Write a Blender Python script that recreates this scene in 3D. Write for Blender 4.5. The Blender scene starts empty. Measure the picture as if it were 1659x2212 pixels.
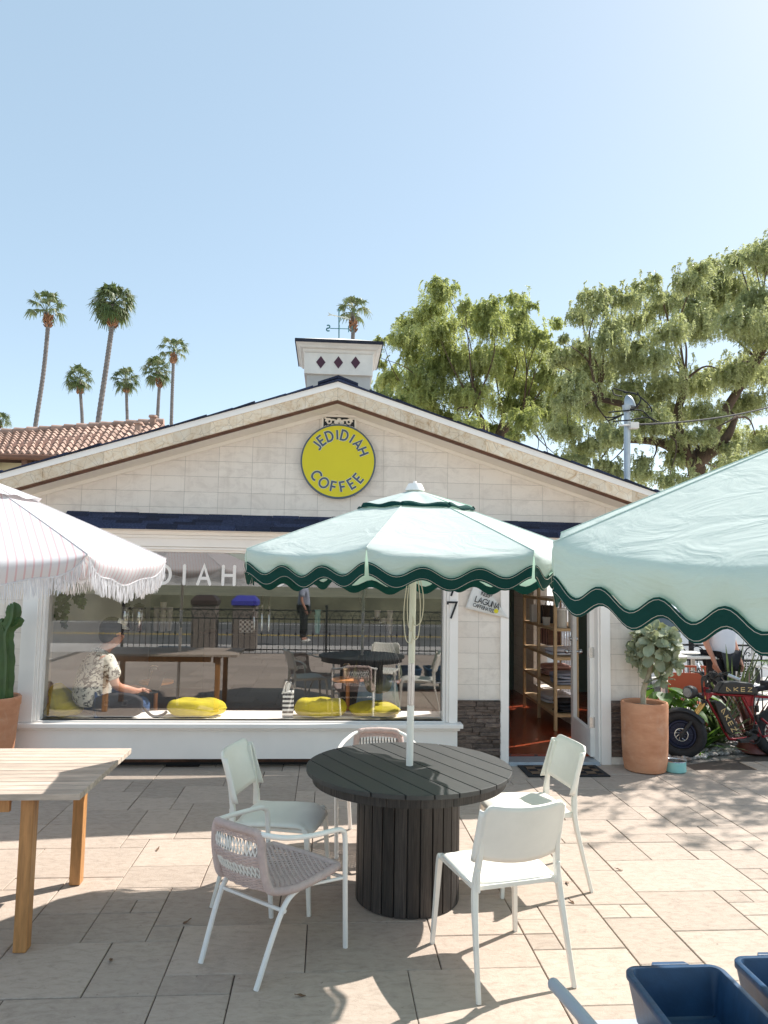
import bpy, math, random
import numpy as np
from mathutils import Vector, Matrix

random.seed(7)
rng = np.random.default_rng(7)
SC = bpy.context.scene
COL = SC.collection
PI = math.pi
rad = math.radians

# ------------------------------------------------------------------ camera
CAM_H = 1.8
F_PX, IW, IH = 1585.7, 1659.0, 2212.0
YAW, PITCH, ROLL = rad(4.293), rad(4.997), rad(0.963)
fwd = Vector((math.sin(YAW) * math.cos(PITCH), math.cos(YAW) * math.cos(PITCH), math.sin(PITCH)))
rgt = Vector((math.cos(YAW), -math.sin(YAW), 0))
upv = rgt.cross(fwd)
r2 = rgt * math.cos(ROLL) + upv * math.sin(ROLL)
u2 = -rgt * math.sin(ROLL) + upv * math.cos(ROLL)
CAMPOS = Vector((0, 0, CAM_H))
cam_d = bpy.data.cameras.new('camera')
cam = bpy.data.objects.new('camera', cam_d)
COL.objects.link(cam)
M = Matrix((r2, u2, -fwd)).transposed().to_4x4()
M.translation = CAMPOS
cam.matrix_world = M
cam_d.sensor_fit = 'HORIZONTAL'
cam_d.sensor_width = 36.0
cam_d.lens = 36.0 * F_PX / IW
cam_d.clip_start = 0.05
cam_d.clip_end = 2000
SC.camera = cam


def ray(x, y):
    return r2 * ((x - IW / 2) / F_PX) + u2 * (-(y - IH / 2) / F_PX) + fwd


def P(x, y, Y):
    d = ray(x, y)
    return CAMPOS + d * (Y / d.y)


def G(x, y, z=0.0):
    d = ray(x, y)
    return CAMPOS + d * ((z - CAM_H) / d.z)


# ------------------------------------------------------------------ mesh helper
class MB:
    def __init__(s):
        s.v, s.f, s.uv = [], [], None

    def add(s, vs, fs):
        n = len(s.v)
        s.v.extend([tuple(p) for p in vs])
        s.f.extend([tuple(i + n for i in f) for f in fs])

    def box(s, x0, x1, y0, y1, z0, z1):
        s.add([(x0, y0, z0), (x1, y0, z0), (x1, y1, z0), (x0, y1, z0), (x0, y0, z1), (x1, y0, z1), (x1, y1, z1), (x0, y1, z1)],
              [(3, 2, 1, 0), (4, 5, 6, 7), (0, 1, 5, 4), (1, 2, 6, 5), (2, 3, 7, 6), (3, 0, 4, 7)])

    def obox(s, c, size, m=None):
        hx, hy, hz = size[0] / 2, size[1] / 2, size[2] / 2
        vs = []
        for z in (-hz, hz):
            for x, y in ((-hx, -hy), (hx, -hy), (hx, hy), (-hx, hy)):
                p = Vector((x, y, z))
                if m is not None:
                    p = m @ p
                vs.append(p + Vector(c))
        s.add(vs, [(3, 2, 1, 0), (4, 5, 6, 7), (0, 1, 5, 4), (1, 2, 6, 5), (2, 3, 7, 6), (3, 0, 4, 7)])

    def bar(s, a, b, w, h, up=(0, 0, 1)):
        a, b = Vector(a), Vector(b)
        d = (b - a)
        L = d.length
        d.normalize()
        u = Vector(up)
        sx = d.cross(u)
        if sx.length < 1e-4:
            sx = d.cross(Vector((0, 1, 0)))
        sx.normalize()
        uu = sx.cross(d)
        s.obox((a + b) / 2, (L, w, h), Matrix((d, sx, uu)).transposed())

    def tube(s, pts, r, seg=8, closed=False, caps=True, phase=0.0):
        pts = [Vector(p) for p in pts]
        n = len(pts)
        rs = list(r) if isinstance(r, (list, tuple)) else [r] * n
        tang = []
        for i in range(n):
            if closed:
                t = pts[(i + 1) % n] - pts[i - 1]
            else:
                t = pts[min(i + 1, n - 1)] - pts[max(i - 1, 0)]
            if t.length < 1e-9:
                t = Vector((0, 0, 1))
            tang.append(t.normalized())
        ref = Vector((0, 0, 1)) if abs(tang[0].z) < 0.9 else Vector((0, 1, 0))
        nrm = (ref - tang[0] * ref.dot(tang[0])).normalized()
        vs, fs = [], []
        for i in range(n):
            nrm = nrm - tang[i] * nrm.dot(tang[i])
            if nrm.length < 1e-6:
                nrm = tang[i].orthogonal()
            nrm.normalize()
            b = tang[i].cross(nrm)
            for k in range(seg):
                a = 2 * PI * k / seg + phase
                vs.append(pts[i] + (nrm * math.cos(a) + b * math.sin(a)) * rs[i])
        m = n if closed else n - 1
        for i in range(m):
            j = (i + 1) % n
            for k in range(seg):
                k2 = (k + 1) % seg
                fs.append((i * seg + k, i * seg + k2, j * seg + k2, j * seg + k))
        if caps and not closed:
            fs.append(tuple(range(seg - 1, -1, -1)))
            fs.append(tuple((n - 1) * seg + k for k in range(seg)))
        s.add(vs, fs)

    def cyl(s, a, b, r, r1=None, seg=12):
        s.tube([a, b], [r, r if r1 is None else r1], seg)

    def lathe(s, prof, c=(0, 0, 0), seg=32, sx=1.0, sy=1.0, closed=False):
        cx, cy, cz = c
        n = len(prof)
        vs, fs = [], []
        for (r, z) in prof:
            for k in range(seg):
                a = 2 * PI * k / seg
                vs.append((cx + r * sx * math.cos(a), cy + r * sy * math.sin(a), cz + z))
        for i in range(n - 1):
            for k in range(seg):
                k2 = (k + 1) % seg
                fs.append((i * seg + k, i * seg + k2, (i + 1) * seg + k2, (i + 1) * seg + k))
        fs.append(tuple(range(seg - 1, -1, -1)))
        fs.append(tuple((n - 1) * seg + k for k in range(seg)))
        s.add(vs, fs)

    def sphere(s, c, r, su=16, sv=10, scale=(1, 1, 1), m=None):
        vs, fs = [], []
        for i in range(sv + 1):
            th = PI * i / sv
            for k in range(su):
                ph = 2 * PI * k / su
                p = Vector((r * scale[0] * math.sin(th) * math.cos(ph), r * scale[1] * math.sin(th) * math.sin(ph), r * scale[2] * math.cos(th)))
                if m is not None:
                    p = m @ p
                vs.append(p + Vector(c))
        for i in range(sv):
            for k in range(su):
                k2 = (k + 1) % su
                fs.append((i * su + k, (i + 1) * su + k, (i + 1) * su + k2, i * su + k2))
        s.add(vs, fs)

    def grid(s, fn, nu, nv, flip=False):
        vs = [fn(i / nu, j / nv) for j in range(nv + 1) for i in range(nu + 1)]
        fs = []
        w = nu + 1
        for j in range(nv):
            for i in range(nu):
                q = (j * w + i, j * w + i + 1, (j + 1) * w + i + 1, (j + 1) * w + i)
                fs.append(q[::-1] if flip else q)
        s.add(vs, fs)

    def prism(s, poly, org, ex, ey, ez, d):
        """poly: 2-D outline in the (ex, ey) plane from org, extruded d along ez"""
        org, ex, ey, ez = Vector(org), Vector(ex), Vector(ey), Vector(ez)
        n = len(poly)
        vs = [org + ex * a + ey * b for a, b in poly] + [org + ex * a + ey * b + ez * d for a, b in poly]
        fs = [tuple(range(n)), tuple(range(2 * n - 1, n - 1, -1))]
        for i in range(n):
            j = (i + 1) % n
            fs.append((j, i, n + i, n + j))
        s.add(vs, fs)

    def ribbon(s, pts, width, org, ex, ey, ez, th, closed=False, roundcap=False):
        """flat stroke of given width following 2-D pts, extruded th along ez"""
        org, ex, ey, ez = Vector(org), Vector(ex), Vector(ey), Vector(ez)
        pts = [Vector((p[0], p[1])) for p in pts]
        n = len(pts)
        L, Rr = [], []
        for i in range(n):
            if closed:
                a, b, c = pts[i - 1], pts[i], pts[(i + 1) % n]
            else:
                a, b, c = pts[max(i - 1, 0)], pts[i], pts[min(i + 1, n - 1)]
            d1 = (b - a) if (b - a).length > 1e-9 else (c - b)
            d2 = (c - b) if (c - b).length > 1e-9 else (b - a)
            d1, d2 = d1.normalized(), d2.normalized()
            n1, n2 = Vector((-d1.y, d1.x)), Vector((-d2.y, d2.x))
            m = n1 + n2
            if m.length < 1e-6:
                m = n1
            m.normalize()
            k = 1.0 / max(0.5, m.dot(n1))
            L.append(b + m * (width / 2 * k))
            Rr.append(b - m * (width / 2 * k))
        w = lambda p, o: org + ex * p.x + ey * p.y + ez * o
        vs = []
        for i in range(n):
            vs += [w(L[i], 0), w(Rr[i], 0), w(L[i], th), w(Rr[i], th)]
        fs = []
        m = n if closed else n - 1
        for i in range(m):
            a, b = 4 * i, 4 * ((i + 1) % n)
            fs += [(a + 2, b + 2, b + 3, a + 3), (a, a + 1, b + 1, b), (a, b, b + 2, a + 2), (a + 1, a + 3, b + 3, b + 1)]
        if not closed:
            e = 4 * (n - 1)
            fs += [(0, 2, 3, 1), (e, e + 1, e + 3, e + 2)]
        s.add(vs, fs)
        if roundcap and not closed:
            for p in (pts[0], pts[-1]):
                poly = [(p.x + width / 2 * math.cos(2 * PI * k / 14), p.y + width / 2 * math.sin(2 * PI * k / 14)) for k in range(14)]
                s.prism(poly, org + ez * 0.0004, ex, ey, ez, th)


def smooth_pts(pts, n=6, closed=False):
    """Catmull-Rom resample"""
    pts = [Vector(p) for p in pts]
    out = []
    N = len(pts)
    m = N if closed else N - 1
    for i in range(m):
        p1, p2 = pts[i], pts[(i + 1) % N]
        p0 = pts[i - 1] if (closed or i > 0) else p1 * 2 - p2
        p3 = pts[(i + 2) % N] if (closed or i + 2 < N) else p2 * 2 - p1
        for k in range(n):
            t = k / n
            out.append(0.5 * ((2 * p1) + (p2 - p0) * t + (2 * p0 - 5 * p1 + 4 * p2 - p3) * t * t + (3 * p1 - p0 - 3 * p2 + p3) * t ** 3))
    if not closed:
        out.append(pts[-1])
    return out


def obj(name, mb, mat, parent=None, smooth=None, bevel=0.0, sub=0, solid=0.0, local=False, seg=2, recalc=True):
    me = bpy.data.meshes.new(name)
    me.from_pydata([tuple(p) for p in mb.v], [], mb.f)
    if recalc and len(mb.f) < 60000:
        import bmesh
        b = bmesh.new()
        b.from_mesh(me)
        bmesh.ops.recalc_face_normals(b, faces=b.faces)
        b.to_mesh(me)
        b.free()
    if mb.uv is not None:
        l = me.uv_layers.new(name='UVMap')
        for poly in me.polygons:
            for li in poly.loop_indices:
                l.data[li].uv = mb.uv[me.loops[li].vertex_index]
    if smooth is not None:
        me.polygons.foreach_set('use_smooth', [True] * len(me.polygons))
        me.set_sharp_from_angle(angle=rad(smooth))
    o = bpy.data.objects.new(name, me)
    COL.objects.link(o)
    if mat is not None:
        me.materials.append(mat)
    if parent is not None:
        o.parent = parent
        if not local:
            o.matrix_parent_inverse = parent_inv(parent)
    if solid:
        md = o.modifiers.new('thickness', 'SOLIDIFY')
        md.thickness = solid
        md.offset = 0
    if sub:
        md = o.modifiers.new('round', 'SUBSURF')
        md.levels = md.render_levels = sub
    if bevel:
        md = o.modifiers.new('edge', 'BEVEL')
        md.width = bevel
        md.segments = seg
        md.limit_method = 'ANGLE'
        md.angle_limit = rad(40)
    return o


def parent_inv(p):
    m = Matrix.Identity(4)
    q = p
    chain = []
    while q is not None:
        chain.append(q)
        q = q.parent
    for q in reversed(chain):
        m = m @ q.matrix_parent_inverse @ Matrix.LocRotScale(q.location, q.rotation_euler, q.scale)
    return m.inverted()


def tag(o, label, cat, group=None, kind=None):
    if label:
        o['label'] = label
    if cat:
        o['category'] = cat
    if group:
        o['group'] = group
    if kind:
        o['kind'] = kind
    return o


def thing(name, label, cat, loc=(0, 0, 0), rz=0.0, group=None):
    o = bpy.data.objects.new(name, None)
    o.empty_display_size = 0.2
    COL.objects.link(o)
    o.location = loc
    o.rotation_euler = (0, 0, rz)
    return tag(o, label, cat, group)


def dup(root, loc, rz, label, group=None):
    def cp(o, par):
        c = o.copy()
        COL.objects.link(c)
        if par is not None:
            c.parent = par
        for ch in list(o.children):
            cp(ch, c)
        return c
    r = cp(root, None)
    r.location = loc
    r.rotation_euler = (0, 0, rz)
    r['label'] = label
    if group:
        r['group'] = group
    return r


# ------------------------------------------------------------------ materials
def srgb(r, g, b):
    f = lambda c: (c / 255 / 12.92) if c / 255 <= 0.04045 else ((c / 255 + 0.055) / 1.055) ** 2.4
    return (f(r), f(g), f(b))


class NT:
    def __init__(s, name):
        s.m = bpy.data.materials.new(name)
        s.m.use_nodes = True
        s.t = s.m.node_tree
        s.t.nodes.clear()
        s.out = s.n('ShaderNodeOutputMaterial')

    def n(s, typ, **kw):
        nd = s.t.nodes.new(typ)
        for k, v in kw.items():
            setattr(nd, k, v)
        return nd

    def l(s, a, b):
        s.t.links.new(a, b)

    def coords(s, scale=(1, 1, 1), rot=(0, 0, 0), out='Object'):
        tc = s.n('ShaderNodeTexCoord')
        mp = s.n('ShaderNodeMapping')
        mp.inputs['Scale'].default_value = scale
        mp.inputs['Rotation'].default_value = rot
        s.l(tc.outputs[out], mp.inputs['Vector'])
        return mp.outputs['Vector']

    def noise(s, vec, scale=5, detail=5, rough=0.6, dist=0.0):
        nd = s.n('ShaderNodeTexNoise')
        nd.inputs['Scale'].default_value = scale
        nd.inputs['Detail'].default_value = detail
        nd.inputs['Roughness'].default_value = rough
        nd.inputs['Distortion'].default_value = dist
        if vec is not None:
            s.l(vec, nd.inputs['Vector'])
        return nd.outputs['Fac']

    def ramp(s, fac, stops):
        r = s.n('ShaderNodeValToRGB')
        e = r.color_ramp.elements
        while len(e) < len(stops):
            e.new(0.5)
        for i, (p, c) in enumerate(stops):
            e[i].position = p
            e[i].color = (*c, 1) if len(c) == 3 else c
        s.l(fac, r.inputs['Fac'])
        return r.outputs['Color']

    def mix(s, a, b, fac, mode='MIX'):
        m = s.n('ShaderNodeMix', data_type='RGBA', blend_type=mode)
        for sock, v in ((m.inputs[6], a), (m.inputs[7], b)):
            if isinstance(v, tuple):
                sock.default_value = (*v, 1)
            else:
                s.l(v, sock)
        if isinstance(fac, (int, float)):
            m.inputs[0].default_value = fac
        else:
            s.l(fac, m.inputs[0])
        return m.outputs[2]

    def math(s, op, a, b=None, clamp=False):
        m = s.n('ShaderNodeMath', operation=op, use_clamp=clamp)
        for sock, v in ((m.inputs[0], a), (m.inputs[1], b)):
            if v is None:
                continue
            if isinstance(v, (int, float)):
                sock.default_value = v
            else:
                s.l(v, sock)
        return m.outputs[0]

    def island(s, col, amt):
        g = s.n('ShaderNodeNewGeometry')
        mr = s.n('ShaderNodeMapRange')
        mr.inputs['To Min'].default_value = 1 - amt
        mr.inputs['To Max'].default_value = 1 + amt
        s.l(g.outputs['Random Per Island'], mr.inputs['Value'])
        h = s.n('ShaderNodeHueSaturation')
        s.l(mr.outputs[0], h.inputs['Value'])
        if isinstance(col, tuple):
            h.inputs['Color'].default_value = (*col, 1)
        else:
            s.l(col, h.inputs['Color'])
        return h.outputs['Color']

    def bump(s, hgt, strength=0.3, dist=0.01):
        b = s.n('ShaderNodeBump')
        b.inputs['Strength'].default_value = strength
        b.inputs['Distance'].default_value = dist
        s.l(hgt, b.inputs['Height'])
        return b.outputs['Normal']

    def bsdf(s, col, rough=0.6, metal=0.0, normal=None, spec=0.5, transl=0.0, tcol=None):
        p = s.n('ShaderNodeBsdfPrincipled')
        if isinstance(col, tuple):
            p.inputs['Base Color'].default_value = (*col, 1)
        else:
            s.l(col, p.inputs['Base Color'])
        if isinstance(rough, (int, float)):
            p.inputs['Roughness'].default_value = rough
        else:
            s.l(rough, p.inputs['Roughness'])
        p.inputs['Metallic'].default_value = metal
        p.inputs['Specular IOR Level'].default_value = spec
        if normal is not None:
            s.l(normal, p.inputs['Normal'])
        last = p.outputs[0]
        if transl:
            t = s.n('ShaderNodeBsdfTranslucent')
            c = tcol if tcol is not None else col
            if isinstance(c, tuple):
                t.inputs['Color'].default_value = (*c, 1)
            else:
                s.l(c, t.inputs['Color'])
            mx = s.n('ShaderNodeMixShader')
            mx.inputs[0].default_value = transl
            s.l(last, mx.inputs[1])
            s.l(t.outputs[0], mx.inputs[2])
            last = mx.outputs[0]
        s.l(last, s.out.inputs['Surface'])
        return s.m


def mul(c, k):
    return tuple(min(1.0, x * k) for x in c)


def mat(name, col, rough=0.6, metal=0.0, var=0.12, vs=6.0, bump=0.0, bs=60.0, stretch=(1, 1, 1), isl=0.0, spec=0.5, transl=0.0, tcol=None, col2=None, detail=5):
    t = NT(name)
    v = t.coords(stretch)
    f = t.noise(v, vs, detail)
    c = t.ramp(f, [(0.25, mul(col, 1 - var)), (0.75, col2 if col2 else mul(col, 1 + var))])
    if isl:
        c = t.island(c, isl)
    nrm = None
    if bump:
        nrm = t.bump(t.noise(v, bs, 4), bump, 0.004)
    return t.bsdf(c, rough, metal, nrm, spec, transl, tcol)


MT = {}
MT['white_paint'] = mat('white_paint', (0.95, 0.895, 0.84), 0.45, var=0.05, vs=2.5, bump=0.08, bs=30)
MT['cream_paint'] = mat('cream_paint', (0.86, 0.79, 0.70), 0.6, var=0.06, vs=3, bump=0.1, bs=40)
MT['white_plastic'] = mat('white_plastic', (0.87, 0.83, 0.755), 0.42, var=0.05, vs=9, detail=8)
MT['white_metal'] = mat('white_metal', (0.86, 0.83, 0.79), 0.35, var=0.04, vs=14)
MT['steel'] = mat('steel', (0.55, 0.55, 0.55), 0.25, 1.0, var=0.1, vs=20)
MT['galvanised'] = mat('galvanised', (0.48, 0.52, 0.56), 0.45, 0.7, var=0.12, vs=12)
MT['black'] = mat('black', (0.012, 0.012, 0.014), 0.5, var=0.3, vs=20)
MT['black_iron'] = mat('black_iron', (0.018, 0.018, 0.02), 0.8, var=0.3, vs=20)
MT['rubber'] = mat('rubber', (0.018, 0.018, 0.02), 0.8, var=0.3, vs=30, bump=0.3, bs=80)
MT['slate_blue'] = mat('slate_blue', (0.075, 0.105, 0.15), 0.5, var=0.06)
MT['sign_yellow'] = mat('sign_yellow', (0.70, 0.60, 0.012), 0.5, var=0.03, vs=3)
MT['cushion'] = mat('cushion', (0.52, 0.43, 0.012), 0.9, var=0.18, vs=9, bump=0.3, bs=50)
def _terracotta():
    t = NT('terracotta')
    f = t.noise(t.coords((1, 1, 2.4)), 4, 6, 0.65)
    c = t.ramp(f, [(0.3, (0.54, 0.235, 0.125)), (0.7, (0.70, 0.36, 0.215))])
    k = t.math('MULTIPLY', t.math('SUBTRACT', t.noise(t.coords((1, 1, 0.8)), 7, 8, 0.75, 0.8), 0.53, True), 3.2, True)
    c = t.mix(c, (0.74, 0.56, 0.45), t.math('MULTIPLY', k, 0.5))
    return t.bsdf(c, 0.85, 0, t.bump(t.noise(t.coords((1, 1, 4)), 16, 5, 0.7), 0.35, 0.006), 0.3)


MT['terracotta'] = _terracotta()
MT['soil'] = mat('soil', (0.09, 0.06, 0.04), 0.95, var=0.4, vs=30, bump=0.8, bs=60)
MT['teak'] = mat('teak', (0.50, 0.24, 0.085), 0.5, var=0.35, vs=5, bump=0.12, bs=20, stretch=(8, 8, 1.0), isl=0.1)
MT['teak_top'] = mat('teak_top', (0.50, 0.41, 0.335), 0.65, var=0.32, vs=5, bump=0.2, bs=20, stretch=(1.2, 14, 9), isl=0.16)
MT['shelf_wood'] = mat('shelf_wood', (0.52, 0.36, 0.20), 0.55, var=0.15, vs=6, stretch=(6, 6, 1))
MT['orange_wood'] = mat('orange_wood', (0.55, 0.22, 0.06), 0.5, var=0.2, vs=6)
MT['dark_wood_strip'] = mat('dark_wood_strip', (0.16, 0.075, 0.045), 0.7, var=0.4, vs=5, stretch=(1, 1, 8))
MT['mint_cup'] = mat('mint_cup', (0.30, 0.62, 0.58), 0.4, var=0.05)
MT['bus_blue'] = mat('bus_blue', (0.018, 0.060, 0.135), 0.42, var=0.35, vs=7, bump=0.12, bs=90, detail=9, stretch=(1, 4, 1))
MT['grey_plastic'] = mat('grey_plastic', (0.40, 0.43, 0.48), 0.5, var=0.06)
MT['bike_red'] = mat('bike_red', (0.24, 0.010, 0.016), 0.3, 0.3, var=0.1)
MT['gold'] = mat('gold', (0.60, 0.36, 0.12), 0.3, 0.8, var=0.1)
MT['gold_print'] = mat('gold_print', (0.72, 0.50, 0.22), 0.5, var=0.05)
MT['orange_red'] = mat('orange_red', (0.44, 0.085, 0.035), 0.55, var=0.08)
MT['skin'] = mat('skin', (0.50, 0.24, 0.16), 0.55, var=0.08, vs=12)
MT['hair'] = mat('hair', (0.012, 0.010, 0.012), 0.45, var=0.5, vs=30, stretch=(6, 6, 0.6), bump=0.5, bs=40)
MT['denim'] = mat('denim', (0.045, 0.09, 0.20), 0.85, var=0.25, vs=20)
MT['dark_cloth'] = mat('dark_cloth', (0.016, 0.016, 0.022), 0.85, var=0.3, vs=14)
MT['white_cloth'] = mat('white_cloth', (0.74, 0.74, 0.80), 0.9, var=0.05, vs=5)
MT['grey_cloth'] = mat('grey_cloth', (0.34, 0.36, 0.44), 0.9, var=0.15, vs=8, bump=0.3, bs=30)
MT['pink_cloth'] = mat('pink_cloth', (0.55, 0.32, 0.28), 0.9, var=0.15, vs=8, bump=0.3, bs=30)
MT['paper'] = mat('paper', (0.78, 0.77, 0.74), 0.8, var=0.04)
MT['cactus'] = mat('cactus', (0.05, 0.10, 0.025), 0.55, var=0.35, vs=7, bump=0.2, bs=30)
MT['rope_taupe'] = mat('rope_taupe', (0.60, 0.47, 0.43), 0.7, var=0.12, vs=30)
MT['bark'] = mat('bark', (0.10, 0.065, 0.045), 0.95, var=0.45, vs=5, bump=1.0, bs=12, stretch=(3, 3, 1))
MT['palm_bark'] = mat('palm_bark', (0.17, 0.15, 0.14), 0.95, var=0.3, vs=3, bump=0.8, bs=6, stretch=(1, 1, 3))
MT['palm_skirt'] = mat('palm_skirt', (0.26, 0.13, 0.07), 0.95, var=0.4, vs=4, isl=0.4)
MT['green_wall'] = mat('green_wall', (0.10, 0.14, 0.12), 0.8, var=0.05)
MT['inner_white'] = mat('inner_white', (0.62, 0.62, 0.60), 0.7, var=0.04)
MT['inner_dark'] = mat('inner_dark', (0.035, 0.033, 0.033), 0.6, var=0.15)
MT['brick_strip'] = mat('brick_strip', (0.10, 0.045, 0.028), 0.8, var=0.5, vs=6, isl=0.4)
MT['drink'] = mat('drink', (0.52, 0.36, 0.20), 0.3, var=0.1)
MT['pole_cream'] = mat('pole_cream', (0.74, 0.70, 0.60), 0.4, var=0.04)
MT['cord'] = mat('cord', (0.62, 0.56, 0.44), 0.8, var=0.1)
MT['chrome_mirror'] = mat('chrome_mirror', (0.6, 0.6, 0.6), 0.12, 1.0, var=0.05)
MT['car_white'] = mat('car_white', (0.75, 0.75, 0.76), 0.25, var=0.02)
MT['car_glass'] = mat('car_glass', (0.10, 0.14, 0.18), 0.08, var=0.1)
MT['vane_green'] = mat('vane_green', (0.05, 0.16, 0.17), 0.6, var=0.3, vs=20)
MT['vane_pale'] = mat('vane_pale', (0.62, 0.62, 0.52), 0.6, var=0.1)
MT['maroon'] = mat('maroon', (0.07, 0.012, 0.03), 0.4, var=0.15)
MT['stone_white'] = mat('stone_white', (0.56, 0.54, 0.50), 0.8, var=0.14, vs=8, bump=0.4, bs=20)
MT['old_white'] = mat('old_white', (0.86, 0.80, 0.72), 0.7, var=0.12, vs=4, bump=0.2, bs=15)
MT['dry_leaf'] = mat('dry_leaf', (0.16, 0.09, 0.05), 0.8, var=0.3, vs=30)
MT['road_white'] = mat('road_white', (0.70, 0.70, 0.68), 0.7, var=0.1)
MT['road_yellow'] = mat('road_yellow', (0.62, 0.42, 0.05), 0.7, var=0.1)
MT['stucco_yellow'] = mat('stucco_yellow', (0.62, 0.55, 0.34), 0.9, var=0.05, bump=0.2, bs=60)


def make_special():
    # patio slabs
    t = NT('patio_stone')
    v = t.coords((1, 1, 1))
    big = t.noise(v, 1.6, 4, 0.6)
    fine = t.noise(t.coords((1, 2.2, 1)), 14, 8, 0.72, 0.6)
    c = t.ramp(fine, [(0.28, (0.30, 0.235, 0.185)), (0.50, (0.455, 0.365, 0.295)), (0.75, (0.54, 0.45, 0.375))])
    c = t.mix(c, (0.44, 0.36, 0.30), t.math('MULTIPLY', big, 0.6))
    st_ = t.math('MULTIPLY', t.math('SUBTRACT', t.noise(v, 2.7, 7, 0.72, 1.2), 0.56, True), 4.0, True)
    c = t.mix(c, (0.25, 0.20, 0.165), t.math('MULTIPLY', st_, 0.45))
    sp_ = t.math('GREATER_THAN', t.noise(v, 38, 2, 0.5), 0.735)
    c = t.mix(c, (0.16, 0.12, 0.10), t.math('MULTIPLY', sp_, 0.55))
    c = t.island(c, 0.11)
    h = t.math('ADD', t.math('MULTIPLY', fine, 1.0), t.math('MULTIPLY', t.noise(v, 60, 6, 0.7), 0.5))
    MT['patio_stone'] = t.bsdf(c, 0.75, 0, t.bump(h, 0.55, 0.008), 0.35)
    # tile cladding of the gable
    t = NT('travertine_blocks')
    tc = t.n('ShaderNodeTexCoord')
    sep = t.n('ShaderNodeSeparateXYZ')
    t.l(tc.outputs['Object'], sep.inputs[0])
    cmb = t.n('ShaderNodeCombineXYZ')
    t.l(t.math('ADD', sep.outputs['X'], t.math('MULTIPLY', sep.outputs['Y'], 1.0)), cmb.inputs['X'])
    wob = t.math('MULTIPLY', t.math('SUBTRACT', t.noise(tc.outputs['Object'], 11, 4, 0.7), 0.5), 0.010)
    t.l(t.math('ADD', sep.outputs['Z'], wob), cmb.inputs['Y'])
    br = t.n('ShaderNodeTexBrick')
    br.offset = 0.0
    br.offset_frequency = 2
    br.squash = 1.0
    br.inputs['Scale'].default_value = 1.0
    br.inputs['Brick Width'].default_value = 0.322
    br.inputs['Row Height'].default_value = 0.152
    br.inputs['Mortar Size'].default_value = 0.0016
    br.inputs['Mortar Smooth'].default_value = 0.3
    br.inputs['Bias'].default_value = -0.2
    br.inputs['Color1'].default_value = (0.86, 0.775, 0.69, 1)
    br.inputs['Color2'].default_value = (0.79, 0.705, 0.625, 1)
    br.inputs['Mortar'].default_value = (0.42, 0.37, 0.32, 1)
    t.l(cmb.outputs[0], br.inputs['Vector'])
    n1 = t.noise(t.coords((1, 1, 1.6)), 5.5, 8, 0.7, 0.8)
    c = t.mix(br.outputs['Color'], (0.60, 0.52, 0.455), t.math('MULTIPLY', t.math('SUBTRACT', n1, 0.48, True), 2.4, True))
    n2 = t.noise(t.coords(), 45, 6, 0.75)
    pit = t.math('MULTIPLY', t.math('SUBTRACT', n2, 0.60, True), 4.0, True)
    c = t.mix(c, (0.40, 0.33, 0.27), t.math('MULTIPLY', pit, 0.6))
    dr = t.math('MULTIPLY', t.math('SUBTRACT', t.noise(t.coords((9, 9, 0.7)), 1.6, 6, 0.7), 0.52, True), 3.0, True)
    c = t.mix(c, (0.50, 0.42, 0.35), t.math('MULTIPLY', dr, 0.35))
    h = t.math('SUBTRACT', t.math('MULTIPLY', br.outputs['Fac'], -1.0), t.math('MULTIPLY', pit, 0.7))
    MT['travertine'] = t.bsdf(c, 0.75, 0, t.bump(h, 0.5, 0.006), 0.3)
    # tile band under the roof edge
    t = NT('fascia_stone')
    n1 = t.noise(t.coords((1, 1, 1)), 7, 8, 0.72, 1.6)
    c = t.ramp(n1, [(0.30, (0.52, 0.34, 0.19)), (0.45, (0.74, 0.60, 0.44)), (0.68, (0.82, 0.73, 0.61))])
    vn = t.n('ShaderNodeTexVoronoi', feature='DISTANCE_TO_EDGE')
    vn.inputs['Scale'].default_value = 11
    t.l(t.coords((1, 1, 1)), vn.inputs['Vector'])
    crack = t.math('LESS_THAN', vn.outputs['Distance'], 0.018)
    c = t.mix(c, (0.36, 0.27, 0.19), t.math('MULTIPLY', crack, 0.45))
    c = t.island(c, 0.12)
    MT['fascia_stone'] = t.bsdf(c, 0.75, 0, t.bump(n1, 0.3, 0.006), 0.3)
    # ledger stone
    t = NT('ledger_stone')
    n1 = t.noise(t.coords((2, 2, 6)), 9, 7, 0.7, 0.6)
    c = t.ramp(n1, [(0.3, (0.05, 0.042, 0.04)), (0.5, (0.13, 0.095, 0.078)), (0.72, (0.24, 0.185, 0.15))])
    c = t.island(c, 0.45)
    MT['ledger'] = t.bsdf(c, 0.8, 0, t.bump(n1, 0.8, 0.01), 0.4)
    # charred wood
    t = NT('charred_wood')
    n1 = t.noise(t.coords((1.0, 16, 16)), 5, 6, 0.65, 0.5)
    c = t.ramp(n1, [(0.3, (0.005, 0.0055, 0.0055)), (0.72, (0.024, 0.024, 0.023))])
    c = t.island(c, 0.25)
    MT['charred_top'] = t.bsdf(c, t.math('ADD', t.math('MULTIPLY', n1, 0.2), 0.54), 0, t.bump(n1, 0.2, 0.004), 1.0)
    t = NT('charred_slats')
    n1 = t.noise(t.coords((26, 26, 1.0)), 5, 6, 0.65, 0.4)
    c = t.ramp(n1, [(0.3, (0.012, 0.011, 0.011)), (0.72, (0.075, 0.062, 0.054))])
    c = t.island(c, 0.35)
    MT['charred_side'] = t.bsdf(c, 0.55, 0, t.bump(n1, 0.4, 0.004), 0.4)
    # asphalt shingles
    t = NT('shingle')
    n1 = t.noise(t.coords(), 60, 4, 0.7)
    c = t.ramp(n1, [(0.3, (0.010, 0.014, 0.035)), (0.7, (0.035, 0.048, 0.095))])
    c = t.island(c, 0.5)
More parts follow.
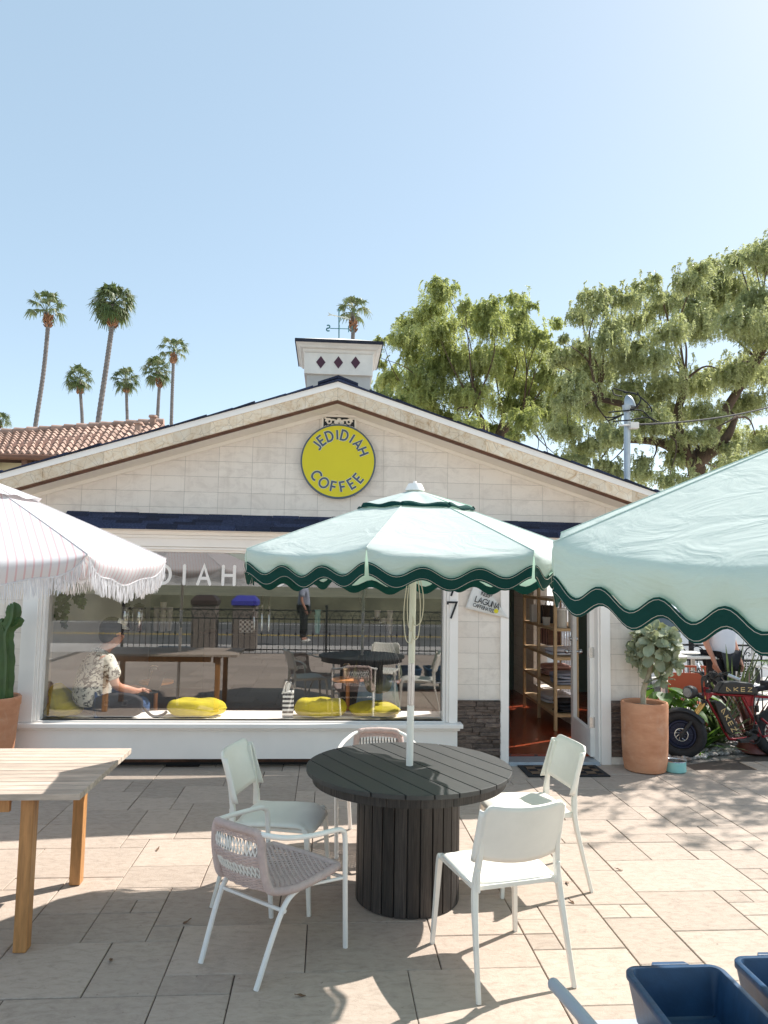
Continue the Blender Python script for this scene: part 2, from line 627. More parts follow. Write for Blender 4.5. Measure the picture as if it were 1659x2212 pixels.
    MT['shingle'] = t.bsdf(c, 0.8, 0, t.bump(n1, 0.5, 0.004), 0.3)
    # clay roof tile
    t = NT('clay_tile')
    n1 = t.noise(t.coords(), 3, 6, 0.7)
    c = t.ramp(n1, [(0.3, (0.30, 0.185, 0.14)), (0.7, (0.46, 0.33, 0.265))])
    c = t.island(c, 0.25)
    MT['clay_tile'] = t.bsdf(c, 0.85, 0, t.bump(n1, 0.3, 0.01), 0.3)
    # mint canvas
    def canvas(name, col, tc, tr):
        t = NT(name)
        w = t.noise(t.coords((3, 3, 60)), 12, 4, 0.7)
        w2 = t.noise(t.coords((40, 40, 40)), 30, 2, 0.5)
        c = t.ramp(w, [(0.3, mul(col, 0.95)), (0.7, mul(col, 1.04))])
        b = t.n('ShaderNodeBump')
        b.inputs['Strength'].default_value = 0.35
        b.inputs['Distance'].default_value = 0.035
        t.l(t.noise(t.coords((1, 1, 2.2)), 4.2, 3, 0.55, 1.4), b.inputs['Height'])
        b2 = t.n('ShaderNodeBump')
        b2.inputs['Strength'].default_value = 0.2
        b2.inputs['Distance'].default_value = 0.002
        t.l(t.math('ADD', w, w2), b2.inputs['Height'])
        t.l(b.outputs[0], b2.inputs['Normal'])
        c = t.mix(c, mul(col, 0.86), t.math('MULTIPLY', t.math('SUBTRACT', t.noise(t.coords(), 3.5, 6, 0.7), 0.52, True), 1.6, True))
        return t.bsdf(c, 0.85, 0, b2.outputs[0], 0.25, tr, tc)
    MT['mint_canvas'] = canvas('mint_canvas', (0.655, 0.70, 0.675), (0.42, 0.74, 0.57), 0.28)
    MT['green_trim'] = canvas('green_trim', (0.006, 0.060, 0.052), (0.01, 0.15, 0.10), 0.22)
    MT['stitch'] = mat('stitch', (0.62, 0.60, 0.50), 0.9)
    MT['fringe'] = mat('fringe_cotton', (0.82, 0.81, 0.82), 0.9, var=0.04, transl=0.25)
    # striped canvas, stripes run from crown to rim, laid out in the panel's own cloth coordinates
    t = NT('striped_canvas')
    uv = t.n('ShaderNodeUVMap')
    sp = t.n('ShaderNodeSeparateXYZ')
    t.l(uv.outputs[0], sp.inputs[0])
    fr = t.math('FRACT', t.math('MULTIPLY', sp.outputs['X'], 1 / 0.036))
    stripe = t.math('LESS_THAN', t.math('ABSOLUTE', t.math('SUBTRACT', fr, 0.5)), 0.105)
    c = t.mix((0.68, 0.66, 0.665), (0.66, 0.47, 0.485), stripe)
    MT['striped'] = t.bsdf(c, 0.85, 0, None, 0.25, 0.22, c)
    # glazing
    def glass(name, tint, base):
        t = NT(name)
        tr = t.n('ShaderNodeBsdfTransparent')
        tr.inputs[0].default_value = (*tint, 1)
        gl = t.n('ShaderNodeBsdfGlossy')
        gl.inputs['Roughness'].default_value = 0.0
        gl.inputs['Color'].default_value = (1, 1, 1, 1)
        fr = t.n('ShaderNodeFresnel')
        fr.inputs[0].default_value = 1.5
        f = t.math('ADD', t.math('MULTIPLY', fr.outputs[0], 1.0), base, True)
        mx = t.n('ShaderNodeMixShader')
        t.l(f, mx.inputs[0])
        t.l(tr.outputs[0], mx.inputs[1])
        t.l(gl.outputs[0], mx.inputs[2])
        t.l(mx.outputs[0], t.out.inputs['Surface'])
        return t.m
    MT['shop_glass'] = glass('shop_glass', (0.98, 0.98, 0.97), 0.165)
    MT['door_glass'] = glass('door_glass', (0.97, 0.98, 0.97), 0.03)
    MT['clear_cup'] = glass('clear_cup', (0.9, 0.9, 0.88), 0.03)
    # foliage
    def leafmat(name, c1, c2, c3, tr, tcol, isl=0.35, sc=0.9):
        t = NT(name)
        n1 = t.noise(t.coords(), sc, 4, 0.6)
        c = t.ramp(n1, [(0.32, c1), (0.5, c2), (0.68, c3)])
        c = t.island(c, isl)
        return t.bsdf(c, 0.5, 0, None, 0.45, tr, t.mix(c, tcol, 0.5))
    MT['pepper_leaf'] = leafmat('pepper_leaf', (0.26, 0.31, 0.12), (0.39, 0.43, 0.18), (0.50, 0.52, 0.25), 0.5, (0.60, 0.64, 0.16))
    MT['pepper_dark'] = leafmat('pepper_dark', (0.32, 0.345, 0.19), (0.44, 0.47, 0.26), (0.54, 0.56, 0.33), 0.5, (0.58, 0.61, 0.20))
    MT['palm_leaf'] = leafmat('palm_leaf', (0.06, 0.095, 0.04), (0.11, 0.145, 0.055), (0.24, 0.25, 0.15), 0.3, (0.20, 0.26, 0.06), 0.4)
    MT['kalanchoe'] = leafmat('kalanchoe_leaf', (0.27, 0.31, 0.21), (0.38, 0.42, 0.29), (0.50, 0.51, 0.36), 0.25, (0.36, 0.40, 0.10), 0.25, 6)
    MT['broad_leaf'] = leafmat('broad_leaf', (0.03, 0.085, 0.018), (0.06, 0.14, 0.025), (0.12, 0.22, 0.04), 0.4, (0.24, 0.42, 0.05), 0.35, 6)
    MT['blade_leaf'] = leafmat('blade_leaf', (0.04, 0.07, 0.035), (0.07, 0.10, 0.05), (0.12, 0.13, 0.07), 0.25, (0.16, 0.22, 0.06), 0.5, 6)
    MT['red_blade'] = leafmat('red_blade', (0.05, 0.02, 0.018), (0.085, 0.035, 0.028), (0.12, 0.06, 0.045), 0.25, (0.2, 0.07, 0.05), 0.5, 6)
    MT['gravel'] = mat('gravel_stone', (0.36, 0.33, 0.31), 0.8, var=0.3, vs=10, isl=0.5)
    # hawaiian shirt print
    t = NT('printed_shirt')
    n1 = t.noise(t.coords((1, 1, 1.7)), 13, 5, 0.65, 1.2)
    n2 = t.noise(t.coords((1, 1, 0.6)), 30, 3, 0.6, 0.8)
    k = t.math('MULTIPLY', t.math('GREATER_THAN', n1, 0.525), t.math('GREATER_THAN', n2, 0.43))
    c = t.mix((0.68, 0.66, 0.58), (0.035, 0.035, 0.035), t.math('MULTIPLY', k, 0.92))
    MT['printed_shirt'] = t.bsdf(c, 0.85, 0, t.bump(t.noise(t.coords(), 9, 3), 0.35, 0.02), 0.3)
    # terracotta floor tiles
    t = NT('terracotta_floor')
    br = t.n('ShaderNodeTexBrick')
    br.inputs['Scale'].default_value = 1.0
    br.inputs['Brick Width'].default_value = 0.26
    br.inputs['Row Height'].default_value = 0.24
    br.inputs['Mortar Size'].default_value = 0.006
    br.inputs['Color1'].default_value = (0.30, 0.055, 0.02, 1)
    br.inputs['Color2'].default_value = (0.20, 0.035, 0.016, 1)
    br.inputs['Mortar'].default_value = (0.07, 0.025, 0.018, 1)
    t.l(t.coords((1, 1, 1), (0, 0, rad(20))), br.inputs['Vector'])
    MT['terracotta_floor'] = t.bsdf(br.outputs['Color'], 0.22, 0, None, 0.5)
    # asphalt
    t = NT('asphalt')
    n1 = t.noise(t.coords(), 1.2, 8, 0.7)
    c = t.ramp(n1, [(0.3, (0.10, 0.098, 0.096)), (0.7, (0.17, 0.165, 0.16))])
    MT['asphalt'] = t.bsdf(c, 0.85, 0, None, 0.3)
    t = NT('pale_concrete')
    n1 = t.noise(t.coords(), 0.8, 8, 0.7)
    c = t.ramp(n1, [(0.3, (0.48, 0.44, 0.40)), (0.7, (0.62, 0.58, 0.54))])
    MT['concrete'] = t.bsdf(c, 0.85, 0, None, 0.3)
    MT['aggregate'] = mat('aggregate', (0.24, 0.20, 0.17), 0.9, var=0.6, vs=70, bump=0.6, bs=80)
    MT['mat_checks'] = None
    t = NT('door_mat')
    ck = t.n('ShaderNodeTexChecker')
    ck.inputs['Scale'].default_value = 11.5
    ck.inputs['Color1'].default_value = (0.018, 0.016, 0.018, 1)
    ck.inputs['Color2'].default_value = (0.17, 0.115, 0.075, 1)
    t.l(t.coords(), ck.inputs['Vector'])
    n1 = t.noise(t.coords(), 90, 3)
    MT['mat_checks'] = t.bsdf(ck.outputs['Color'], 0.95, 0, t.bump(n1, 0.6, 0.004), 0.2)
    t = NT('checked_paper')
    ck = t.n('ShaderNodeTexChecker')
    ck.inputs['Scale'].default_value = 34
    ck.inputs['Color1'].default_value = (0.02, 0.02, 0.03, 1)
    ck.inputs['Color2'].default_value = (0.7, 0.7, 0.68, 1)
    t.l(t.coords(), ck.inputs['Vector'])
    MT['checked_paper'] = t.bsdf(ck.outputs['Color'], 0.7)
    t = NT('banded_paper')
    sp = t.n('ShaderNodeSeparateXYZ')
    t.l(t.coords(), sp.inputs[0])
    fr = t.math('FRACT', t.math('MULTIPLY', sp.outputs['Z'], 1 / 0.042))
    c = t.mix((0.74, 0.74, 0.72), (0.015, 0.015, 0.018), t.math('LESS_THAN', fr, 0.5))
    MT['banded_paper'] = t.bsdf(c, 0.6)


make_special()
# ------------------------------------------------------------------ world, sun
SUN_V = Vector((0.77, 0.455, 1.0)).normalized()
SUN_EL = math.asin(SUN_V.z)
SUN_AZ = math.atan2(SUN_V.x, SUN_V.y)
W = bpy.data.worlds.new('World')
SC.world = W
W.use_nodes = True
wt = W.node_tree
wt.nodes.clear()
sky = wt.nodes.new('ShaderNodeTexSky')
sky.sky_type = 'NISHITA'
sky.sun_disc = False
sky.sun_elevation = SUN_EL
sky.sun_rotation = SUN_AZ
sky.altitude = 10
sky.air_density = 0.62
sky.dust_density = 0.45
sky.ozone_density = 0.6
bg = wt.nodes.new('ShaderNodeBackground')
bg.inputs['Strength'].default_value = 0.117
wo = wt.nodes.new('ShaderNodeOutputWorld')
tint = wt.nodes.new('ShaderNodeMix')
tint.data_type = 'RGBA'
tint.blend_type = 'MULTIPLY'
tint.inputs[0].default_value = 1.0
tint.inputs[7].default_value = (1.25, 1.03, 0.76, 1)
wt.links.new(sky.outputs[0], tint.inputs[6])
veil = wt.nodes.new('ShaderNodeMix')          # flat pale blue mixed in to even out the sky gradient
veil.data_type = 'RGBA'
veil.inputs[0].default_value = 0.62
veil.inputs[7].default_value = (1.00, 1.44, 1.84, 1)
wt.links.new(tint.outputs[2], veil.inputs[6])
wt.links.new(veil.outputs[2], bg.inputs['Color'])
wt.links.new(bg.outputs[0], wo.inputs['Surface'])
sd = bpy.data.lights.new('sun', 'SUN')
sd.energy = 2.0
sd.angle = rad(0.5)
sd.color = (1.0, 0.96, 0.90)
so = bpy.data.objects.new('sun', sd)
COL.objects.link(so)
so.rotation_euler = SUN_V.to_track_quat('Z', 'Y').to_euler()
so.location = (6, 4, 12)
SC.view_settings.view_transform = 'Standard'
SC.view_settings.look = 'None'
SC.view_settings.exposure = 1.93
SC.view_settings.gamma = 1.0
SC.view_settings.use_curve_mapping = False
SC.cycles.max_bounces = 10
SC.cycles.transparent_max_bounces = 16
SC.cycles.use_denoising = True

# ------------------------------------------------------------------ ground, patio, road
m = MB()
m.add([(-400, -400, -0.16), (400, -400, -0.16), (400, 600, -0.16), (-400, 600, -0.16)], [(0, 1, 2, 3)])
tag(obj('ground', m, MT['concrete']), 'pale sunlit ground stretching beyond the buildings', 'ground', kind='structure')


def slabs():
    U = 0.157
    x0, x1, y0, y1 = -5.4, 7.0, -2.6, 8.7
    nx, ny = int((x1 - x0) / U), int((y1 - y0) / U)
    occ = [[False] * ny for _ in range(nx)]
    R = random.Random(21)
    kinds = [(4, 3), (3, 2), (2, 2), (3, 3), (2, 1), (1, 1), (2, 3), (4, 2), (3, 1), (5, 3), (4, 4)]
    wts = [8, 4, 2.5, 7, 1.6, 0.8, 2, 2.5, 1, 4, 3]
    m = MB()

    def fits(i, j, w, h):
        if i + w > nx or j + h > ny:
            return False
        return all(not occ[a][b] for a in range(i, i + w) for b in range(j, j + h))
    for j in range(ny):
        for i in range(nx):
            if occ[i][j]:
                continue
            opts = [(k, w) for k, w in zip(kinds, wts) if fits(i, j, *k)]
            if not opts:
                k = (1, 1)
            else:
                k = R.choices([o[0] for o in opts], [o[1] for o in opts])[0]
            for a in range(i, min(nx, i + k[0])):
                for b in range(j, min(ny, j + k[1])):
                    occ[a][b] = True
            ax, ay = x0 + i * U, y0 + j * U
            bx, by = ax + k[0] * U, ay + k[1] * U
            if (bx < 3.25 and by > 7.36) or by > 7.36 + 0.40 * max(0.0, ax - 3.55):
                continue
            g, e = 0.0026, 0.003
            dz = R.uniform(-0.0012, 0.0012)
            jx, jy = R.uniform(-0.0015, 0.0015), R.uniform(-0.0015, 0.0015)
            a0, a1, b0, b1 = ax + g + jx, bx - g + jx, ay + g + jy, by - g + jy
            vs = [(a0, b0, -0.012), (a1, b0, -0.012), (a1, b1, -0.012), (a0, b1, -0.012),
                  (a0, b0, dz - e), (a1, b0, dz - e), (a1, b1, dz - e), (a0, b1, dz - e),
                  (a0 + e, b0 + e, dz), (a1 - e, b0 + e, dz), (a1 - e, b1 - e, dz), (a0 + e, b1 - e, dz)]
            fs = [(8, 9, 10, 11)]
            for a, b in ((0, 1), (1, 2), (2, 3), (3, 0)):
                fs += [(a, b, b + 4, a + 4), (a + 4, b + 4, b + 8, a + 8)]
            m.add(vs, fs)
    return m


tag(obj('patio', slabs(), MT['patio_stone'], recalc=False), 'patio paved with beige stone slabs of mixed sizes', 'patio', kind='structure')
m = MB()
m.box(-5.6, 7.2, -2.8, 7.7, -0.15, -0.008)
m.box(3.2, 7.2, 7.7, 8.9, -0.15, -0.008)
tag(obj('paving_bed', m, mat('joint_sand', (0.10, 0.075, 0.06), 0.95, var=0.3, vs=40)), 'dark mortar bed showing in the paving joints', 'paving bed', kind='structure')
m = MB()
m.box(-60, 60, -15.5, -4.9, -0.155, -0.13)
tag(obj('road', m, MT['asphalt']), 'grey asphalt road seen only as a reflection in the shop window', 'road', kind='structure')
m = MB()
for yy, w in ((-5.5, 0.14), (-14.6, 0.14)):
    m.box(-60, 60, yy - w / 2, yy + w / 2, -0.128, -0.126)
tag(obj('road_edge_lines', m, MT['road_white']), 'white edge lines painted on the road', 'road marking', kind='structure')
m = MB()
for yy in (-9.2, -9.5):
    m.box(-60, 60, yy - 0.06, yy + 0.06, -0.128, -0.126)
tag(obj('road_centre_lines', m, MT['road_yellow']), 'double yellow line painted along the road', 'road marking', kind='structure')
m = MB()
m.box(-60, 60, -4.9, -2.8, -0.158, -0.02)
tag(obj('pavement', m, MT['concrete']), 'pale concrete pavement between patio and road', 'pavement', kind='structure')
m = MB()
m.box(-60, 60, -40, -16, -0.158, 0.9)
tag(obj('bank', m, mat('bank_green', (0.20, 0.19, 0.12), 0.95, var=0.5, vs=0.8, bump=1.0, bs=3)), 'planted bank on the far side of the road', 'bank', kind='structure')
# sloping pale street beyond the corner of the building
m = MB()
m.box(5.0, 60, 9.6, 60, -0.155, -0.10)
tag(obj('side_street', m, MT['concrete']), 'pale sunlit street beyond the corner of the cafe', 'street', kind='structure')

# ------------------------------------------------------------------ the cafe
WY = 7.2           # front wall plane
FY = 6.85          # roof edge plane
PX, PZ, SL = 0.056, 3.632, 0.317
WL, WR = -3.55, 3.18
BACK = 14.5
roofz = lambda x: PZ - SL * abs(x - PX)
cafe = thing('cafe_building', 'low gabled cafe clad in pale stone blocks with a wide shop window', 'building', (0, WY, 0))
WX0, WX1, WZ0, WZ1 = -2.62, 1.135, 0.40, 2.0
DX0, DX1, DZ1 = 1.79, 2.69, 2.06
m = MB()
m.box(WL, -2.81, WY, WY + 0.2, -0.1, 2.0)
m.box(1.27, DX0 - 0.06, WY, WY + 0.2, -0.1, 2.0)
m.box(DX1 + 0.09, WR, WY, WY + 0.2, -0.1, 2.0)
poly = [(WL, 2.0), (WR, 2.0), (WR, roofz(WR) - 0.1), (PX, PZ - 0.1), (WL, roofz(WL) - 0.1)]
m.prism(poly, (0, WY, 0), (1, 0, 0), (0, 0, 1), (0, 1, 0), 0.2)
m.box(WR - 0.2, WR, WY + 0.2, 8.2, -0.1, roofz(WR) - 0.1)
m.box(WR - 0.2, WR, 10.5, BACK, -0.1, roofz(WR) - 0.1)
m.box(WR - 0.2, WR, 8.2, 10.5, -0.1, 0.3)
m.box(WR - 0.2, WR, 8.2, 10.5, 2.1, roofz(WR) - 0.1)
m.box(WL, WL + 0.2, WY + 0.2, BACK, -0.1, roofz(WL) - 0.1)
m.prism([(WL + 0.2, -0.1), (WR - 0.2, -0.1), (WR - 0.2, roofz(WR) - 0.1), (PX, PZ - 0.1), (WL + 0.2, roofz(WL) - 0.1)], (0, BACK - 0.2, 0), (1, 0, 0), (0, 0, 1), (0, 1, 0), 0.19)
wall = obj('wall', m, MT['travertine'], cafe)
# roof slabs
m = MB()
EL, ER = -3.95, 3.52
for s, xe in ((-1, EL), (1, ER)):
    seat_light_hole = (PX, -1.15) if s < 0 else (PX, 2.95)  # unseen roof opening, added so sun reaches the window seat
    for xa, xb, ya, yb in ((PX, xe, FY + 0.03, 8.2), (seat_light_hole[1], xe, 8.2, 9.5), (PX, xe, 9.5, BACK + 0.3)):
        m.prism([(xa, roofz(xa)), (xb, roofz(xb)), (xb, roofz(xb) - 0.05), (xa, roofz(xa) - 0.05)], (0, ya, 0), (1, 0, 0), (0, 0, 1), (0, 1, 0), yb - ya)
roof = obj('roof', m, MT['shingle'], cafe)
m = MB()
R = random.Random(3)
for s, xe in ((-1, EL), (1, ER)):
    d = 0.0
    L = abs(xe - PX)
    while d < L - 0.1:
        w = R.uniform(0.2, 0.34)
        x0, x1 = PX + s * d, PX + s * min(L, d + w)
        th = R.uniform(0.012, 0.024)
        for q in range(3):
            y0 = FY - 0.035 + q * 0.33
            m.prism([(x0, roofz(x0) + 0.003), (x1, roofz(x1) + 0.003), (x1, roofz(x1) + 0.003 + th * 0.4), (x0, roofz(x0) + 0.003 + th)],
                    (0, y0, 0), (1, 0, 0), (0, 0, 1), (0, 1, 0), 0.32)
        d += w
m.prism([(PX - 0.19, roofz(PX - .19) + 0.024), (PX, PZ + 0.03), (PX + 0.19, roofz(PX + .19) + 0.024), (PX + 0.19, roofz(PX + .19) + 0.044), (PX, PZ + 0.054), (PX - 0.19, roofz(PX - .19) + 0.044)],
        (0, FY - 0.04, 0), (1, 0, 0), (0, 0, 1), (0, 1, 0), 1.3)
obj('edge_shingles', m, MT['shingle'], roof)
# rake boards
m = MB()
for xe in (EL, ER):
    m.prism([(PX, PZ - 0.001), (xe, roofz(xe) - 0.001), (xe, roofz(xe) - 0.057), (PX, PZ - 0.057)], (0, FY - 0.012, 0), (1, 0, 0), (0, 0, 1), (0, 1, 0), 0.04)
obj('rake_board', m, MT['white_paint'], cafe)
m = MB()
R = random.Random(5)
for s, xe in ((-1, EL), (1, ER)):
    d, L = 0.0, abs(xe - PX)
    while d < L - 0.02:
        w = R.uniform(0.24, 0.34)
        x0, x1 = PX + s * (d + 0.0008), PX + s * (min(L, d + w) - 0.0008)
        k = R.uniform(0, 0.003)
        m.prism([(x0, roofz(x0) - 0.058), (x1, roofz(x1) - 0.058), (x1, roofz(x1) - 0.174), (x0, roofz(x0) - 0.174)], (0, FY - k, 0), (1, 0, 0), (0, 0, 1), (0, 1, 0), 0.03)
        d += w
obj('stone_fascia', m, MT['fascia_stone'], cafe)
m = MB()
for xe in (EL, ER):
    m.prism([(PX, PZ - 0.1755), (xe, roofz(xe) - 0.1755), (xe, roofz(xe) - 0.187), (PX, PZ - 0.187)], (0, FY + 0.012, 0), (1, 0, 0), (0, 0, 1), (0, 1, 0), 0.06)
    m.prism([(PX, PZ - 0.188), (xe, roofz(xe) - 0.188), (xe, roofz(xe) - 0.196), (PX, PZ - 0.196)], (0, FY + 0.03, 0), (1, 0, 0), (0, 0, 1), (0, 1, 0), 0.04)
obj('eave_strip', m, MT['dark_wood_strip'], cafe)
m = MB()
for xe in (EL, ER):
    m.prism([(PX, PZ - 0.186), (xe, roofz(xe) - 0.186), (xe, roofz(xe) - 0.199), (PX, PZ - 0.199)], (0, FY + 0.075, 0), (1, 0, 0), (0, 0, 1), (0, 1, 0), WY - FY - 0.075)
for xe in (WL, WR):
    m.prism([(PX, PZ - 0.200), (xe, roofz(xe) - 0.200), (xe, roofz(xe) - 0.238), (PX, PZ - 0.238)], (0, WY - 0.02, 0), (1, 0, 0), (0, 0, 1), (0, 1, 0), 0.02)
obj('soffit', m, MT['cream_paint'], cafe)

# ledger stone wainscot
def ledger(x0, x1, z0, z1, seed):
    m = MB()
    R = random.Random(seed)
    z = z0
    while z < z1 - 0.004:
        h = min(R.uniform(0.022, 0.05), z1 - z)
        x = x0
        while x < x1 - 0.004:
            w = min(R.uniform(0.07, 0.24), x1 - x)
            p = R.uniform(0.012, 0.045)
            h2 = h if R.random() < 0.8 else h * 0.96
            m.box(x + 0.0008, x + w - 0.0008, WY - p, WY - 0.001, z + 0.0008, z + h2 - 0.0008)
            x += w
        z += h
    return m


obj('stone_veneer', ledger(1.273, DX0 - 0.085, 0.0, 0.613, 1), MT['ledger'], cafe, bevel=0.003, seg=1)
obj('stone_veneer', ledger(DX1 + 0.122, WR + 0.02, 0.07, 0.613, 2), MT['ledger'], cafe, bevel=0.003, seg=1)
m = MB()
m.box(DX1 + 0.122, WR + 0.02, WY - 0.02, WY - 0.001, 0.0, 0.068)
obj('wall_foot', m, MT['old_white'], cafe)

# shop window
win = bpy.data.objects.new('shop_window', None)
COL.objects.link(win)
win.parent = cafe
win.location = (0, 0, 0)
FYW = WY - 0.12
m = MB()
m.box(-2.81, WX0 - 0.05, FYW, WY + 0.3, 0.413, 2.19)
m.box(WX1 + 0.05, 1.268, FYW, WY + 0.3, 0.413, 2.19)
m.box(WX0 - 0.05, WX1 + 0.05, FYW + 0.004, WY + 0.3, 2.045, 2.19)
obj('frame', m, MT['white_paint'], win, bevel=0.004)
m = MB()   # inner moulding in two steps
for k, (o, y) in enumerate(((0.05, FYW + 0.02), (0.025, FYW + 0.05))):
    m.box(WX0 - o, WX0 - o + 0.024, y, WY + 0.02, 0.414, 2.044 - 0.02 * k)
    m.box(WX1 + o - 0.024, WX1 + o, y, WY + 0.02, 0.414, 2.044 - 0.02 * k)
    m.box(WX0 - o + 0.025, WX1 + o - 0.025, y, WY + 0.02, 2.02 - 0.022 * k, 2.043 - 0.022 * k)
    m.box(WX0 - o + 0.025, WX1 + o - 0.025, y, WY + 0.02, 0.4135, 0.424)
m.box(-2.83, 1.29, FYW - 0.03, FYW - 0.001, 2.155, 2.192)
m.box(-2.82, 1.28, FYW - 0.016, FYW - 0.001, 2.125, 2.154)
obj('moulding', m, MT['white_paint'], win, bevel=0.004)
m = MB()
m.box(-2.85, 1.315, FYW - 0.06, WY + 0.1, 0.372, 0.412)
m.box(-2.83, 1.29, FYW - 0.028, WY - 0.02, 0.345, 0.371)
obj('sill', m, MT['white_paint'], win, bevel=0.006)
m = MB()
m.box(-2.81, 1.268, FYW - 0.006, WY + 0.1, 0.085, 0.344)
obj('apron_panel', m, MT['white_paint'], win, bevel=0.003)
m = MB()
R = random.Random(9)
x = -2.80
while x < 1.25:
    w = R.uniform(0.16, 0.24)
    m.box(x + 0.002, min(1.262, x + w) - 0.002, WY - 0.03, WY + 0.1, 0.035, 0.084)
    x += w
obj('brick_course', m, MT['brick_strip'], win)
m = MB()
m.box(-2.81, 1.268, WY + 0.02, WY + 0.12, -0.1, 0.035)
obj('toe_recess', m, MT['black'], win)
m = MB()
m.add([(WX0 - 0.02, WY + 0.02, 0.413), (WX1 + 0.02, WY + 0.02, 0.413), (WX1 + 0.02, WY + 0.02, 2.02), (WX0 - 0.02, WY + 0.02, 2.02)], [(0, 1, 2, 3)])
pane = obj('pane', m, MT['shop_glass'], win, recalc=False)
# ---------------------------------------------------------------- stroke lettering
def arc(cx, cy, rx, ry, a0, a1, n=14):
    return [(cx + rx * math.cos(rad(a0 + (a1 - a0) * i / n)), cy + ry * math.sin(rad(a0 + (a1 - a0) * i / n))) for i in range(n + 1)]


STROKES = {
    'J': ([[(0.40, 1.0), (0.40, 0.22)] + arc(0.18, 0.22, 0.22, 0.22, 0, -140, 10)], 0.42),
    'E': ([[(0.5, 1.0), (0.0, 1.0), (0.0, 0.0), (0.5, 0.0)], [(0.0, 0.5), (0.44, 0.5)]], 0.52),
    'D': ([[(0.0, 0.0), (0.0, 1.0), (0.22, 1.0)] + arc(0.22, 0.5, 0.42, 0.5, 85, -85, 14) + [(0.22, 0.0), (0.0, 0.0)]], 0.64),
    'I': ([[(0.0, 0.0), (0.0, 1.0)]], 0.0),
    'A': ([[(0.0, 0.0), (0.33, 1.0), (0.66, 0.0)], [(0.12, 0.32), (0.54, 0.32)]], 0.66),
    'H': ([[(0.0, 0.0), (0.0, 1.0)], [(0.62, 0.0), (0.62, 1.0)], [(0.0, 0.5), (0.62, 0.5)]], 0.62),
    'C': ([arc(0.44, 0.5, 0.44, 0.5, 48, 312, 20)], 0.76),
    'O': ([arc(0.45, 0.5, 0.45, 0.5, 0, 360, 28)], 0.90),
    'F': ([[(0.5, 1.0), (0.0, 1.0), (0.0, 0.0)], [(0.0, 0.5), (0.44, 0.5)]], 0.5),
    'K': ([[(0.0, 0.0), (0.0, 1.0)], [(0.55, 1.0), (0.0, 0.45)], [(0.16, 0.60), (0.58, 0.0)]], 0.58),
    'Z': ([[(0.0, 1.0), (0.6, 1.0), (0.0, 0.0), (0.62, 0.0)]], 0.62),
    'P': ([[(0.0, 0.0), (0.0, 1.0), (0.2, 1.0)] + arc(0.22, 0.73, 0.30, 0.27, 85, -85, 10) + [(0.2, 0.46), (0.0, 0.46)]], 0.52),
    'L': ([[(0.0, 1.0), (0.0, 0.0), (0.46, 0.0)]], 0.46),
    'G': ([arc(0.48, 0.5, 0.48, 0.5, 48, 345, 20) + [(0.94, 0.45), (0.55, 0.45)]], 0.94),
    'U': ([[(0.0, 1.0), (0.0, 0.3)] + arc(0.3, 0.3, 0.3, 0.3, 180, 360, 12) + [(0.6, 1.0)]], 0.6),
    'N': ([[(0.0, 0.0), (0.0, 1.0), (0.6, 0.0), (0.6, 1.0)]], 0.6),
    'T': ([[(0.0, 1.0), (0.6, 1.0)], [(0.3, 1.0), (0.3, 0.0)]], 0.6),
    'S': ([arc(0.28, 0.74, 0.26, 0.26, 35, 270, 12) + arc(0.28, 0.25, 0.28, 0.25, 90, -145, 12)], 0.56),
    '7': ([[(0.0, 0.86), (0.0, 1.0), (0.56, 1.0), (0.2, 0.0)]], 0.56),
}


def letter(m, ch, size, org, ex, ey, ez, wd, th, cap=False):
    st, w = STROKES[ch]
    ex, ey, ez = Vector(ex), Vector(ey), Vector(ez)
    o = Vector(org) - ex * (w * size / 2)
    for q, pl in enumerate(st):
        closed = (Vector(pl[0]) - Vector(pl[-1])).length < 1e-4 and len(pl) > 6
        pp = [(a * size, b * size) for a, b in (pl[:-1] if closed else pl)]
        m.ribbon(pp, wd, o + ez * (0.0003 * q), ex, ey, ez, th, closed, cap)


# window lettering: JEDIDIAH COFFEE
txt = 'JEDIDIAH COFFEE'
m = MB()
base = P(397, 1268, WY + 0.018)
xi = txt.index('I')
adv = {'J': .17, 'E': .19, 'D': .235, 'I': .14, 'A': .235, 'H': .235, ' ': .22, 'C': .25, 'O': .29, 'F': .19}
xs, x = [], 0.0
for i, ch in enumerate(txt):
    x += adv[ch] / 2
    xs.append(x)
    x += adv[ch] / 2
off = base.x - xs[5]
for i, ch in enumerate(txt):
    if ch != ' ':
        letter(m, ch, 0.175, (off + xs[i], WY + 0.0185, 1.695), (1, 0, 0), (0, 0, 1), (0, -1, 0), 0.029, 0.003, True)
obj('lettering', m, MT['white_paint'], pane)

# shingled hood above the window and the door
m = MB()
R = random.Random(12)
rows = 5
for q in range(rows):
    za, zb = 2.195 + 0.15 * q / rows, 2.195 + 0.15 * (q + 1) / rows + 0.012
    ya, yb = WY - 0.30 + 0.30 * q / rows, WY - 0.30 + 0.30 * (q + 1) / rows
    x = -2.66 + 0.055 * q - R.uniform(0, 0.12)
    while x < 2.98 - 0.03 * q:
        w = min(R.uniform(0.18, 0.34), 2.98 - x)
        t = R.uniform(0.010, 0.018)
        m.add([(x, ya, za), (x + w - 0.003, ya, za), (x + w - 0.003, yb, zb), (x, yb, zb), (x, ya, za + t), (x + w - 0.003, ya, za + t), (x + w - 0.003, yb, zb + t), (x, yb, zb + t)],
              [(3, 2, 1, 0), (4, 5, 6, 7), (0, 1, 5, 4), (1, 2, 6, 5), (2, 3, 7, 6), (3, 0, 4, 7)])
        x += w
obj('shingled_hood', m, MT['shingle'], cafe)
m = MB()
m.box(-2.6, 2.95, WY - 0.285, WY - 0.001, 2.1925, 2.1945)
m.box(1.3, 2.95, WY - 0.10, WY - 0.001, 2.09, 2.19)
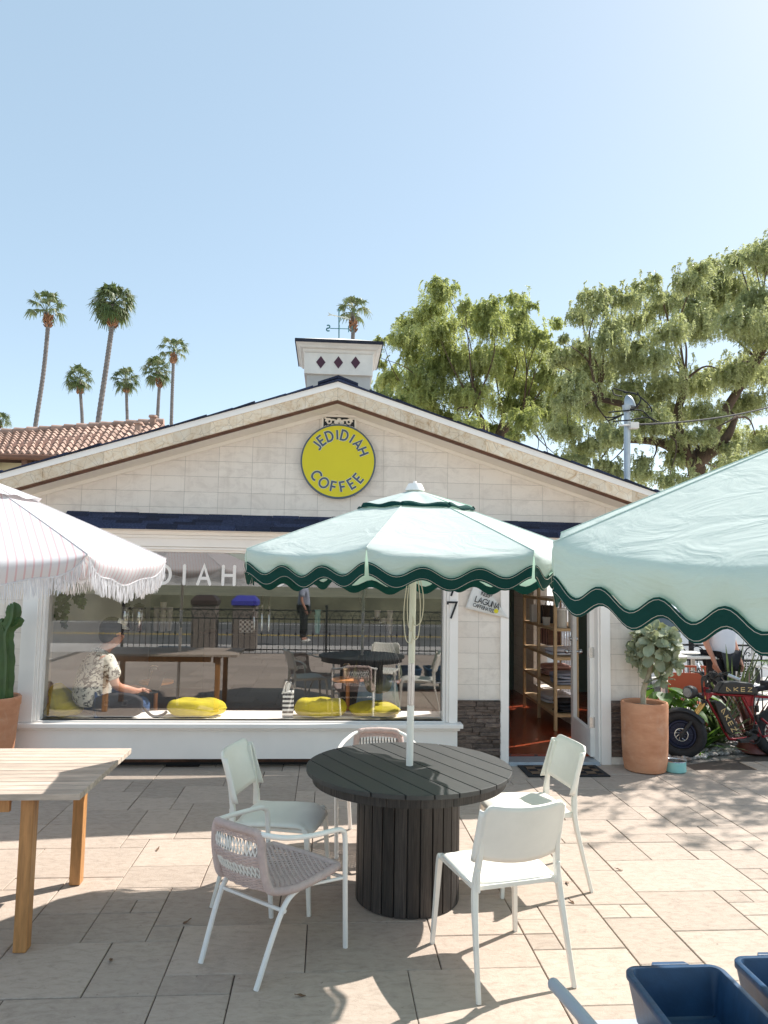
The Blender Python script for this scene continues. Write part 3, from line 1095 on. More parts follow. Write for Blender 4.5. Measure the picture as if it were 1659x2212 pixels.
obj('hood_soffit', m, MT['white_paint'], cafe)

# door surround and the open door leaf
m = MB()
m.box(DX0 - 0.083, DX0, WY - 0.03, WY + 0.2, 0.0, 2.09)
m.box(DX1, DX1 + 0.02, WY - 0.01, WY + 0.2, 0.0, 2.06)
m.box(DX1 + 0.0205, DX1 + 0.12, WY - 0.035, WY + 0.2, 0.0, 2.09)
m.box(DX0 + 0.001, DX1 + 0.02, WY - 0.03, WY + 0.2, 2.062, 2.089)
m.box(DX0 + 0.001, DX1 + 0.019, WY, WY + 0.2, DZ1 - 0.05, DZ1)
obj('door_surround', m, MT['white_paint'], cafe, bevel=0.004)
m = MB()
m.box(DX0, DX1, WY - 0.04, WY + 0.2, -0.05, 0.028)
m.box(DX0, DX1, WY - 0.07, WY - 0.041, -0.05, 0.012)
obj('threshold', m, MT['galvanised'], cafe, bevel=0.003)
# leaf in its own frame: hinge at origin, leaf along +x
ang = rad(84)
hx, hy = DX1 - 0.02, WY + 0.10
dm = Matrix.Translation((hx, hy, 0)) @ Matrix.Rotation(ang, 4, 'Z')
LW = 0.86


def leafbox(m, x0, x1, y0, y1, z0, z1):
    vs = [dm @ Vector(p) for p in [(x0, y0, z0), (x1, y0, z0), (x1, y1, z0), (x0, y1, z0), (x0, y0, z1), (x1, y0, z1), (x1, y1, z1), (x0, y1, z1)]]
    m.add(vs, [(3, 2, 1, 0), (4, 5, 6, 7), (0, 1, 5, 4), (1, 2, 6, 5), (2, 3, 7, 6), (3, 0, 4, 7)])


m = MB()
leafbox(m, 0, 0.11, -0.022, 0.022, 0.045, 2.0)
leafbox(m, LW - 0.11, LW, -0.022, 0.022, 0.045, 2.0)
leafbox(m, 0.1105, LW - 0.1105, -0.021, 0.021, 0.045, 0.30)
leafbox(m, 0.1105, LW - 0.1105, -0.021, 0.021, 1.89, 2.0)
door = obj('door', m, MT['white_paint'], cafe, bevel=0.004)
m = MB()
m.add([dm @ Vector(q_) for q_ in ((0.1105, 0, 0.301), (LW - 0.1105, 0, 0.301), (LW - 0.1105, 0, 1.889), (0.1105, 0, 1.889))], [(0, 1, 2, 3)])
obj('pane', m, MT['door_glass'], door)
for s in (-1, 1):
    m = MB()
    a = dm @ Vector((LW - 0.055, s * 0.022, 1.0))
    b = dm @ Vector((LW - 0.055, s * 0.075, 1.0))
    m.cyl(a, b, 0.012)
    m.sphere(b, 0.028, 12, 8)
    m.cyl(dm @ Vector((LW - 0.055, s * 0.022, 1.14)), dm @ Vector((LW - 0.055, s * 0.04, 1.14)), 0.024)
    obj('handle', m, MT['steel'], door, smooth=40)
for zz in (0.33, 1.02, 1.75):
    m = MB()
    leafbox(m, -0.003, -0.0005, -0.022, 0.03, zz, zz + 0.10)
    m.cyl(dm @ Vector((-0.004, -0.026, zz - 0.004)), dm @ Vector((-0.004, -0.026, zz + 0.104)), 0.007, seg=8)
    obj('hinge', m, MT['steel'], door)

# house numbers
for k, (zt) in enumerate((1.56, 1.775)):
    m = MB()
    letter(m, '7', 0.155, (1.205, FYW - 0.014, zt - 0.155), (1, 0, 0), (0, 0, 1), (0, -1, 0), 0.018, 0.008)
    obj('house_number', m, MT['black'], cafe)

# carved vent over the sign
vent = obj('gable_vent', (lambda q: (q.box(-0.09, 0.245, WY - 0.012, WY - 0.001, 3.19, 3.378), q)[1])(MB()), MT['black'], cafe)
m = MB()
for a in ((-0.094, -0.076), (0.231, 0.249)):
    m.box(a[0], a[1], WY - 0.035, WY - 0.001, 3.18, 3.385)
m.box(-0.0755, 0.2305, WY - 0.034, WY - 0.001, 3.362, 3.384)
for s in (-1, 1):
    cx = 0.0775
    for (px, pz, r0, turns, a0) in ((0.10, 3.315, 0.032, 1.2, 0), (0.125, 3.25, 0.030, 1.1, 2), (0.055, 3.27, 0.026, 1.0, 4)):
        pts = [(cx + s * (px + (r0 * (1 - 0.6 * t)) * math.cos(a0 + t * turns * 2 * PI)), WY - 0.022, pz + (r0 * (1 - 0.6 * t)) * math.sin(a0 + t * turns * 2 * PI)) for t in [i / 16 for i in range(17)]]
        m.tube(pts, 0.009, 6)
    m.tube(smooth_pts([(cx + s * 0.145, WY - 0.022, 3.35), (cx + s * 0.09, WY - 0.022, 3.335), (cx + s * 0.04, WY - 0.022, 3.33), (cx + s * 0.012, WY - 0.022, 3.30)], 5), 0.009, 6)
for k in range(5):
    a = PI / 2 + k * 2 * PI / 5
    m.sphere((cx + 0.028 * math.cos(a), WY - 0.024, 3.30 + 0.03 * math.sin(a)), 0.024, 10, 6, (1, 0.5, 1))
obj('carving', m, MT['cream_paint'], vent, smooth=50)

# chimney
chim = bpy.data.objects.new('chimney', None)
COL.objects.link(chim)
chim.parent = cafe
CY = 9.0
cx0, cx1 = -0.315, 0.475
m = MB()
m.box(cx0, cx1, CY + 0.02, CY + 0.82, 3.0, 4.292)
obj('shaft', m, mat('chimney_stone', (0.55, 0.53, 0.50), 0.85, var=0.15, vs=6, bump=0.5, bs=14), chim)
m = MB()
m.box(cx0 - 0.035, cx1 + 0.03, CY - 0.02, CY + 0.86, 4.293, 4.56)
obj('collar', m, MT['old_white'], chim, bevel=0.004)
m = MB()
a = (cx0 - 0.036, cx1 + 0.031, CY - 0.021, CY + 0.861, 4.5605)
prof = [(0.0, 4.561), (0.012, 4.575), (0.02, 4.60), (0.055, 4.612), (0.07, 4.635), (0.105, 4.66)]
rings = []
for o, z in prof:
    rings.append([(a[0] - o, a[2] - o, z), (a[1] + o, a[2] - o, z), (a[1] + o, a[3] + o, z), (a[0] - o, a[3] + o, z)])
vs = [p for r in rings for p in r]
fs = []
for i in range(len(rings) - 1):
    for k in range(4):
        fs.append((4 * i + k, 4 * i + (k + 1) % 4, 4 * i + 4 + (k + 1) % 4, 4 * i + 4 + k))
fs += [(3, 2, 1, 0), tuple(4 * (len(rings) - 1) + k for k in range(4))]
m.add(vs, fs)
obj('cornice', m, MT['old_white'], chim)
m = MB()
o = 0.118
e = (a[0] - o, a[1] + o, a[2] - o, a[3] + o)
mid = ((e[0] + e[1]) / 2, (e[2] + e[3]) / 2)
m.box(e[0], e[1], e[2], e[3], 4.661, 4.70)
obj('cap_edge', m, mat('cap_felt', (0.02, 0.022, 0.035), 0.8, var=0.5, vs=8), chim)
m = MB()
m.add([(e[0] + .01, e[2] + .01, 4.7005), (e[1] - .01, e[2] + .01, 4.7005), (e[1] - .01, e[3] - .01, 4.7005), (e[0] + .01, e[3] - .01, 4.7005), (mid[0], mid[1], 4.90)], [(0, 1, 4), (1, 2, 4), (2, 3, 4), (3, 0, 4), (3, 2, 1, 0)])
obj('cap', m, MT['old_white'], chim)
for px in (693, 731, 768):
    c = P(px, 783 + (px - 731) * 0.012, CY - 0.02)
    m = MB()
    m.prism([(c.x - .058, c.z), (c.x, c.z - .079), (c.x + .058, c.z), (c.x, c.z + .079)], (0, CY - 0.0215, 0), (1, 0, 0), (0, 0, 1), (0, -1, 0), 0.004)
    obj('diamond', m, MT['maroon'], chim)

# weather vane
v = thing('weather_vane', 'green weather vane with letters and a pale arrow on the chimney cap', 'weather vane', (mid[0], mid[1], 4.88))
mx, my = mid
m = MB()
m.tube([(mx, my, 4.85), (mx - 0.01, my, 5.28)], 0.008, 8)
m.sphere((mx - 0.01, my, 5.285), 0.014, 8, 6)
obj('mast', m, MT['vane_green'], v, smooth=40)
m = MB()
zc = 5.03
m.tube([(mx - 0.12, my, zc - 0.002), (mx + 0.12, my, zc + 0.002)], 0.006, 6)
m.tube([(mx, my - 0.12, zc), (mx, my + 0.12, zc)], 0.006, 6)
arms = obj('arms', m, MT['vane_green'], v)
m = MB()
letter(m, 'S', 0.078, (mx - 0.145, my, zc - 0.039), (-1, 0, 0), (0, 0, 1), (0, -1, 0), 0.017, 0.006)
obj('letter', m, MT['vane_green'], arms)
m = MB()
letter(m, 'N', 0.078, (mx + 0.145, my, zc - 0.039), (-1, 0, 0), (0, 0, 1), (0, -1, 0), 0.015, 0.006)
obj('letter', m, MT['vane_green'], arms)
m = MB()
t0, t1 = Vector((mx - 0.12, my + 0.06, 5.235)), Vector((mx + 0.10, my - 0.06, 5.155))
m.tube([t0, t1], 0.008, 6)
dd = (t1 - t0).normalized()
for q, s_ in ((t1, 1), (t0, 1)):
    m.prism([(-0.045, -0.028), (0.035, 0), (-0.045, 0.028), (-0.015, 0)], q, dd, (0, 0, 1), dd.cross(Vector((0, 0, 1))), 0.006)
obj('arrow', m, MT['vane_pale'], v)

# round sign
SCX, SCZ, SR = 0.078, 2.915, 0.368
sg = thing('round_sign', 'round yellow cafe sign with dark lettering high on the gable', 'sign', (SCX, WY - 0.06, SCZ))
m = MB()
m.prism([(SCX + SR * math.cos(2 * PI * k / 96), SCZ + SR * math.sin(2 * PI * k / 96)) for k in range(96)], (0, WY - 0.002, 0), (1, 0, 0), (0, 0, 1), (0, -1, 0), 0.058)
obj('backing', m, MT['slate_blue'], sg)
m = MB()
m.prism([(SCX + 0.352 * math.cos(2 * PI * k / 96), SCZ + 0.352 * math.sin(2 * PI * k / 96)) for k in range(96)], (0, WY - 0.0605, 0), (1, 0, 0), (0, 0, 1), (0, -1, 0), 0.003)
obj('face', m, MT['sign_yellow'], sg)
for word, angs, top in (('JEDIDIAH', (-56, -39.5, -20.5, -3.4, 12.5, 30, 47, 67), True), ('COFFEE', (-55, -32, -9, 11.5, 32, 51.5), False)):
    m, mo = MB(), MB()
    rr = 0.262 if top else 0.256
    for ch, an in zip(word, angs):
        t = rad(an)
        if top:
            er = Vector((math.sin(t), 0, math.cos(t)))
            ex = Vector((math.cos(t), 0, -math.sin(t)))
        else:
            er = Vector((-math.sin(t), 0, math.cos(t)))
            ex = Vector((math.cos(t), 0, math.sin(t)))
        ctr = Vector((SCX, WY - 0.0635, SCZ)) + (er * rr if top else er * -rr)
        size = 0.094
        o = ctr - er * (size / 2)
        letter(mo, ch, size, o, ex, er, (0, -1, 0), 0.0255, 0.0012)
        letter(m, ch, size, o + Vector((0, -0.0013, 0)), ex, er, (0, -1, 0), 0.0185, 0.002)
    b = obj('lettering', m, MT['slate_blue'], sg)
    obj('letter_outline', mo, MT['paper'], b)

# pennant beside the door
pen = thing('pennant_banner', 'white triangular pennant with hand-lettered words beside the doorway', 'banner', tuple(P(1045, 1310, WY - 0.03)))
a = P(1005, 1314, WY - 0.03)
b = P(1100, 1337, WY - 0.045)
c = P(1030, 1244, WY - 0.03)
ex = (b - a).normalized()
m = MB()
ny = Vector((0, -1, 0))
L = (b - a).length
up2 = (c - a) - ex * (c - a).dot(ex)
ey = up2.normalized()
H0 = up2.length
ez = ex.cross(ey)
if ez.y > 0:
    ez = -ez


def pf(u, v):
    x = (c - a).dot(ex) * v + u * L * (1 - v)
    y = H0 * v
    return a + ex * x + ey * y + ez * (0.012 * math.sin(6 * u + 2 * v) * u)


m.grid(pf, 14, 12)
cl = obj('cloth', m, MT['paper'], pen, smooth=60, solid=0.0015)
def word(m, txt, size, org, ex, ey, ez, wd, gap=0.16):
    x = 0
    for ch in txt:
        w = STROKES[ch][1]
        letter(m, ch, size, Vector(org) + Vector(ex) * ((x + w / 2) * size), ex, ey, ez, wd, 0.0012, True)
        x += w + gap


m = MB()
z2 = ez * 0.014
ex2 = (ex * math.cos(rad(-5)) + ey * math.sin(rad(-5)))
ey2 = (ey * math.cos(rad(-5)) - ex * math.sin(rad(-5)))
word(m, 'LAGUNA', 0.052, a + ex * 0.075 + ey * 0.088 + z2, ex2, ey2, ez, 0.0085, 0.16)
word(m, 'CAFFEINATED', 0.030, a + ex * 0.065 + ey * 0.040 + z2, ex2, ey2, ez, 0.0048, 0.14)
word(m, 'KEEP', 0.04, a + ex * 0.12 + ey * 0.165 + z2, ex2, ey2, ez, 0.007, 0.15)
obj('lettering', m, MT['black'], pen)
m = MB()
m.prism([(0.022 * math.cos(2 * PI * k / 20), 0.022 * math.sin(2 * PI * k / 20)) for k in range(20)], a + ex * 0.30 + ey * 0.045 + ez * 0.015, ex, ey, ez, 0.0012)
obj('stamp', m, MT['sign_yellow'], pen)

# doormat
dmat = thing('doormat', 'dark rubber doormat with a brown chequered pattern before the open door', 'doormat', (2.26, 6.93, 0))
m = MB()
m.box(1.86, 2.63, 6.73, 7.12, 0.003, 0.014)
obj('rubber_border', m, MT['rubber'], dmat, bevel=0.004)
m = MB()
m.box(1.91, 2.58, 6.775, 7.075, 0.0145, 0.019)
obj('checked_insert', m, MT['mat_checks'], dmat)

# ------------------------------------------------------------------ interior shell
m = MB()
m.box(WL + 0.2, WR - 0.2, WY + 0.2, BACK - 0.2, -0.1, 0.048)
obj('inner_floor', m, MT['terracotta_floor'], cafe)
m = MB()
m.box(WL + 0.21, WR - 0.21, WY + 0.21, 7.75, 2.25, 2.3)
m.box(WL + 0.21, WR - 0.21, 8.85, BACK - 0.21, 2.25, 2.3)
m.box(WL + 0.21, -2.1, 7.75, 8.85, 2.25, 2.3)
m.box(2.55, WR - 0.21, 7.75, 8.85, 2.25, 2.3)
obj('inner_ceiling', m, MT['inner_white'], cafe)  # left open below the added roof opening to light the seat
m = MB()
m.box(WL + 0.21, WR - 0.21, 11.6, 11.7, 0.05, 2.25)
obj('back_wall', m, MT['green_wall'], cafe)
m = MB()
m.box(-2.80, -2.70, WY + 0.305, 11.6, 0.05, 2.25)
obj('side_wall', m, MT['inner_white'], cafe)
m = MB()
m.box(1.27, 1.37, WY + 0.205, 7.72, 0.05, 2.249)
m.box(1.371, 1.72, WY + 0.205, 7.5, 0.05, 2.249)
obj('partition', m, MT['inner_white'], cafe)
m = MB()
m.box(-2.69, 1.26, WY + 0.06, WY + 0.56, 0.05, 0.405)
obj('window_seat', m, MT['white_paint'], cafe, bevel=0.005)
m = MB()
m.box(-1.6, 1.2, 9.9, 10.5, 0.05, 0.98)
m.box(-1.65, 1.25, 9.86, 10.54, 0.981, 1.02)
obj('counter', m, MT['inner_dark'], cafe, bevel=0.004)
# ------------------------------------------------------------------ umbrellas
def umbrella(name, label, pole_xy, pole_z0, pole_z1, ctr, rim, apex, R_, th0, drop, amp, waves, style, tilt=None, n=8, flap_s=0.28, cords=False, flap=True, back=0.0):
    """ctr: canopy axis (x, y); th0: bearing of one corner, degrees from the viewer's side"""
    root = thing(name, label, 'umbrella', (pole_xy[0], pole_xy[1], pole_z0), 0, 'market umbrellas on the patio')
    cx, cy = ctr
    tm = Matrix.Identity(4)
    if tilt:
        piv = Vector((cx, cy, rim))
        tm = Matrix.Translation(piv) @ Matrix.Rotation(rad(tilt[0]), 4, 'X') @ Matrix.Rotation(rad(tilt[1]), 4, 'Y') @ Matrix.Translation(-piv)
    T = lambda p: tm @ Vector(p)
    cor = []
    for k in range(n):
        a = rad(th0 + 360 / n * k)
        cor.append(Vector((cx + R_ * math.sin(a), cy - R_ * math.cos(a), rim)))
    ap = Vector((cx, cy, apex))
    fab, trim = (MT['mint_canvas'], MT['green_trim']) if style == 'scallop' else (MT['striped'], MT['fringe'])
    edge = (cor[1] - cor[0]).length

    def dropz(u, k=0):
        if style == 'scallop':
            far = max(0.0, (cor[k].y + cor[(k + 1) % n].y) / 2 - cy) / R_
            return drop + back * far - amp * math.cos(2 * PI * waves * u)
        return 0.015 + drop * (1 - abs(2 * u - 1) ** 3.2) + 0.012 * math.sin(5 * u * PI)

    def cpt(k, u, s):
        a, b = cor[k], cor[(k + 1) % n]
        w = 4 * u * (1 - u)
        p = ap.lerp(a.lerp(b, u), s)
        # ribs bow up slightly, cloth between them sags
        p.z += 0.004 * 4 * s * (1 - s)
        p.z -= 0.020 * w * s * s
        mid = (a + b) / 2 - Vector((cx, cy, rim))
        mid.z = 0
        p -= mid.normalized() * (0.028 * w * s * s)
        return p

    def vpt(k, u, t, dz):
        """valance: t runs 0..1 down from the rim, soft fold at the top"""
        p = cpt(k, u, 1.0)
        a, b = cor[k], cor[(k + 1) % n]
        nrm = ((a + b) / 2 - Vector((cx, cy, rim)))
        nrm.z = 0
        nrm.normalize()
        w = (4 * u * (1 - u)) ** 0.6
        bulge = 0.034 * w * math.sin(PI * min(1, t * 0.95) ** 0.65)
        wob = 0.006 * math.sin(9 * u + 3.1 * k) * t
        e = (b - a).normalized()
        pinch = 0.010 * t * (1 if u < 0.5 else -1) * (1 - w)
        return p + nrm * (bulge + wob) - Vector((0, 0, dz * t)) + e * pinch

    m = MB()
    m.uv = []
    nu, ns, nt = 24, 14, 7
    for k in range(n):
        def fn(i, j):
            u = i
            if j <= ns:
                s = 0.03 + 0.97 * j / ns
                return cpt(k, u, s)
            t = (j - ns) / nt
            return vpt(k, u, t, dropz(u, k) - (0.052 if style == 'scallop' else 0.0))
        base = len(m.v)
        vs = []
        for j in range(ns + nt + 1):
            for i in range(nu + 1):
                vs.append(T(fn(i / nu, j)))
                s = min(1, 0.03 + 0.97 * j / ns)
                m.uv.append(((i / nu - 0.5) * edge * s + 7 * 0.036 * k, j / (ns + nt)))
        fs = []
        wd = nu + 1
        for j in range(ns + nt):
            for i in range(nu):
                fs.append((j * wd + i, (j + 1) * wd + i, (j + 1) * wd + i + 1, j * wd + i + 1))
        m.add(vs, fs)
    can = obj('canopy', m, fab, root, smooth=70, recalc=False)
    m = MB()
    for k in range(n):
        m.tube([T(cpt(k, 0, s) + Vector((0, 0, 0.001))) for s in (0.04, 0.2, 0.4, 0.6, 0.8, 1.0)], 0.0032, 5)
    obj('seam', m, fab, can, smooth=60)

    # edging: dark wavy band with stitching, or cotton fringe
    m = MB()
    st = MB()
    if style == 'scallop':
        for k in range(n):
            N = 48
            rows = []
            for i in range(N + 1):
                u = 0.006 + 0.988 * i / N
                d = dropz(u, k)
                p0 = vpt(k, u, max(0.0, (d - 0.062)) / d, d)
                p1 = vpt(k, u, 1.0, d)
                a, b = cor[k], cor[(k + 1) % n]
                nrm = ((a + b) / 2 - Vector((cx, cy, rim)))
                nrm.z = 0
                nrm.normalize()
                o = nrm * 0.0022
                rows.append((T(p0 + o), T((p0 + p1) / 2 + o * 1.6), T(p1 + o), T(p1 - o), T((p0 + p1) / 2 - o * 1.6), T(p0 - o)))
                if True:
                    for q, f in ((0, 0.10), (1, 0.90)):
                        pass
            vs = [p for r in rows for p in r]
            fs = []
            for i in range(N):
                for q in range(5):
                    fs.append((6 * i + q, 6 * i + q + 1, 6 * i + 6 + q + 1, 6 * i + 6 + q))
            m.add(vs, fs)
            for f in (0.12, 0.88):
                st.tube([r[0].lerp(r[2], f) + (r[1] - r[4]) * 0.25 for r in rows], 0.0008, 4, caps=False)
        tr = obj('edging', m, trim, can, smooth=60)
        obj('stitching', st, MT['stitch'], tr)
    else:
        R = random.Random(hash(name) % 1000 + 5)
        for k in range(n):
            a, b = cor[k], cor[(k + 1) % n]
            nrm = ((a + b) / 2 - Vector((cx, cy, rim)))
            nrm.z = 0
            nrm.normalize()
            e = (b - a).normalized()
            N = 120
            rows = []
            for i in range(N):
                u = (i + 0.5) / N
                p = vpt(k, u, 1.0, dropz(u))
                L = R.uniform(0.082, 0.102)
                sw, ph = R.uniform(-0.006, 0.006), R.uniform(0, 6)
                pts = [p + nrm * (0.003 * math.sin(ph)) + e * (sw * t * t + 0.0016 * math.sin(ph + 7 * t)) - Vector((0, 0, L * t - 0.004)) + nrm * 0.004 * math.sin(ph * 2 + 3 * t) for t in (0, .33, .66, 1)]
                m.tube([T(q) for q in pts], [0.0024, 0.0024, 0.0022, 0.0014], 4, caps=False)
            band = [T(vpt(k, i / 40, 1.0, dropz(i / 40))) for i in range(41)]
            m.tube(band, 0.0045, 5, caps=False)
        obj('fringe', m, trim, can)
    # crown flap and cap
    if flap:
        m = MB()
        fl = MB()
        for k in range(n):
            def fn(u, s, k=k):
                s2 = 0.05 + flap_s * s
                p = cpt(k, u, s2)
                p.z += 0.012 + 0.012 * s + 0.006 * math.sin(u * 2 * PI * 1.5 + k) * s
                return T(p)
            m.grid(fn, 10, 6, True)
            if style == 'scallop':
                def fe(u, t, k=k):
                    q = cpt(k, u, 0.05 + flap_s)
                    r = (q - ap)
                    r.z = 0
                    q.z += 0.024 + 0.006 * math.sin(u * 2 * PI * 1.5 + k) - t * (0.022 + 0.006 * math.sin(u * 9 + 2 * k))
                    return T(q + r.normalized() * (0.006 + 0.012 * t))
                fl.grid(fe, 12, 2, True)
        c2 = obj('crown_flap', m, fab, root, smooth=70, recalc=False)
        if style == 'scallop':
            obj('edging', fl, trim, c2, smooth=70, solid=0.003)
    m = MB()
    prof = [(0.020, -0.02), (0.058, -0.004), (0.056, 0.004), (0.044, 0.028), (0.040, 0.036), (0.012, 0.040), (0.012, 0.046), (0.008, 0.052)]
    m.lathe(prof, (0, 0, 0), 20)
    m.v = [tuple(T(Vector(p) + ap + Vector((0, 0, 0.006)))) for p in m.v]
    obj('cap', m, MT['white_paint'], root, smooth=35)
    # ribs and struts
    hub = Vector((cx, cy, apex - 0.34))
    for k in range(n):
        m = MB()
        pts = [cpt(k, 0, s) - Vector((0, 0, 0.014)) for s in (0.05, 0.3, 0.55, 0.8, 0.985)]
        m.tube([T(p) for p in pts], 0.0065, 6)
        m.tube([T(hub), T(pts[2])], 0.0055, 6)
        obj('rib', m, MT['white_metal'], root, smooth=40)
    m = MB()
    m.lathe([(0.018, -0.05), (0.034, -0.045), (0.034, 0.0), (0.02, 0.012)], (0, 0, 0), 16)
    m.v = [tuple(T(Vector(p) + hub)) for p in m.v]
    obj('runner', m, MT['white_metal'], root, smooth=35)
    # pole
    b = Vector((pole_xy[0], pole_xy[1], pole_z0))
    t = T(ap)
    d = t - b
    f = lambda z: b + d * ((z - pole_z0) / d.z)
    z1, z2 = pole_z1
    m = MB()
    m.cyl(b, f(z1), 0.0205, seg=20)
    obj('lower_pole', m, MT['white_paint'], root, smooth=40)
    m = MB()
    m.cyl(f(z1 + 0.001), f(z2 - 0.001), 0.0175, seg=20)
    for k in range(10):
        aa = 2 * PI * k / 10
        o = Vector((math.cos(aa) * 0.0175, math.sin(aa) * 0.0175, 0))
        m.tube([f(z1 + 0.002) + o, f(z2 - 0.002) + o], 0.002, 4)
    obj('joint_sleeve', m, MT['steel'], root, smooth=40)
    m = MB()
    m.cyl(f(z2), t, 0.0195, seg=20)
    obj('upper_pole', m, MT['pole_cream'], root, smooth=40)
    if cords:
        m = MB()
        zt = rim - 0.10
        for dx, lo, w in ((-0.055, 1.42, 0.02), (-0.036, 1.49, 0.015), (0.040, 1.44, 0.02), (0.058, 1.52, 0.015)):
            p = f(zt)
            pts = [p + Vector((dx * 0.5, -0.03, 0)), Vector((p.x + dx, p.y - 0.034, (zt + lo) / 2)), Vector((p.x + dx * 0.8, p.y - 0.034, lo + 0.03)), Vector((p.x + dx * 0.2, p.y - 0.03, lo)), f(lo + 0.05) + Vector((0, -0.022, 0))]
            m.tube(smooth_pts(pts, 6), 0.0030, 6)
        obj('cord', m, MT['cord'], root, smooth=60)
    return root


TCX, TCY, TTZ = 0.49, 4.30, 0.722
umbrella('market_umbrella', 'mint canvas umbrella with scalloped green edging standing through the round black table', (TCX, TCY), 0.03, (1.06, 1.30), (0.503, 4.29), 1.928, 2.305, 1.03, -18.75, 0.150, 0.024, 3, 'scallop', cords=True, back=0.07)
umbrella('market_umbrella', 'mint canvas umbrella cut off by the edge of the picture above the blue tubs', (2.13, 2.66), 0.03, (1.06, 1.30), (1.912, 2.51), 1.930, 2.42, 1.15, -87, 0.200, 0.028, 4, 'scallop', tilt=(6.0, 0.0), flap_s=0.19)
umbrella('market_umbrella', 'white umbrella with thin pink stripes and a cotton fringe over the teak table', (-1.97, 4.23), 0.03, (1.06, 1.30), (-1.96, 4.23), 1.880, 2.315, 1.03, 52.5, 0.105, 0, 1, 'fringe')
for X, Y in ((2.13, 2.66),):
    b = thing('umbrella_base', 'round weighted base under the umbrella beside the blue tubs', 'umbrella base', (X, Y, 0))
    m = MB()
    m.lathe([(0.22, 0.0), (0.22, 0.045), (0.18, 0.07), (0.05, 0.085), (0.05, 0.25), (0.024, 0.25)], (X, Y, 0.001), 32)
    obj('weight', m, MT['grey_plastic'], b, smooth=35)

# ------------------------------------------------------------------ round black table
tb = thing('round_table', 'round black plank table on a drum base of dark slats', 'table', (TCX, TCY, 0))
TR = 0.585
ang = rad(-64)
ex, ey = Vector((1, 0, 0)), Vector((0, 1, 0))
m = MB()
nb = 9
bw = 2 * TR / nb
for i in range(nb):
    a, b = -TR + i * bw + 0.0035, -TR + (i + 1) * bw - 0.0035
    poly = []
    K = 14
    for q in range(K + 1):
        y = a + (b - a) * q / K
        poly.append((math.sqrt(max(0, TR * TR - y * y)), y))
    for q in range(K, -1, -1):
        y = a + (b - a) * q / K
        poly.append((-math.sqrt(max(0, TR * TR - y * y)), y))
    m.prism(poly, (0, 0, TTZ - 0.024), ex, ey, (0, 0, 1), 0.024)
obj('tabletop', m, MT['charred_top'], tb, bevel=0.002, seg=2, local=True).rotation_euler = (0, 0, ang)
m = MB()
R0, R1 = TR - 0.035, TR - 0.075
for k in range(20):
    a0, a1 = 2 * PI * k / 20 + 0.002, 2 * PI * (k + 1) / 20 - 0.002
    pts = [(R0 * math.cos(a0 + (a1 - a0) * i / 6), R0 * math.sin(a0 + (a1 - a0) * i / 6)) for i in range(7)] + [(R1 * math.cos(a1 + (a0 - a1) * i / 6), R1 * math.sin(a1 + (a0 - a1) * i / 6)) for i in range(7)]
    m.prism(pts, (TCX, TCY, TTZ - 0.075), (1, 0, 0), (0, 1, 0), (0, 0, 1), 0.050)
m.lathe([(R1, 0), (R1, 0.048)], (TCX, TCY, TTZ - 0.074), 48)
obj('rim', m, MT['charred_side'], tb)
m = MB()
BR = 0.292
ns = 26
for k in range(ns):
    a0, a1 = 2 * PI * k / ns + 0.011, 2 * PI * (k + 1) / ns - 0.011
    pts = [(BR * math.cos(a), BR * math.sin(a)) for a in (a0, (a0 + a1) / 2, a1)] + [((BR - 0.02) * math.cos(a), (BR - 0.02) * math.sin(a)) for a in (a1, (a0 + a1) / 2, a0)]
    m.prism(pts, (TCX, TCY, 0.004), (1, 0, 0), (0, 1, 0), (0, 0, 1), TTZ - 0.08)
obj('drum_base', m, MT['charred_side'], tb, bevel=0.0025, seg=1)
m = MB()
m.lathe([(BR - 0.014, 0), (BR - 0.014, TTZ - 0.085)], (TCX, TCY, 0.002), 40)
obj('drum_core', m, MT['black'], tb)

# ------------------------------------------------------------------ teak table
TX1, TY0, TY1, TZ = -1.15, 3.69, 4.62, 0.745
TX0 = -2.95
tt = thing('teak_table', 'weathered teak table with a slatted top and thick square legs', 'table', ((TX0 + TX1) / 2, (TY0 + TY1) / 2, 0))
m = MB()
nsl = 13
sw = (TY1 - TY0) / nsl
for i in range(nsl):
    m.box(TX0, TX1, TY0 + i * sw + 0.0028, TY0 + (i + 1) * sw - 0.0028, TZ - 0.03, TZ)
obj('tabletop', m, MT['teak_top'], tt, bevel=0.002)
m = MB()
m.box(TX0 + 0.09, TX1 - 0.35, TY0 + 0.075, TY0 + 0.10, TZ - 0.105, TZ - 0.0345)
m.box(TX0 + 0.09, TX1 - 0.35, TY1 - 0.10, TY1 - 0.075, TZ - 0.105, TZ - 0.0345)
m.box(TX1 - 0.33, TX1 - 0.30, TY0 + 0.16, TY1 - 0.16, TZ - 0.125, TZ - 0.0345)
m.box(TX0 + 0.10, TX0 + 0.13, TY0 + 0.16, TY1 - 0.16, TZ - 0.125, TZ - 0.0345)
obj('apron', m, MT['teak'], tt, bevel=0.002)
m = MB()
m.box(TX0 + 0.02, TX1 - 0.02, TY0 + 0.02, TY1 - 0.02, TZ - 0.034, TZ - 0.0305)
obj('gap_shade_sheet', m, MT['dark_wood_strip'], tt)  # dark sheet added below the slats so their gaps look shaded
lx1 = -1.408
for lx in (lx1, TX0 + 0.12):
    for ly in (TY0 + 0.085, TY1 - 0.085):
        m = MB()
        m.box(lx - 0.031, lx + 0.031, ly - 0.034, ly + 0.034, 0.002, TZ - 0.0345)
        obj('leg', m, MT['teak'], tt, bevel=0.006)

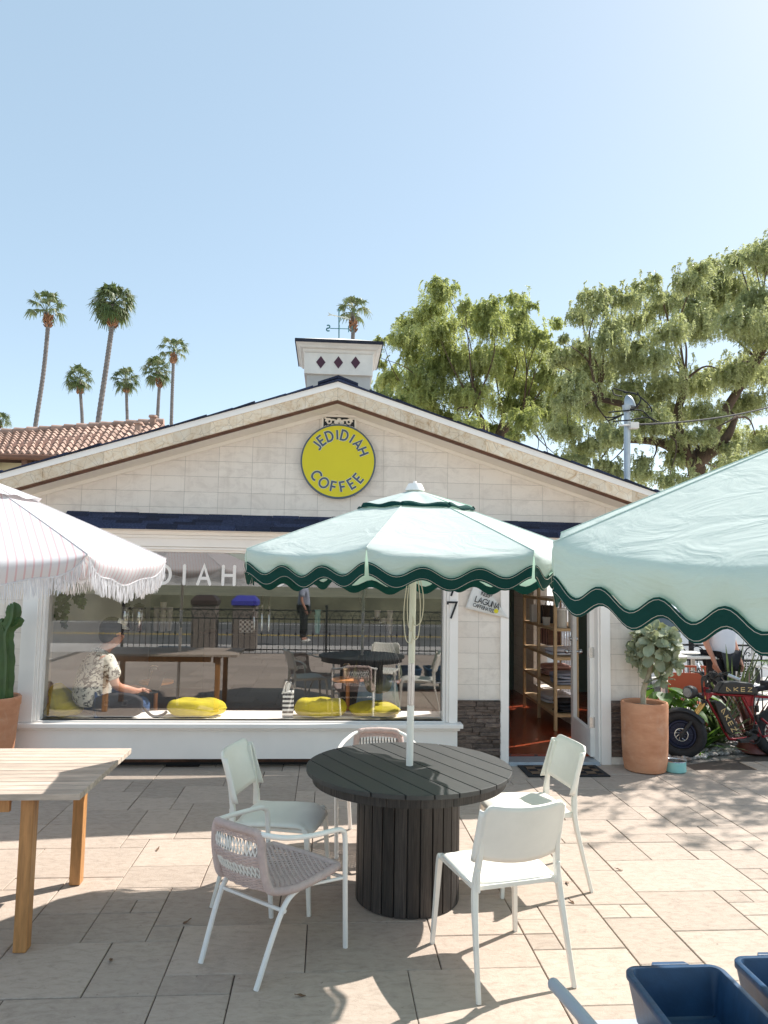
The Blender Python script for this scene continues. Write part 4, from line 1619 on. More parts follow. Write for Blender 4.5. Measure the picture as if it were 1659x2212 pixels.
# ------------------------------------------------------------------ white stacking chairs
def white_chair(label):
    t = thing('white_chair', label, 'chair', (0, 0, 0), 0, 'white moulded chairs around the black table')

    def seat_fn(u, v):
        a, b = 2 * u - 1, 2 * v - 1
        # square to rounded square
        p = 5.0
        k = (abs(a) ** p + abs(b) ** p) ** (1 / p)
        mx_ = max(abs(a), abs(b))
        f = mx_ / k if k > 1e-6 else 1
        x, y = a * f * 0.218, b * f * 0.222 + 0.012
        z = 0.452 - 0.014 * (1 - a * a) * (1 - b * b) - 0.012 * max(0, -b)
        if b > 0.55:
            z -= 0.045 * ((b - 0.55) / 0.45) ** 2
        if abs(a) > 0.8:
            z -= 0.012 * ((abs(a) - 0.8) / 0.2) ** 2
        return (x, y, z)
    m = MB()
    m.grid(seat_fn, 20, 20)
    obj('seat', m, MT['white_plastic'], t, smooth=60, solid=0.014, local=True)

    def back_fn(u, v):
        a = 2 * u - 1
        w = 0.198 + 0.008 * (1 - v)
        x = a * w
        # side returns wrap the posts
        cy = -0.262 - 0.075 * v
        y = cy + 0.040 * a * a
        zb = 0.565 + 0.022 * (1 - a * a) * -1
        zt = 0.815 - 0.014 * (1 - abs(a) ** 2.2) - (0.03 * max(0, (abs(a) - 0.82) / 0.18) ** 2)
        return (x, y, zb + (zt - zb) * v)
    m = MB()
    m.grid(back_fn, 24, 10)
    bk = obj('backrest', m, MT['white_plastic'], t, smooth=60, solid=0.013, local=True)
    for s in (-1, 1):
        m = MB()
        def wrap(u, v, s=s):
            cy = -0.262 - 0.075 * v
            w = 0.198 + 0.008 * (1 - v)
            zt = 0.783
            ph = u * PI * 0.75
            return (s * (w - 0.004 + 0.014 * math.sin(ph)), cy + 0.040 + 0.020 - 0.020 * math.cos(ph) , 0.565 - 0.02 + (zt - 0.545) * v)
        m.grid(wrap, 6, 8)
        obj('post_cover', m, MT['white_plastic'], bk, smooth=60, solid=0.008, local=True)
    for s in (-1, 1):
        m = MB()
        pts = smooth_pts([(s * 0.232, -0.315, 0.0), (s * 0.222, -0.262, 0.22), (s * 0.210, -0.222, 0.42), (s * 0.194, -0.232, 0.56), (s * 0.186, -0.276, 0.77)], 5)
        rs = [0.0135 + 0.0055 * math.exp(-((p.z - 0.45) / 0.22) ** 2) for p in pts]
        m.tube(pts, rs, 4, phase=PI / 4)
        obj('leg', m, MT['white_plastic'], t, smooth=60, bevel=0.003, local=True)
        m = MB()
        pts = smooth_pts([(s * 0.228, 0.228, 0.0), (s * 0.216, 0.212, 0.22), (s * 0.207, 0.198, 0.40), (s * 0.205, 0.180, 0.432)], 5)
        rs = [0.0135 + 0.005 * (p.z / 0.43) for p in pts]
        m.tube(pts, rs, 4, phase=PI / 4)
        obj('leg', m, MT['white_plastic'], t, smooth=60, bevel=0.003, local=True)
    m = MB()
    for s in (-1, 1):
        m.bar((s * 0.198, -0.235, 0.43), (s * 0.198, 0.19, 0.425), 0.02, 0.03)
        m.obox((s * 0.200, -0.225, 0.468), (0.018, 0.035, 0.095))
    m.bar((-0.2, -0.20, 0.428), (0.2, -0.20, 0.428), 0.03, 0.022)
    obj('seat_frame', m, MT['white_plastic'], t, bevel=0.004, local=True)
    return t


def facing(fx, fy):
    return math.atan2(-fx, fy)


wc = white_chair('white moulded chair standing in full sun nearest the blue tubs, back to the viewer')
wc.location = (0.832, 3.595, 0)
wc.rotation_euler = (0, 0, facing(-0.234, 0.972))
dup(wc, (1.225, 4.505, 0), facing(-0.985, -0.11), 'white moulded chair towards the doormat with a shadow across its sunlit seat')
dup(wc, (-0.225, 4.35, 0), facing(0.973, -0.233), 'white moulded chair standing behind the woven armchair in the shade')

# ------------------------------------------------------------------ woven armchairs
def woven_chair(label):
    t = thing('woven_armchair', label, 'chair', (0, 0, 0), 0, 'woven rope armchairs with white tube frames')
    # arm and back hoop with front legs as one bent tube
    half = [(0.262, 0.250, 0.0), (0.272, 0.225, 0.34), (0.276, 0.212, 0.585), (0.276, 0.185, 0.635), (0.274, 0.13, 0.650), (0.262, -0.03, 0.665), (0.222, -0.17, 0.685), (0.15, -0.262, 0.712), (0.0, -0.292, 0.722)]
    path = half + [(-x, y, z) for x, y, z in half[-2::-1]]
    pts = smooth_pts(path, 6)
    front = [p for p in pts]
    iz = [i for i, p in enumerate(pts) if p.z > 0.575]
    i0, i1 = iz[0], iz[-1]
    m = MB()
    m.tube(pts[i0:i1 + 1], 0.0135, 10, caps=False)
    obj('arm_hoop', m, MT['white_metal'], t, smooth=50, local=True)
    for seg_ in (pts[:i0 + 1], pts[i1:]):
        m = MB()
        m.tube(seg_, 0.0135, 10)
        obj('leg', m, MT['white_metal'], t, smooth=50, local=True)
    for s in (-1, 1):
        m = MB()
        m.tube(smooth_pts([(s * 0.205, 0.06, 0.405), (s * 0.212, -0.05, 0.398), (s * 0.210, -0.135, 0.36), (s * 0.204, -0.205, 0.24), (s * 0.19, -0.30, 0.0)], 6), 0.0135, 10)
        obj('leg', m, MT['white_metal'], t, smooth=50, local=True)
    m = MB()
    m.tube([(-0.225, -0.160, 0.325), (0.225, -0.160, 0.325)], 0.010, 8)
    m.tube([(-0.27, 0.222, 0.375), (0.27, 0.222, 0.375)], 0.010, 8)
    for s in (-1, 1):
        m.tube([(s * 0.268, 0.222, 0.375), (s * 0.21, -0.02, 0.398)], 0.009, 8)
    obj('stretcher', m, MT['white_metal'], t, smooth=50, local=True)

    def seat_z(a, b):
        return 0.425 - 0.022 * (1 - a * a) * (1 - b * b) + 0.012 * b

    # wrapped rails round the seat and up the back
    m = MB()
    rail = smooth_pts([(0.232, 0.215, 0.432), (0.238, 0.10, 0.425), (0.222, -0.08, 0.412), (0.176, -0.185, 0.418), (0.168, -0.225, 0.46), (0.163, -0.255, 0.58), (0.158, -0.262, 0.67)], 6)
    top = smooth_pts([(0.158, -0.262, 0.67), (0.14, -0.268, 0.712), (0.10, -0.284, 0.722), (0.0, -0.294, 0.726)], 6)
    ring = rail + top[1:]
    m.tube(ring, 0.0195, 10)
    m.tube([(-p.x, p.y, p.z) for p in ring], 0.0195, 10)
    m.tube([(0.232, 0.215, 0.432), (0, 0.228, 0.432), (-0.232, 0.215, 0.432)], 0.0195, 10)
    m.tube([(0.176, -0.185, 0.418), (0, -0.195, 0.410), (-0.176, -0.185, 0.418)], 0.0150, 10)
    for i in range(2, len(ring) - 1):
        for q in (0.0, 0.33, 0.66):
            p = ring[i].lerp(ring[i + 1], q) if i + 1 < len(ring) else ring[i]
            d = (ring[min(i + 1, len(ring) - 1)] - ring[i - 1]).normalized()
            for s in (-1, 1):
                pp, d2 = Vector((s * p.x, p.y, p.z)), Vector((s * d.x, d.y, d.z))
                u = d2.orthogonal().normalized()
                w = d2.cross(u)
                m.tube([pp + (u * math.cos(a) + w * math.sin(a)) * 0.0200 for a in [2 * PI * k / 10 for k in range(10)]], 0.0016, 4, closed=True)
    obj('wrapped_rail', m, MT['rope_taupe'], t, smooth=60, local=True)
    # seat weave
    m = MB()
    rows, warp = 30, 11
    for i in range(rows):
        b = -1 + 2 * (i + 0.5) / rows
        y = 0.012 + 0.205 * b
        hw = 0.222 if b > -0.2 else 0.222 - 0.05 * (-0.2 - b) / 0.8
        pts = []
        for k in range(45):
            a = -1 + 2 * k / 44
            pts.append((a * hw, y, seat_z(a, b) + 0.0045 * math.cos(a * warp * PI / 2 * 2 + i * PI)))
        m.tube(pts, 0.0054, 5, caps=False)
    for k in range(warp * 2 + 1):
        a = -0.96 + 1.92 * k / (warp * 2)
        m.tube([(a * (0.222 if j > 2 else 0.19), 0.012 + 0.205 * (-1 + 2 * j / 8), seat_z(a, -1 + 2 * j / 8)) for j in range(9)], 0.0036, 4, caps=False)
    obj('seat', m, MT['rope_taupe'], t, smooth=60, local=True)
    # back weave

    def bp(a, z):
        w = 0.164
        y = -0.205 - 0.055 * min(1.0, max(0, (z - 0.43) / 0.15)) - 0.03 * (1 - a * a) - 0.012 * (z - 0.43)
        return Vector((a * w, y, z))
    m = MB()
    bands = [(0.425, 0.49, 9), (0.55, 0.605, 7), (0.665, 0.715, 6)]
    for z0, z1, n in bands:
        for i in range(n):
            z = z0 + (z1 - z0) * (i + 0.5) / n
            pts = []
            for k in range(41):
                a = -1 + 2 * k / 40
                p = bp(a, z - 0.014 * (1 - a * a) * (-1 if z > 0.64 else 0.6))
                p.y += 0.004 * math.cos(a * 20 + i * PI)
                pts.append(p)
            m.tube(pts, 0.0048, 5, caps=False)
    for k in range(15):
        a = -0.93 + 1.86 * k / 14
        for z0, z1, n in bands:
            m.tube([bp(a, z0), bp(a, z1)], 0.0034, 4, caps=False)
    wv = obj('back_weave', m, MT['rope_taupe'], t, smooth=60, local=True)
    m, mk = MB(), MB()
    for z0, z1 in ((0.486, 0.554), (0.60, 0.67)):
        for k in range(14):
            a0, a1 = -0.93 + 1.86 * k / 14, -0.93 + 1.86 * (k + 1) / 14
            for aa, bb, mm in ((a0, a1, m), (a1, a0, m)):
                mm.tube([bp(aa, z0), bp((aa + bb) / 2, (z0 + z1) / 2) + Vector((0, -0.003, 0)), bp(bb, z1)], 0.0036, 4, caps=False)
            mk.tube([bp(a0, z0) + Vector((0, 0.006, 0)), bp(a0, z1) + Vector((0, 0.006, 0))], 0.0030, 4, caps=False)
    obj('cross_lacing', m, MT['white_metal'], wv, local=True)
    obj('dark_gap_lines', mk, MT['black'], wv, local=True)  # black lines standing in for the dark gaps seen through the lacing
    return t


wv = woven_chair('taupe woven armchair with a white tube frame standing nearest the teak table')
wv.scale = (0.96, 0.96, 0.895)
wv.location = (-0.219, 3.722, 0)
wv.rotation_euler = (0, 0, facing(0.651, 0.759))
dup(wv, (0.375, 5.10, 0), facing(-0.06, -1.0), 'taupe woven armchair mostly hidden behind the round black table').scale = (1.0, 1.0, 0.96)

# ------------------------------------------------------------------ bus tubs on a low cart
def tub(label, x0, x1, y0, y1, z):
    t = thing('bus_tub', label, 'tub', ((x0 + x1) / 2, (y0 + y1) / 2, z - 0.17), 0, 'blue bus tubs on the cart')

    def ring(o, zz, r, nseg=8):
        pts = []
        for cx_, cy_, a0 in ((x1 - r, y1 - r, 0), (x0 + r, y1 - r, 90), (x0 + r, y0 + r, 180), (x1 - r, y0 + r, 270)):
            for k in range(nseg + 1):
                a = rad(a0 + 90 * k / nseg)
                pts.append((cx_ + (r + o) * math.cos(a), cy_ + (r + o) * math.sin(a), zz))
        return pts
    r = 0.055
    prof = [(-0.048, z - 0.17), (-0.036, z - 0.168), (-0.006, z - 0.02), (0.0, z - 0.018), (0.0, z + 0.0), (-0.004, z + 0.004), (-0.022, z + 0.004), (-0.026, z - 0.002), (-0.050, z - 0.155), (-0.062, z - 0.160)]
    m = MB()
    rings = [ring(o, zz, r) for o, zz in prof]
    n = len(rings[0])
    vs = [p for q in rings for p in q]
    fs = []
    for i in range(len(rings) - 1):
        for k in range(n):
            fs.append((i * n + k, i * n + (k + 1) % n, (i + 1) * n + (k + 1) % n, (i + 1) * n + k))
    fs.append(tuple(range(n - 1, -1, -1)))
    fs.append(tuple((len(rings) - 1) * n + k for k in range(n)))
    m.add(vs, fs)
    obj('basin', m, MT['bus_blue'], t, smooth=50)
    for yy, s in ((y1, 1), (y0, -1)):
        m = MB()
        xm = (x0 + x1) / 2
        m.prism([(-0.075, 0), (0.075, 0), (0.062, s * 0.022), (-0.062, s * 0.022)], (xm, yy + s * 0.0005, z - 0.006), (1, 0, 0), (0, 1, 0), (0, 0, 1), 0.010)
        obj('grip', m, MT['bus_blue'], t, bevel=0.003)


CZ = 0.165
cart = thing('utility_cart', 'grey plastic cart with a looped handle under the blue tubs', 'cart', (1.55, 2.55, 0))
m = MB()
m.box(0.995, 1.98, 2.25, 2.60, CZ - 0.03, CZ)
m.box(0.995, 1.98, 2.601, 2.83, CZ - 0.028, CZ - 0.002)
obj('tray', m, MT['grey_plastic'], cart, bevel=0.008)
m = MB()
m.tube(smooth_pts([(1.12, 2.32, 0.17), (1.05, 2.34, 0.20), (0.985, 2.42, 0.235), (0.955, 2.55, 0.26), (0.90, 2.70, 0.295), (0.87, 2.80, 0.305)], 6), 0.023, 12)
m.tube(smooth_pts([(1.10, 2.60, 0.155), (1.02, 2.585, 0.165), (0.965, 2.61, 0.20), (0.925, 2.665, 0.27)], 6), 0.021, 12)
m.sphere((0.87, 2.80, 0.305), 0.023, 12, 8)
obj('handle', m, MT['grey_plastic'], cart, smooth=50)
for X in (1.18, 1.88):
    for Y in (2.33, 2.76):
        m = MB()
        m.cyl((X - 0.015, Y, 0.052), (X + 0.015, Y, 0.052), 0.05, seg=20)
        m.box(X - 0.02, X + 0.02, Y - 0.008, Y + 0.008, 0.06, CZ - 0.031)
        obj('castor', m, MT['rubber'], cart, smooth=40)
tub('dark blue plastic tub with its whole near rim in view on the cart', 1.137, 1.52, 2.30, 2.825, 0.35)
tub('dark blue plastic tub at the corner of the picture, further along the cart', 1.585, 1.97, 2.30, 2.875, 0.352)

# ------------------------------------------------------------------ terracotta pots and bowl
PCX, PCY = 3.065, 6.98
pot = thing('terracotta_pot', 'tall terracotta pot beside the open door', 'pot', (PCX, PCY, 0))
m = MB()
pr_ = [(0.17, 0.0), (0.19, 0.012), (0.205, 0.10), (0.213, 0.30), (0.216, 0.50), (0.218, 0.625), (0.213, 0.642), (0.200, 0.645), (0.185, 0.632), (0.182, 0.56)]
m.lathe(pr_, (PCX, PCY, 0.0), 48)
obj('body', m, MT['terracotta'], pot, smooth=40)
m = MB()
m.lathe([(0.18, 0.0), (0.18, 0.02)], (PCX, PCY, 0.575), 32)
obj('soil', m, MT['soil'], pot)
CPX, CPY = -2.925, 6.84
pot2 = thing('terracotta_pot', 'terracotta pot holding the cactus at the end of the shop window', 'pot', (CPX, CPY, 0))
m = MB()
m.lathe([(0.15, 0.0), (0.17, 0.01), (0.20, 0.25), (0.225, 0.60), (0.235, 0.62), (0.235, 0.68), (0.225, 0.69), (0.205, 0.685), (0.20, 0.60)], (CPX, CPY, 0), 40)
obj('body', m, MT['terracotta'], pot2, smooth=40)
m = MB()
m.lathe([(0.20, 0.0), (0.20, 0.02)], (CPX, CPY, 0.62), 32)
obj('soil', m, MT['soil'], pot2)
BX, BY = 3.335, 6.93
bw_ = thing('water_bowl', 'turquoise dog water bowl with a steel inside on the patio', 'bowl', (BX, BY, 0))
m = MB()
m.lathe([(0.095, 0.002), (0.102, 0.01), (0.100, 0.095), (0.096, 0.098)], (BX, BY, 0), 40)
obj('shell', m, MT['mint_cup'], bw_, smooth=40)
m = MB()
m.lathe([(0.099, 0.0985), (0.095, 0.103), (0.088, 0.100), (0.075, 0.05), (0.02, 0.045)], (BX, BY, 0), 40)
obj('liner', m, MT['steel'], bw_, smooth=40)
# ------------------------------------------------------------------ fast foliage meshes
def quads_obj(name, V, mat_, parent):
    """V: (n, 4, 3) array of leaf quads"""
    n = V.shape[0]
    me = bpy.data.meshes.new(name)
    me.vertices.add(n * 4)
    me.vertices.foreach_set('co', V.reshape(-1).astype(np.float32))
    me.loops.add(n * 4)
    me.loops.foreach_set('vertex_index', np.arange(n * 4, dtype=np.int32))
    me.polygons.add(n)
    me.polygons.foreach_set('loop_start', np.arange(n, dtype=np.int32) * 4)
    me.update(calc_edges=True)
    me.validate()
    me.materials.append(mat_)
    o = bpy.data.objects.new(name, me)
    COL.objects.link(o)
    if parent is not None:
        o.parent = parent
        o.matrix_parent_inverse = parent_inv(parent)
    return o


def unit(a):
    return a / np.maximum(1e-9, np.linalg.norm(a, axis=-1, keepdims=True))


def weeping(clumps, per, seed, leaf=(0.085, 0.020), K=20, strand=1.0):
    """drooping pepper-tree sprays: strands that start in each clump and hang, with paired leaflets"""
    g = np.random.default_rng(seed)
    out = []
    for c, r in clumps:
        ns = max(6, int(per * r * r))
        d = unit(g.normal(size=(ns, 3)))
        d[:, 2] = np.abs(d[:, 2]) * 0.9 + d[:, 2] * 0.1
        rad_ = r * np.clip(np.abs(g.normal(size=(ns, 1))) * 0.75, 0.05, 1.9)
        st = np.array(c) + d * rad_ * np.array([1, 1, 0.85])
        h = unit(np.stack([d[:, 0] + g.normal(size=ns) * 0.5, d[:, 1] + g.normal(size=ns) * 0.5, np.zeros(ns)], 1))
        L = strand * r * (0.4 + 0.9 * g.random(ns))
        t = np.linspace(0.04, 1, K)
        og = (0.42 * np.sin(t * 1.5))[None, :] * L[:, None]
        dz = -(0.82 * t ** 1.7)[None, :] * L[:, None] + (0.10 * np.sin(t * 3))[None, :] * L[:, None]
        pts = st[:, None, :] + h[:, None, :] * og[..., None]
        pts[..., 2] += dz
        tg = np.gradient(pts, axis=1)
        tg = unit(tg)
        side = unit(np.cross(tg, g.normal(size=(ns, 1, 3)) * 0.6 + np.array([0, 0, 1.0])))
        for s in (-1, 1):
            jit = g.normal(size=pts.shape) * 0.25
            ax = unit(side * s + tg * 0.75 + jit + np.array([0, 0, -0.25]))
            ll = leaf[0] * (0.6 + 0.8 * g.random(pts.shape[:2]))[..., None]
            wv_ = unit(np.cross(ax, g.normal(size=pts.shape))) * leaf[1] * (0.7 + 0.6 * g.random(pts.shape[:2]))[..., None]
            a = pts
            q = np.stack([a, a + ax * ll * 0.45 + wv_, a + ax * ll, a + ax * ll * 0.45 - wv_], 2)
            out.append(q.reshape(-1, 4, 3))
    return np.concatenate(out)


def pepper(name, label, trunk_base, forks, clumps, per, seed, mat_, trunk_r, strand=1.0, leaf=(0.085, 0.020)):
    t = thing(name, label, 'tree', tuple(trunk_base), 0, 'pepper trees beyond the roof')
    m = MB()
    R = random.Random(seed)
    tb_ = Vector(trunk_base)
    f0 = Vector(forks[0])
    m.tube(smooth_pts([tb_, tb_.lerp(f0, 0.5) + Vector((R.uniform(-.2, .2), R.uniform(-.2, .2), 0)), f0], 6), [trunk_r * (1 - 0.35 * i / 12) for i in range(13)], 12)
    limbs = []
    for f in forks[1:]:
        f = Vector(f)
        mid_ = f0.lerp(f, 0.5) + Vector((R.uniform(-.25, .25), R.uniform(-.3, .3), R.uniform(-.1, .35)))
        pp = smooth_pts([f0 - Vector((0, 0, 0.15)), mid_, f], 7)
        m.tube(pp, [trunk_r * 0.55 * (1 - 0.65 * i / 14) for i in range(len(pp))], 9)
        limbs.append(f)
    for qi, (c, r) in enumerate(clumps):
        if qi % 4:
            continue
        c = Vector(c)
        near = min(limbs + [f0], key=lambda q: (q - c).length)
        mid_ = near.lerp(c, 0.5) + Vector((R.uniform(-.3, .3), R.uniform(-.3, .3), R.uniform(0, .4)))
        pp = smooth_pts([near, mid_, c], 5)
        m.tube(pp, [max(0.008, trunk_r * 0.12 * (1 - 0.85 * i / 10)) for i in range(len(pp))], 6)
        for k in range(3):
            d = Vector((R.gauss(0, 1), R.gauss(0, 1), R.uniform(0, 1))).normalized() * r * 0.5
            m.tube([c - Vector((0, 0, r * 0.3)), c + d * 0.5, c + d], [0.016, 0.010, 0.004], 4)
    obj('trunk', m, MT['bark'], t, smooth=60)
    V = weeping(clumps, per, seed, leaf, strand=strand)
    quads_obj('crown', V, mat_, t)
    return t


def cl(px, Y, spread, seed):
    """clump list from (x, y, radius) outline samples of the crown, spread in depth"""
    g = random.Random(seed)
    out = []
    for x, y, r in px:
        d = Y + g.uniform(-spread, spread)
        c0, rr = P(x, y, d), r / F_PX * d
        for q in range(3):
            o = Vector((g.gauss(0, 1), g.gauss(0, 1), g.gauss(0, 1))).normalized() * rr * g.uniform(0.25, 0.75)
            out.append((tuple(c0 + o), rr * g.uniform(0.45, 0.75)))
    return out


YA = 19.0
ca = cl([(950, 625, 36), (935, 680, 48), (885, 690, 42), (870, 750, 55), (845, 740, 22), (960, 720, 55), (1000, 660, 26), (1020, 700, 50), (1060, 655, 28), (1070, 700, 45), (1110, 650, 32), (1135, 670, 28), (1120, 720, 48), (1160, 735, 30),
         (850, 820, 45), (905, 820, 58), (960, 800, 60), (1010, 780, 60), (1070, 780, 60), (1130, 790, 52), (1175, 800, 42), (870, 890, 40), (920, 890, 50), (980, 880, 55), (1040, 860, 52), (1100, 860, 52), (1150, 870, 42),
         (830, 860, 30), (945, 940, 36), (1010, 930, 40), (1075, 930, 36), (1130, 920, 40), (825, 775, 20), (815, 735, 14), (1185, 740, 22), (1200, 700, 16), (1190, 880, 36), (1205, 770, 36), (1220, 840, 40), (1205, 930, 36), (1240, 780, 34), (1235, 900, 36), (990, 965, 30), (1100, 975, 30), (1160, 985, 28), (1180, 1015, 32), (1225, 1010, 34), (1140, 1010, 28)], YA, 1.8, 4)
pepper('pepper_tree', 'bright yellow-green pepper tree with drooping foliage rising behind the roof slope', P(1060, 1180, YA + 1) * 1, [P(1050, 985, YA), P(1000, 905, YA), P(1025, 880, YA - .5), P(1085, 905, YA + .6), P(935, 900, YA + .4), P(1130, 900, YA)], ca, 620, 11, MT['pepper_leaf'], 0.22, leaf=(0.085, 0.0125))
YB = 15.5
cb = cl([(1250, 690, 34), (1285, 660, 40), (1330, 640, 40), (1370, 640, 40), (1420, 620, 30), (1380, 690, 50), (1440, 670, 44), (1310, 710, 52), (1255, 750, 44), (1480, 640, 40), (1500, 600, 40), (1540, 575, 42), (1585, 560, 40),
         (1630, 555, 42), (1670, 560, 55), (1530, 640, 55), (1590, 630, 58), (1650, 640, 60), (1215, 780, 36), (1300, 790, 60), (1370, 770, 60), (1440, 750, 60), (1510, 720, 62), (1580, 710, 62), (1650, 720, 66),
         (1230, 850, 48), (1290, 870, 58), (1360, 860, 58), (1430, 840, 58), (1500, 810, 60), (1570, 800, 60), (1640, 800, 62), (1220, 920, 40), (1280, 950, 48), (1340, 950, 52), (1400, 930, 54), (1470, 900, 52), (1540, 880, 44),
         (1610, 880, 48), (1250, 990, 30), (1320, 1010, 40), (1390, 1010, 40), (1460, 980, 40), (1560, 960, 36), (1640, 950, 44), (1725, 650, 60), (1730, 740, 70), (1720, 860, 60), (1215, 735, 18), (1560, 1010, 46), (1620, 1000, 50), (1690, 970, 60), (1500, 1045, 40), (1440, 1050, 36), (1370, 1060, 30), (1590, 940, 44), (1520, 940, 44), (1260, 1045, 28), (1300, 1065, 26), (1205, 1000, 30)], YB, 1.6, 5)
pepper('pepper_tree', 'broad dusky pepper tree with thick twisted limbs behind the grey service mast', P(1560, 1240, YB + 0.5), [P(1500, 990, YB), P(1590, 900, YB - .6), P(1400, 930, YB), P(1640, 780, YB), P(1330, 950, YB + .5), P(1480, 820, YB), P(1290, 860, YB)], cb, 800, 12, MT['pepper_dark'], 0.28, leaf=(0.070, 0.0105))
# third crown further along, outside the right edge; it throws the dappled shade on the paving
cc = []
g = random.Random(8)
for k in range(15):
    cc.append(((7.75 + g.uniform(-0.8, 1.8), 8.5 + g.uniform(-0.9, 0.9), 4.7 + g.uniform(-0.7, 1.0)), g.uniform(0.45, 0.8)))
pepper('pepper_tree', 'pepper tree beside the cafe corner casting dappled shade on the paving', (8.3, 9.4, -0.1), [(8.0, 9.2, 2.6), (7.0, 8.6, 4.3), (8.0, 9.0, 4.5), (7.2, 8.0, 4.6)], cc, 90, 13, MT['pepper_leaf'], 0.20, leaf=(0.07, 0.0105))


# ------------------------------------------------------------------ fan palms
def palm(label, trunk_px, crown_px, crown_r, Y, seed, leaves=46, skirt=0.5):
    g = random.Random(seed)
    pts = [P(crown_px[0] * 0.6 + trunk_px[0][0] * 0.4, crown_px[1] + 8, Y)] + [P(x, y, Y) for x, y in trunk_px]
    a, b = pts[-2], pts[-1]
    k = (b.z + 0.1) / max(0.05, (a.z - b.z))
    foot = b + (b - a) * k * 0.8
    foot.z = -0.1
    t = thing('fan_palm', label, 'palm tree', tuple(foot), 0, 'fan palms on the skyline')
    path = smooth_pts(pts + [b.lerp(foot, 0.5), foot], 10)
    r0 = crown_r / F_PX * Y
    tr = r0 * 0.078
    fine = []
    for i in range(len(path) - 1):
        for q in range(3):
            fine.append(path[i].lerp(path[i + 1], q / 3))
    m = MB()
    m.tube(fine, [tr * (0.9 + 0.25 * i / len(fine)) * (1.09 if i % 2 else 0.95) for i in range(len(fine))], 10)
    obj('trunk', m, MT['palm_bark'], t)
    top = pts[1]
    cc_ = P(crown_px[0], crown_px[1], Y)
    m = MB()
    for k in range(70):
        aa, zz = g.uniform(0, 2 * PI), g.uniform(-0.05, 0.42) * r0
        d = Vector((math.cos(aa), math.sin(aa), 0))
        p = top + d * tr * 1.1 + Vector((0, 0, zz - 0.18 * r0))
        m.tube([p, p + d * 0.10 * r0 + Vector((0, 0, 0.10 * r0))], [0.035 * r0, 0.012 * r0], 4)
    obj('husk', m, MT['palm_skirt'], t)
    quads = []
    pet = MB()
    hub = pts[0]
    gg = np.random.default_rng(seed)
    for k in range(leaves):
        f = (k + 0.5) / leaves
        el = rad(82 - 138 * f ** (0.9)) if skirt > 0.3 else rad(84 - 112 * f)
        az = k * 2.399963 + g.uniform(-.3, .3)
        d = Vector((math.cos(az) * math.cos(el), math.sin(az) * math.cos(el), math.sin(el)))
        L = r0 * g.uniform(0.42, 0.66)
        e = hub + d * L * 0.80 + Vector((0, 0, 0.10 * r0 * math.cos(el)))
        pet.tube([hub, (hub + e) / 2 + Vector((0, 0, 0.04 * r0)), e], 0.010 * r0, 4)
        side = d.cross(Vector((0, 0, 1)))
        if side.length < 0.1:
            side = Vector((1, 0, 0))
        side.normalize()
        up = side.cross(d)
        side = (side * math.cos(g.uniform(-.6, .6)) + up * math.sin(g.uniform(-.6, .6))).normalized()
        nb_ = 17
        for q in range(nb_):
            an = rad(-88 + 176 * q / (nb_ - 1))
            bd = (d * math.cos(an) + side * math.sin(an)).normalized()
            bl = r0 * 0.42 * (0.68 + 0.32 * math.cos(an)) * g.uniform(0.85, 1.15)
            w = bl * 0.070
            nn = bd.cross(up).normalized()
            m1 = e + bd * bl * 0.55 - Vector((0, 0, bl * 0.05))
            drp = bl * g.uniform(0.15, 0.75)
            m2 = e + bd * bl * 0.88 - Vector((0, 0, drp))
            quads.append([e - nn * w * 0.3, e + nn * w * 0.3, m1 + nn * w, m1 - nn * w])
            quads.append([m1 - nn * w, m1 + nn * w, m2 + nn * w * 0.2, m2 - nn * w * 0.2])
    obj('petioles', pet, MT['palm_leaf'], t)
    quads_obj('crown', np.array([[tuple(p) for p in q] for q in quads]), MT['palm_leaf'], t)


palm('second tallest fan palm, with a loose crown and a curving trunk', [(104, 694), (94, 804), (75, 931)], (96, 665), 56, 42, 1, 22, 0.2)
palm('tallest fan palm with a dense shaggy crown and a leaning trunk', [(243, 694), (231, 783), (211, 919)], (245, 650), 66, 38, 2, 50, 0.9)
palm('small fan palm between the two tallest palms', [(173, 842), (176, 880), (178, 921)], (169, 812), 42, 66, 3, 34, 0.9)
palm('small fan palm standing alone beside the tallest trunk', [(273, 840), (274, 880), (275, 914)], (271, 815), 40, 66, 4, 34, 0.9)
palm('fan palm overlapped by a slimmer palm near the white roof edge', [(344, 828), (342, 870), (340, 911)], (337, 795), 44, 60, 5, 36, 0.9)
palm('slim fan palm with long spiky flower stalks nearest the white roof edge', [(375, 776), (372, 850), (370, 918)], (377, 752), 44, 48, 6, 20, 0.2)
palm('fan palm rising directly behind the chimney', [(763, 706), (762, 740), (761, 800)], (762, 668), 56, 44, 7, 18, 0.2)
palm('low fan palm peeping over the tiled roof at the picture edge', [(-4, 918), (-4, 935), (-4, 950)], (-4, 905), 38, 60, 8, 24, 0.2)

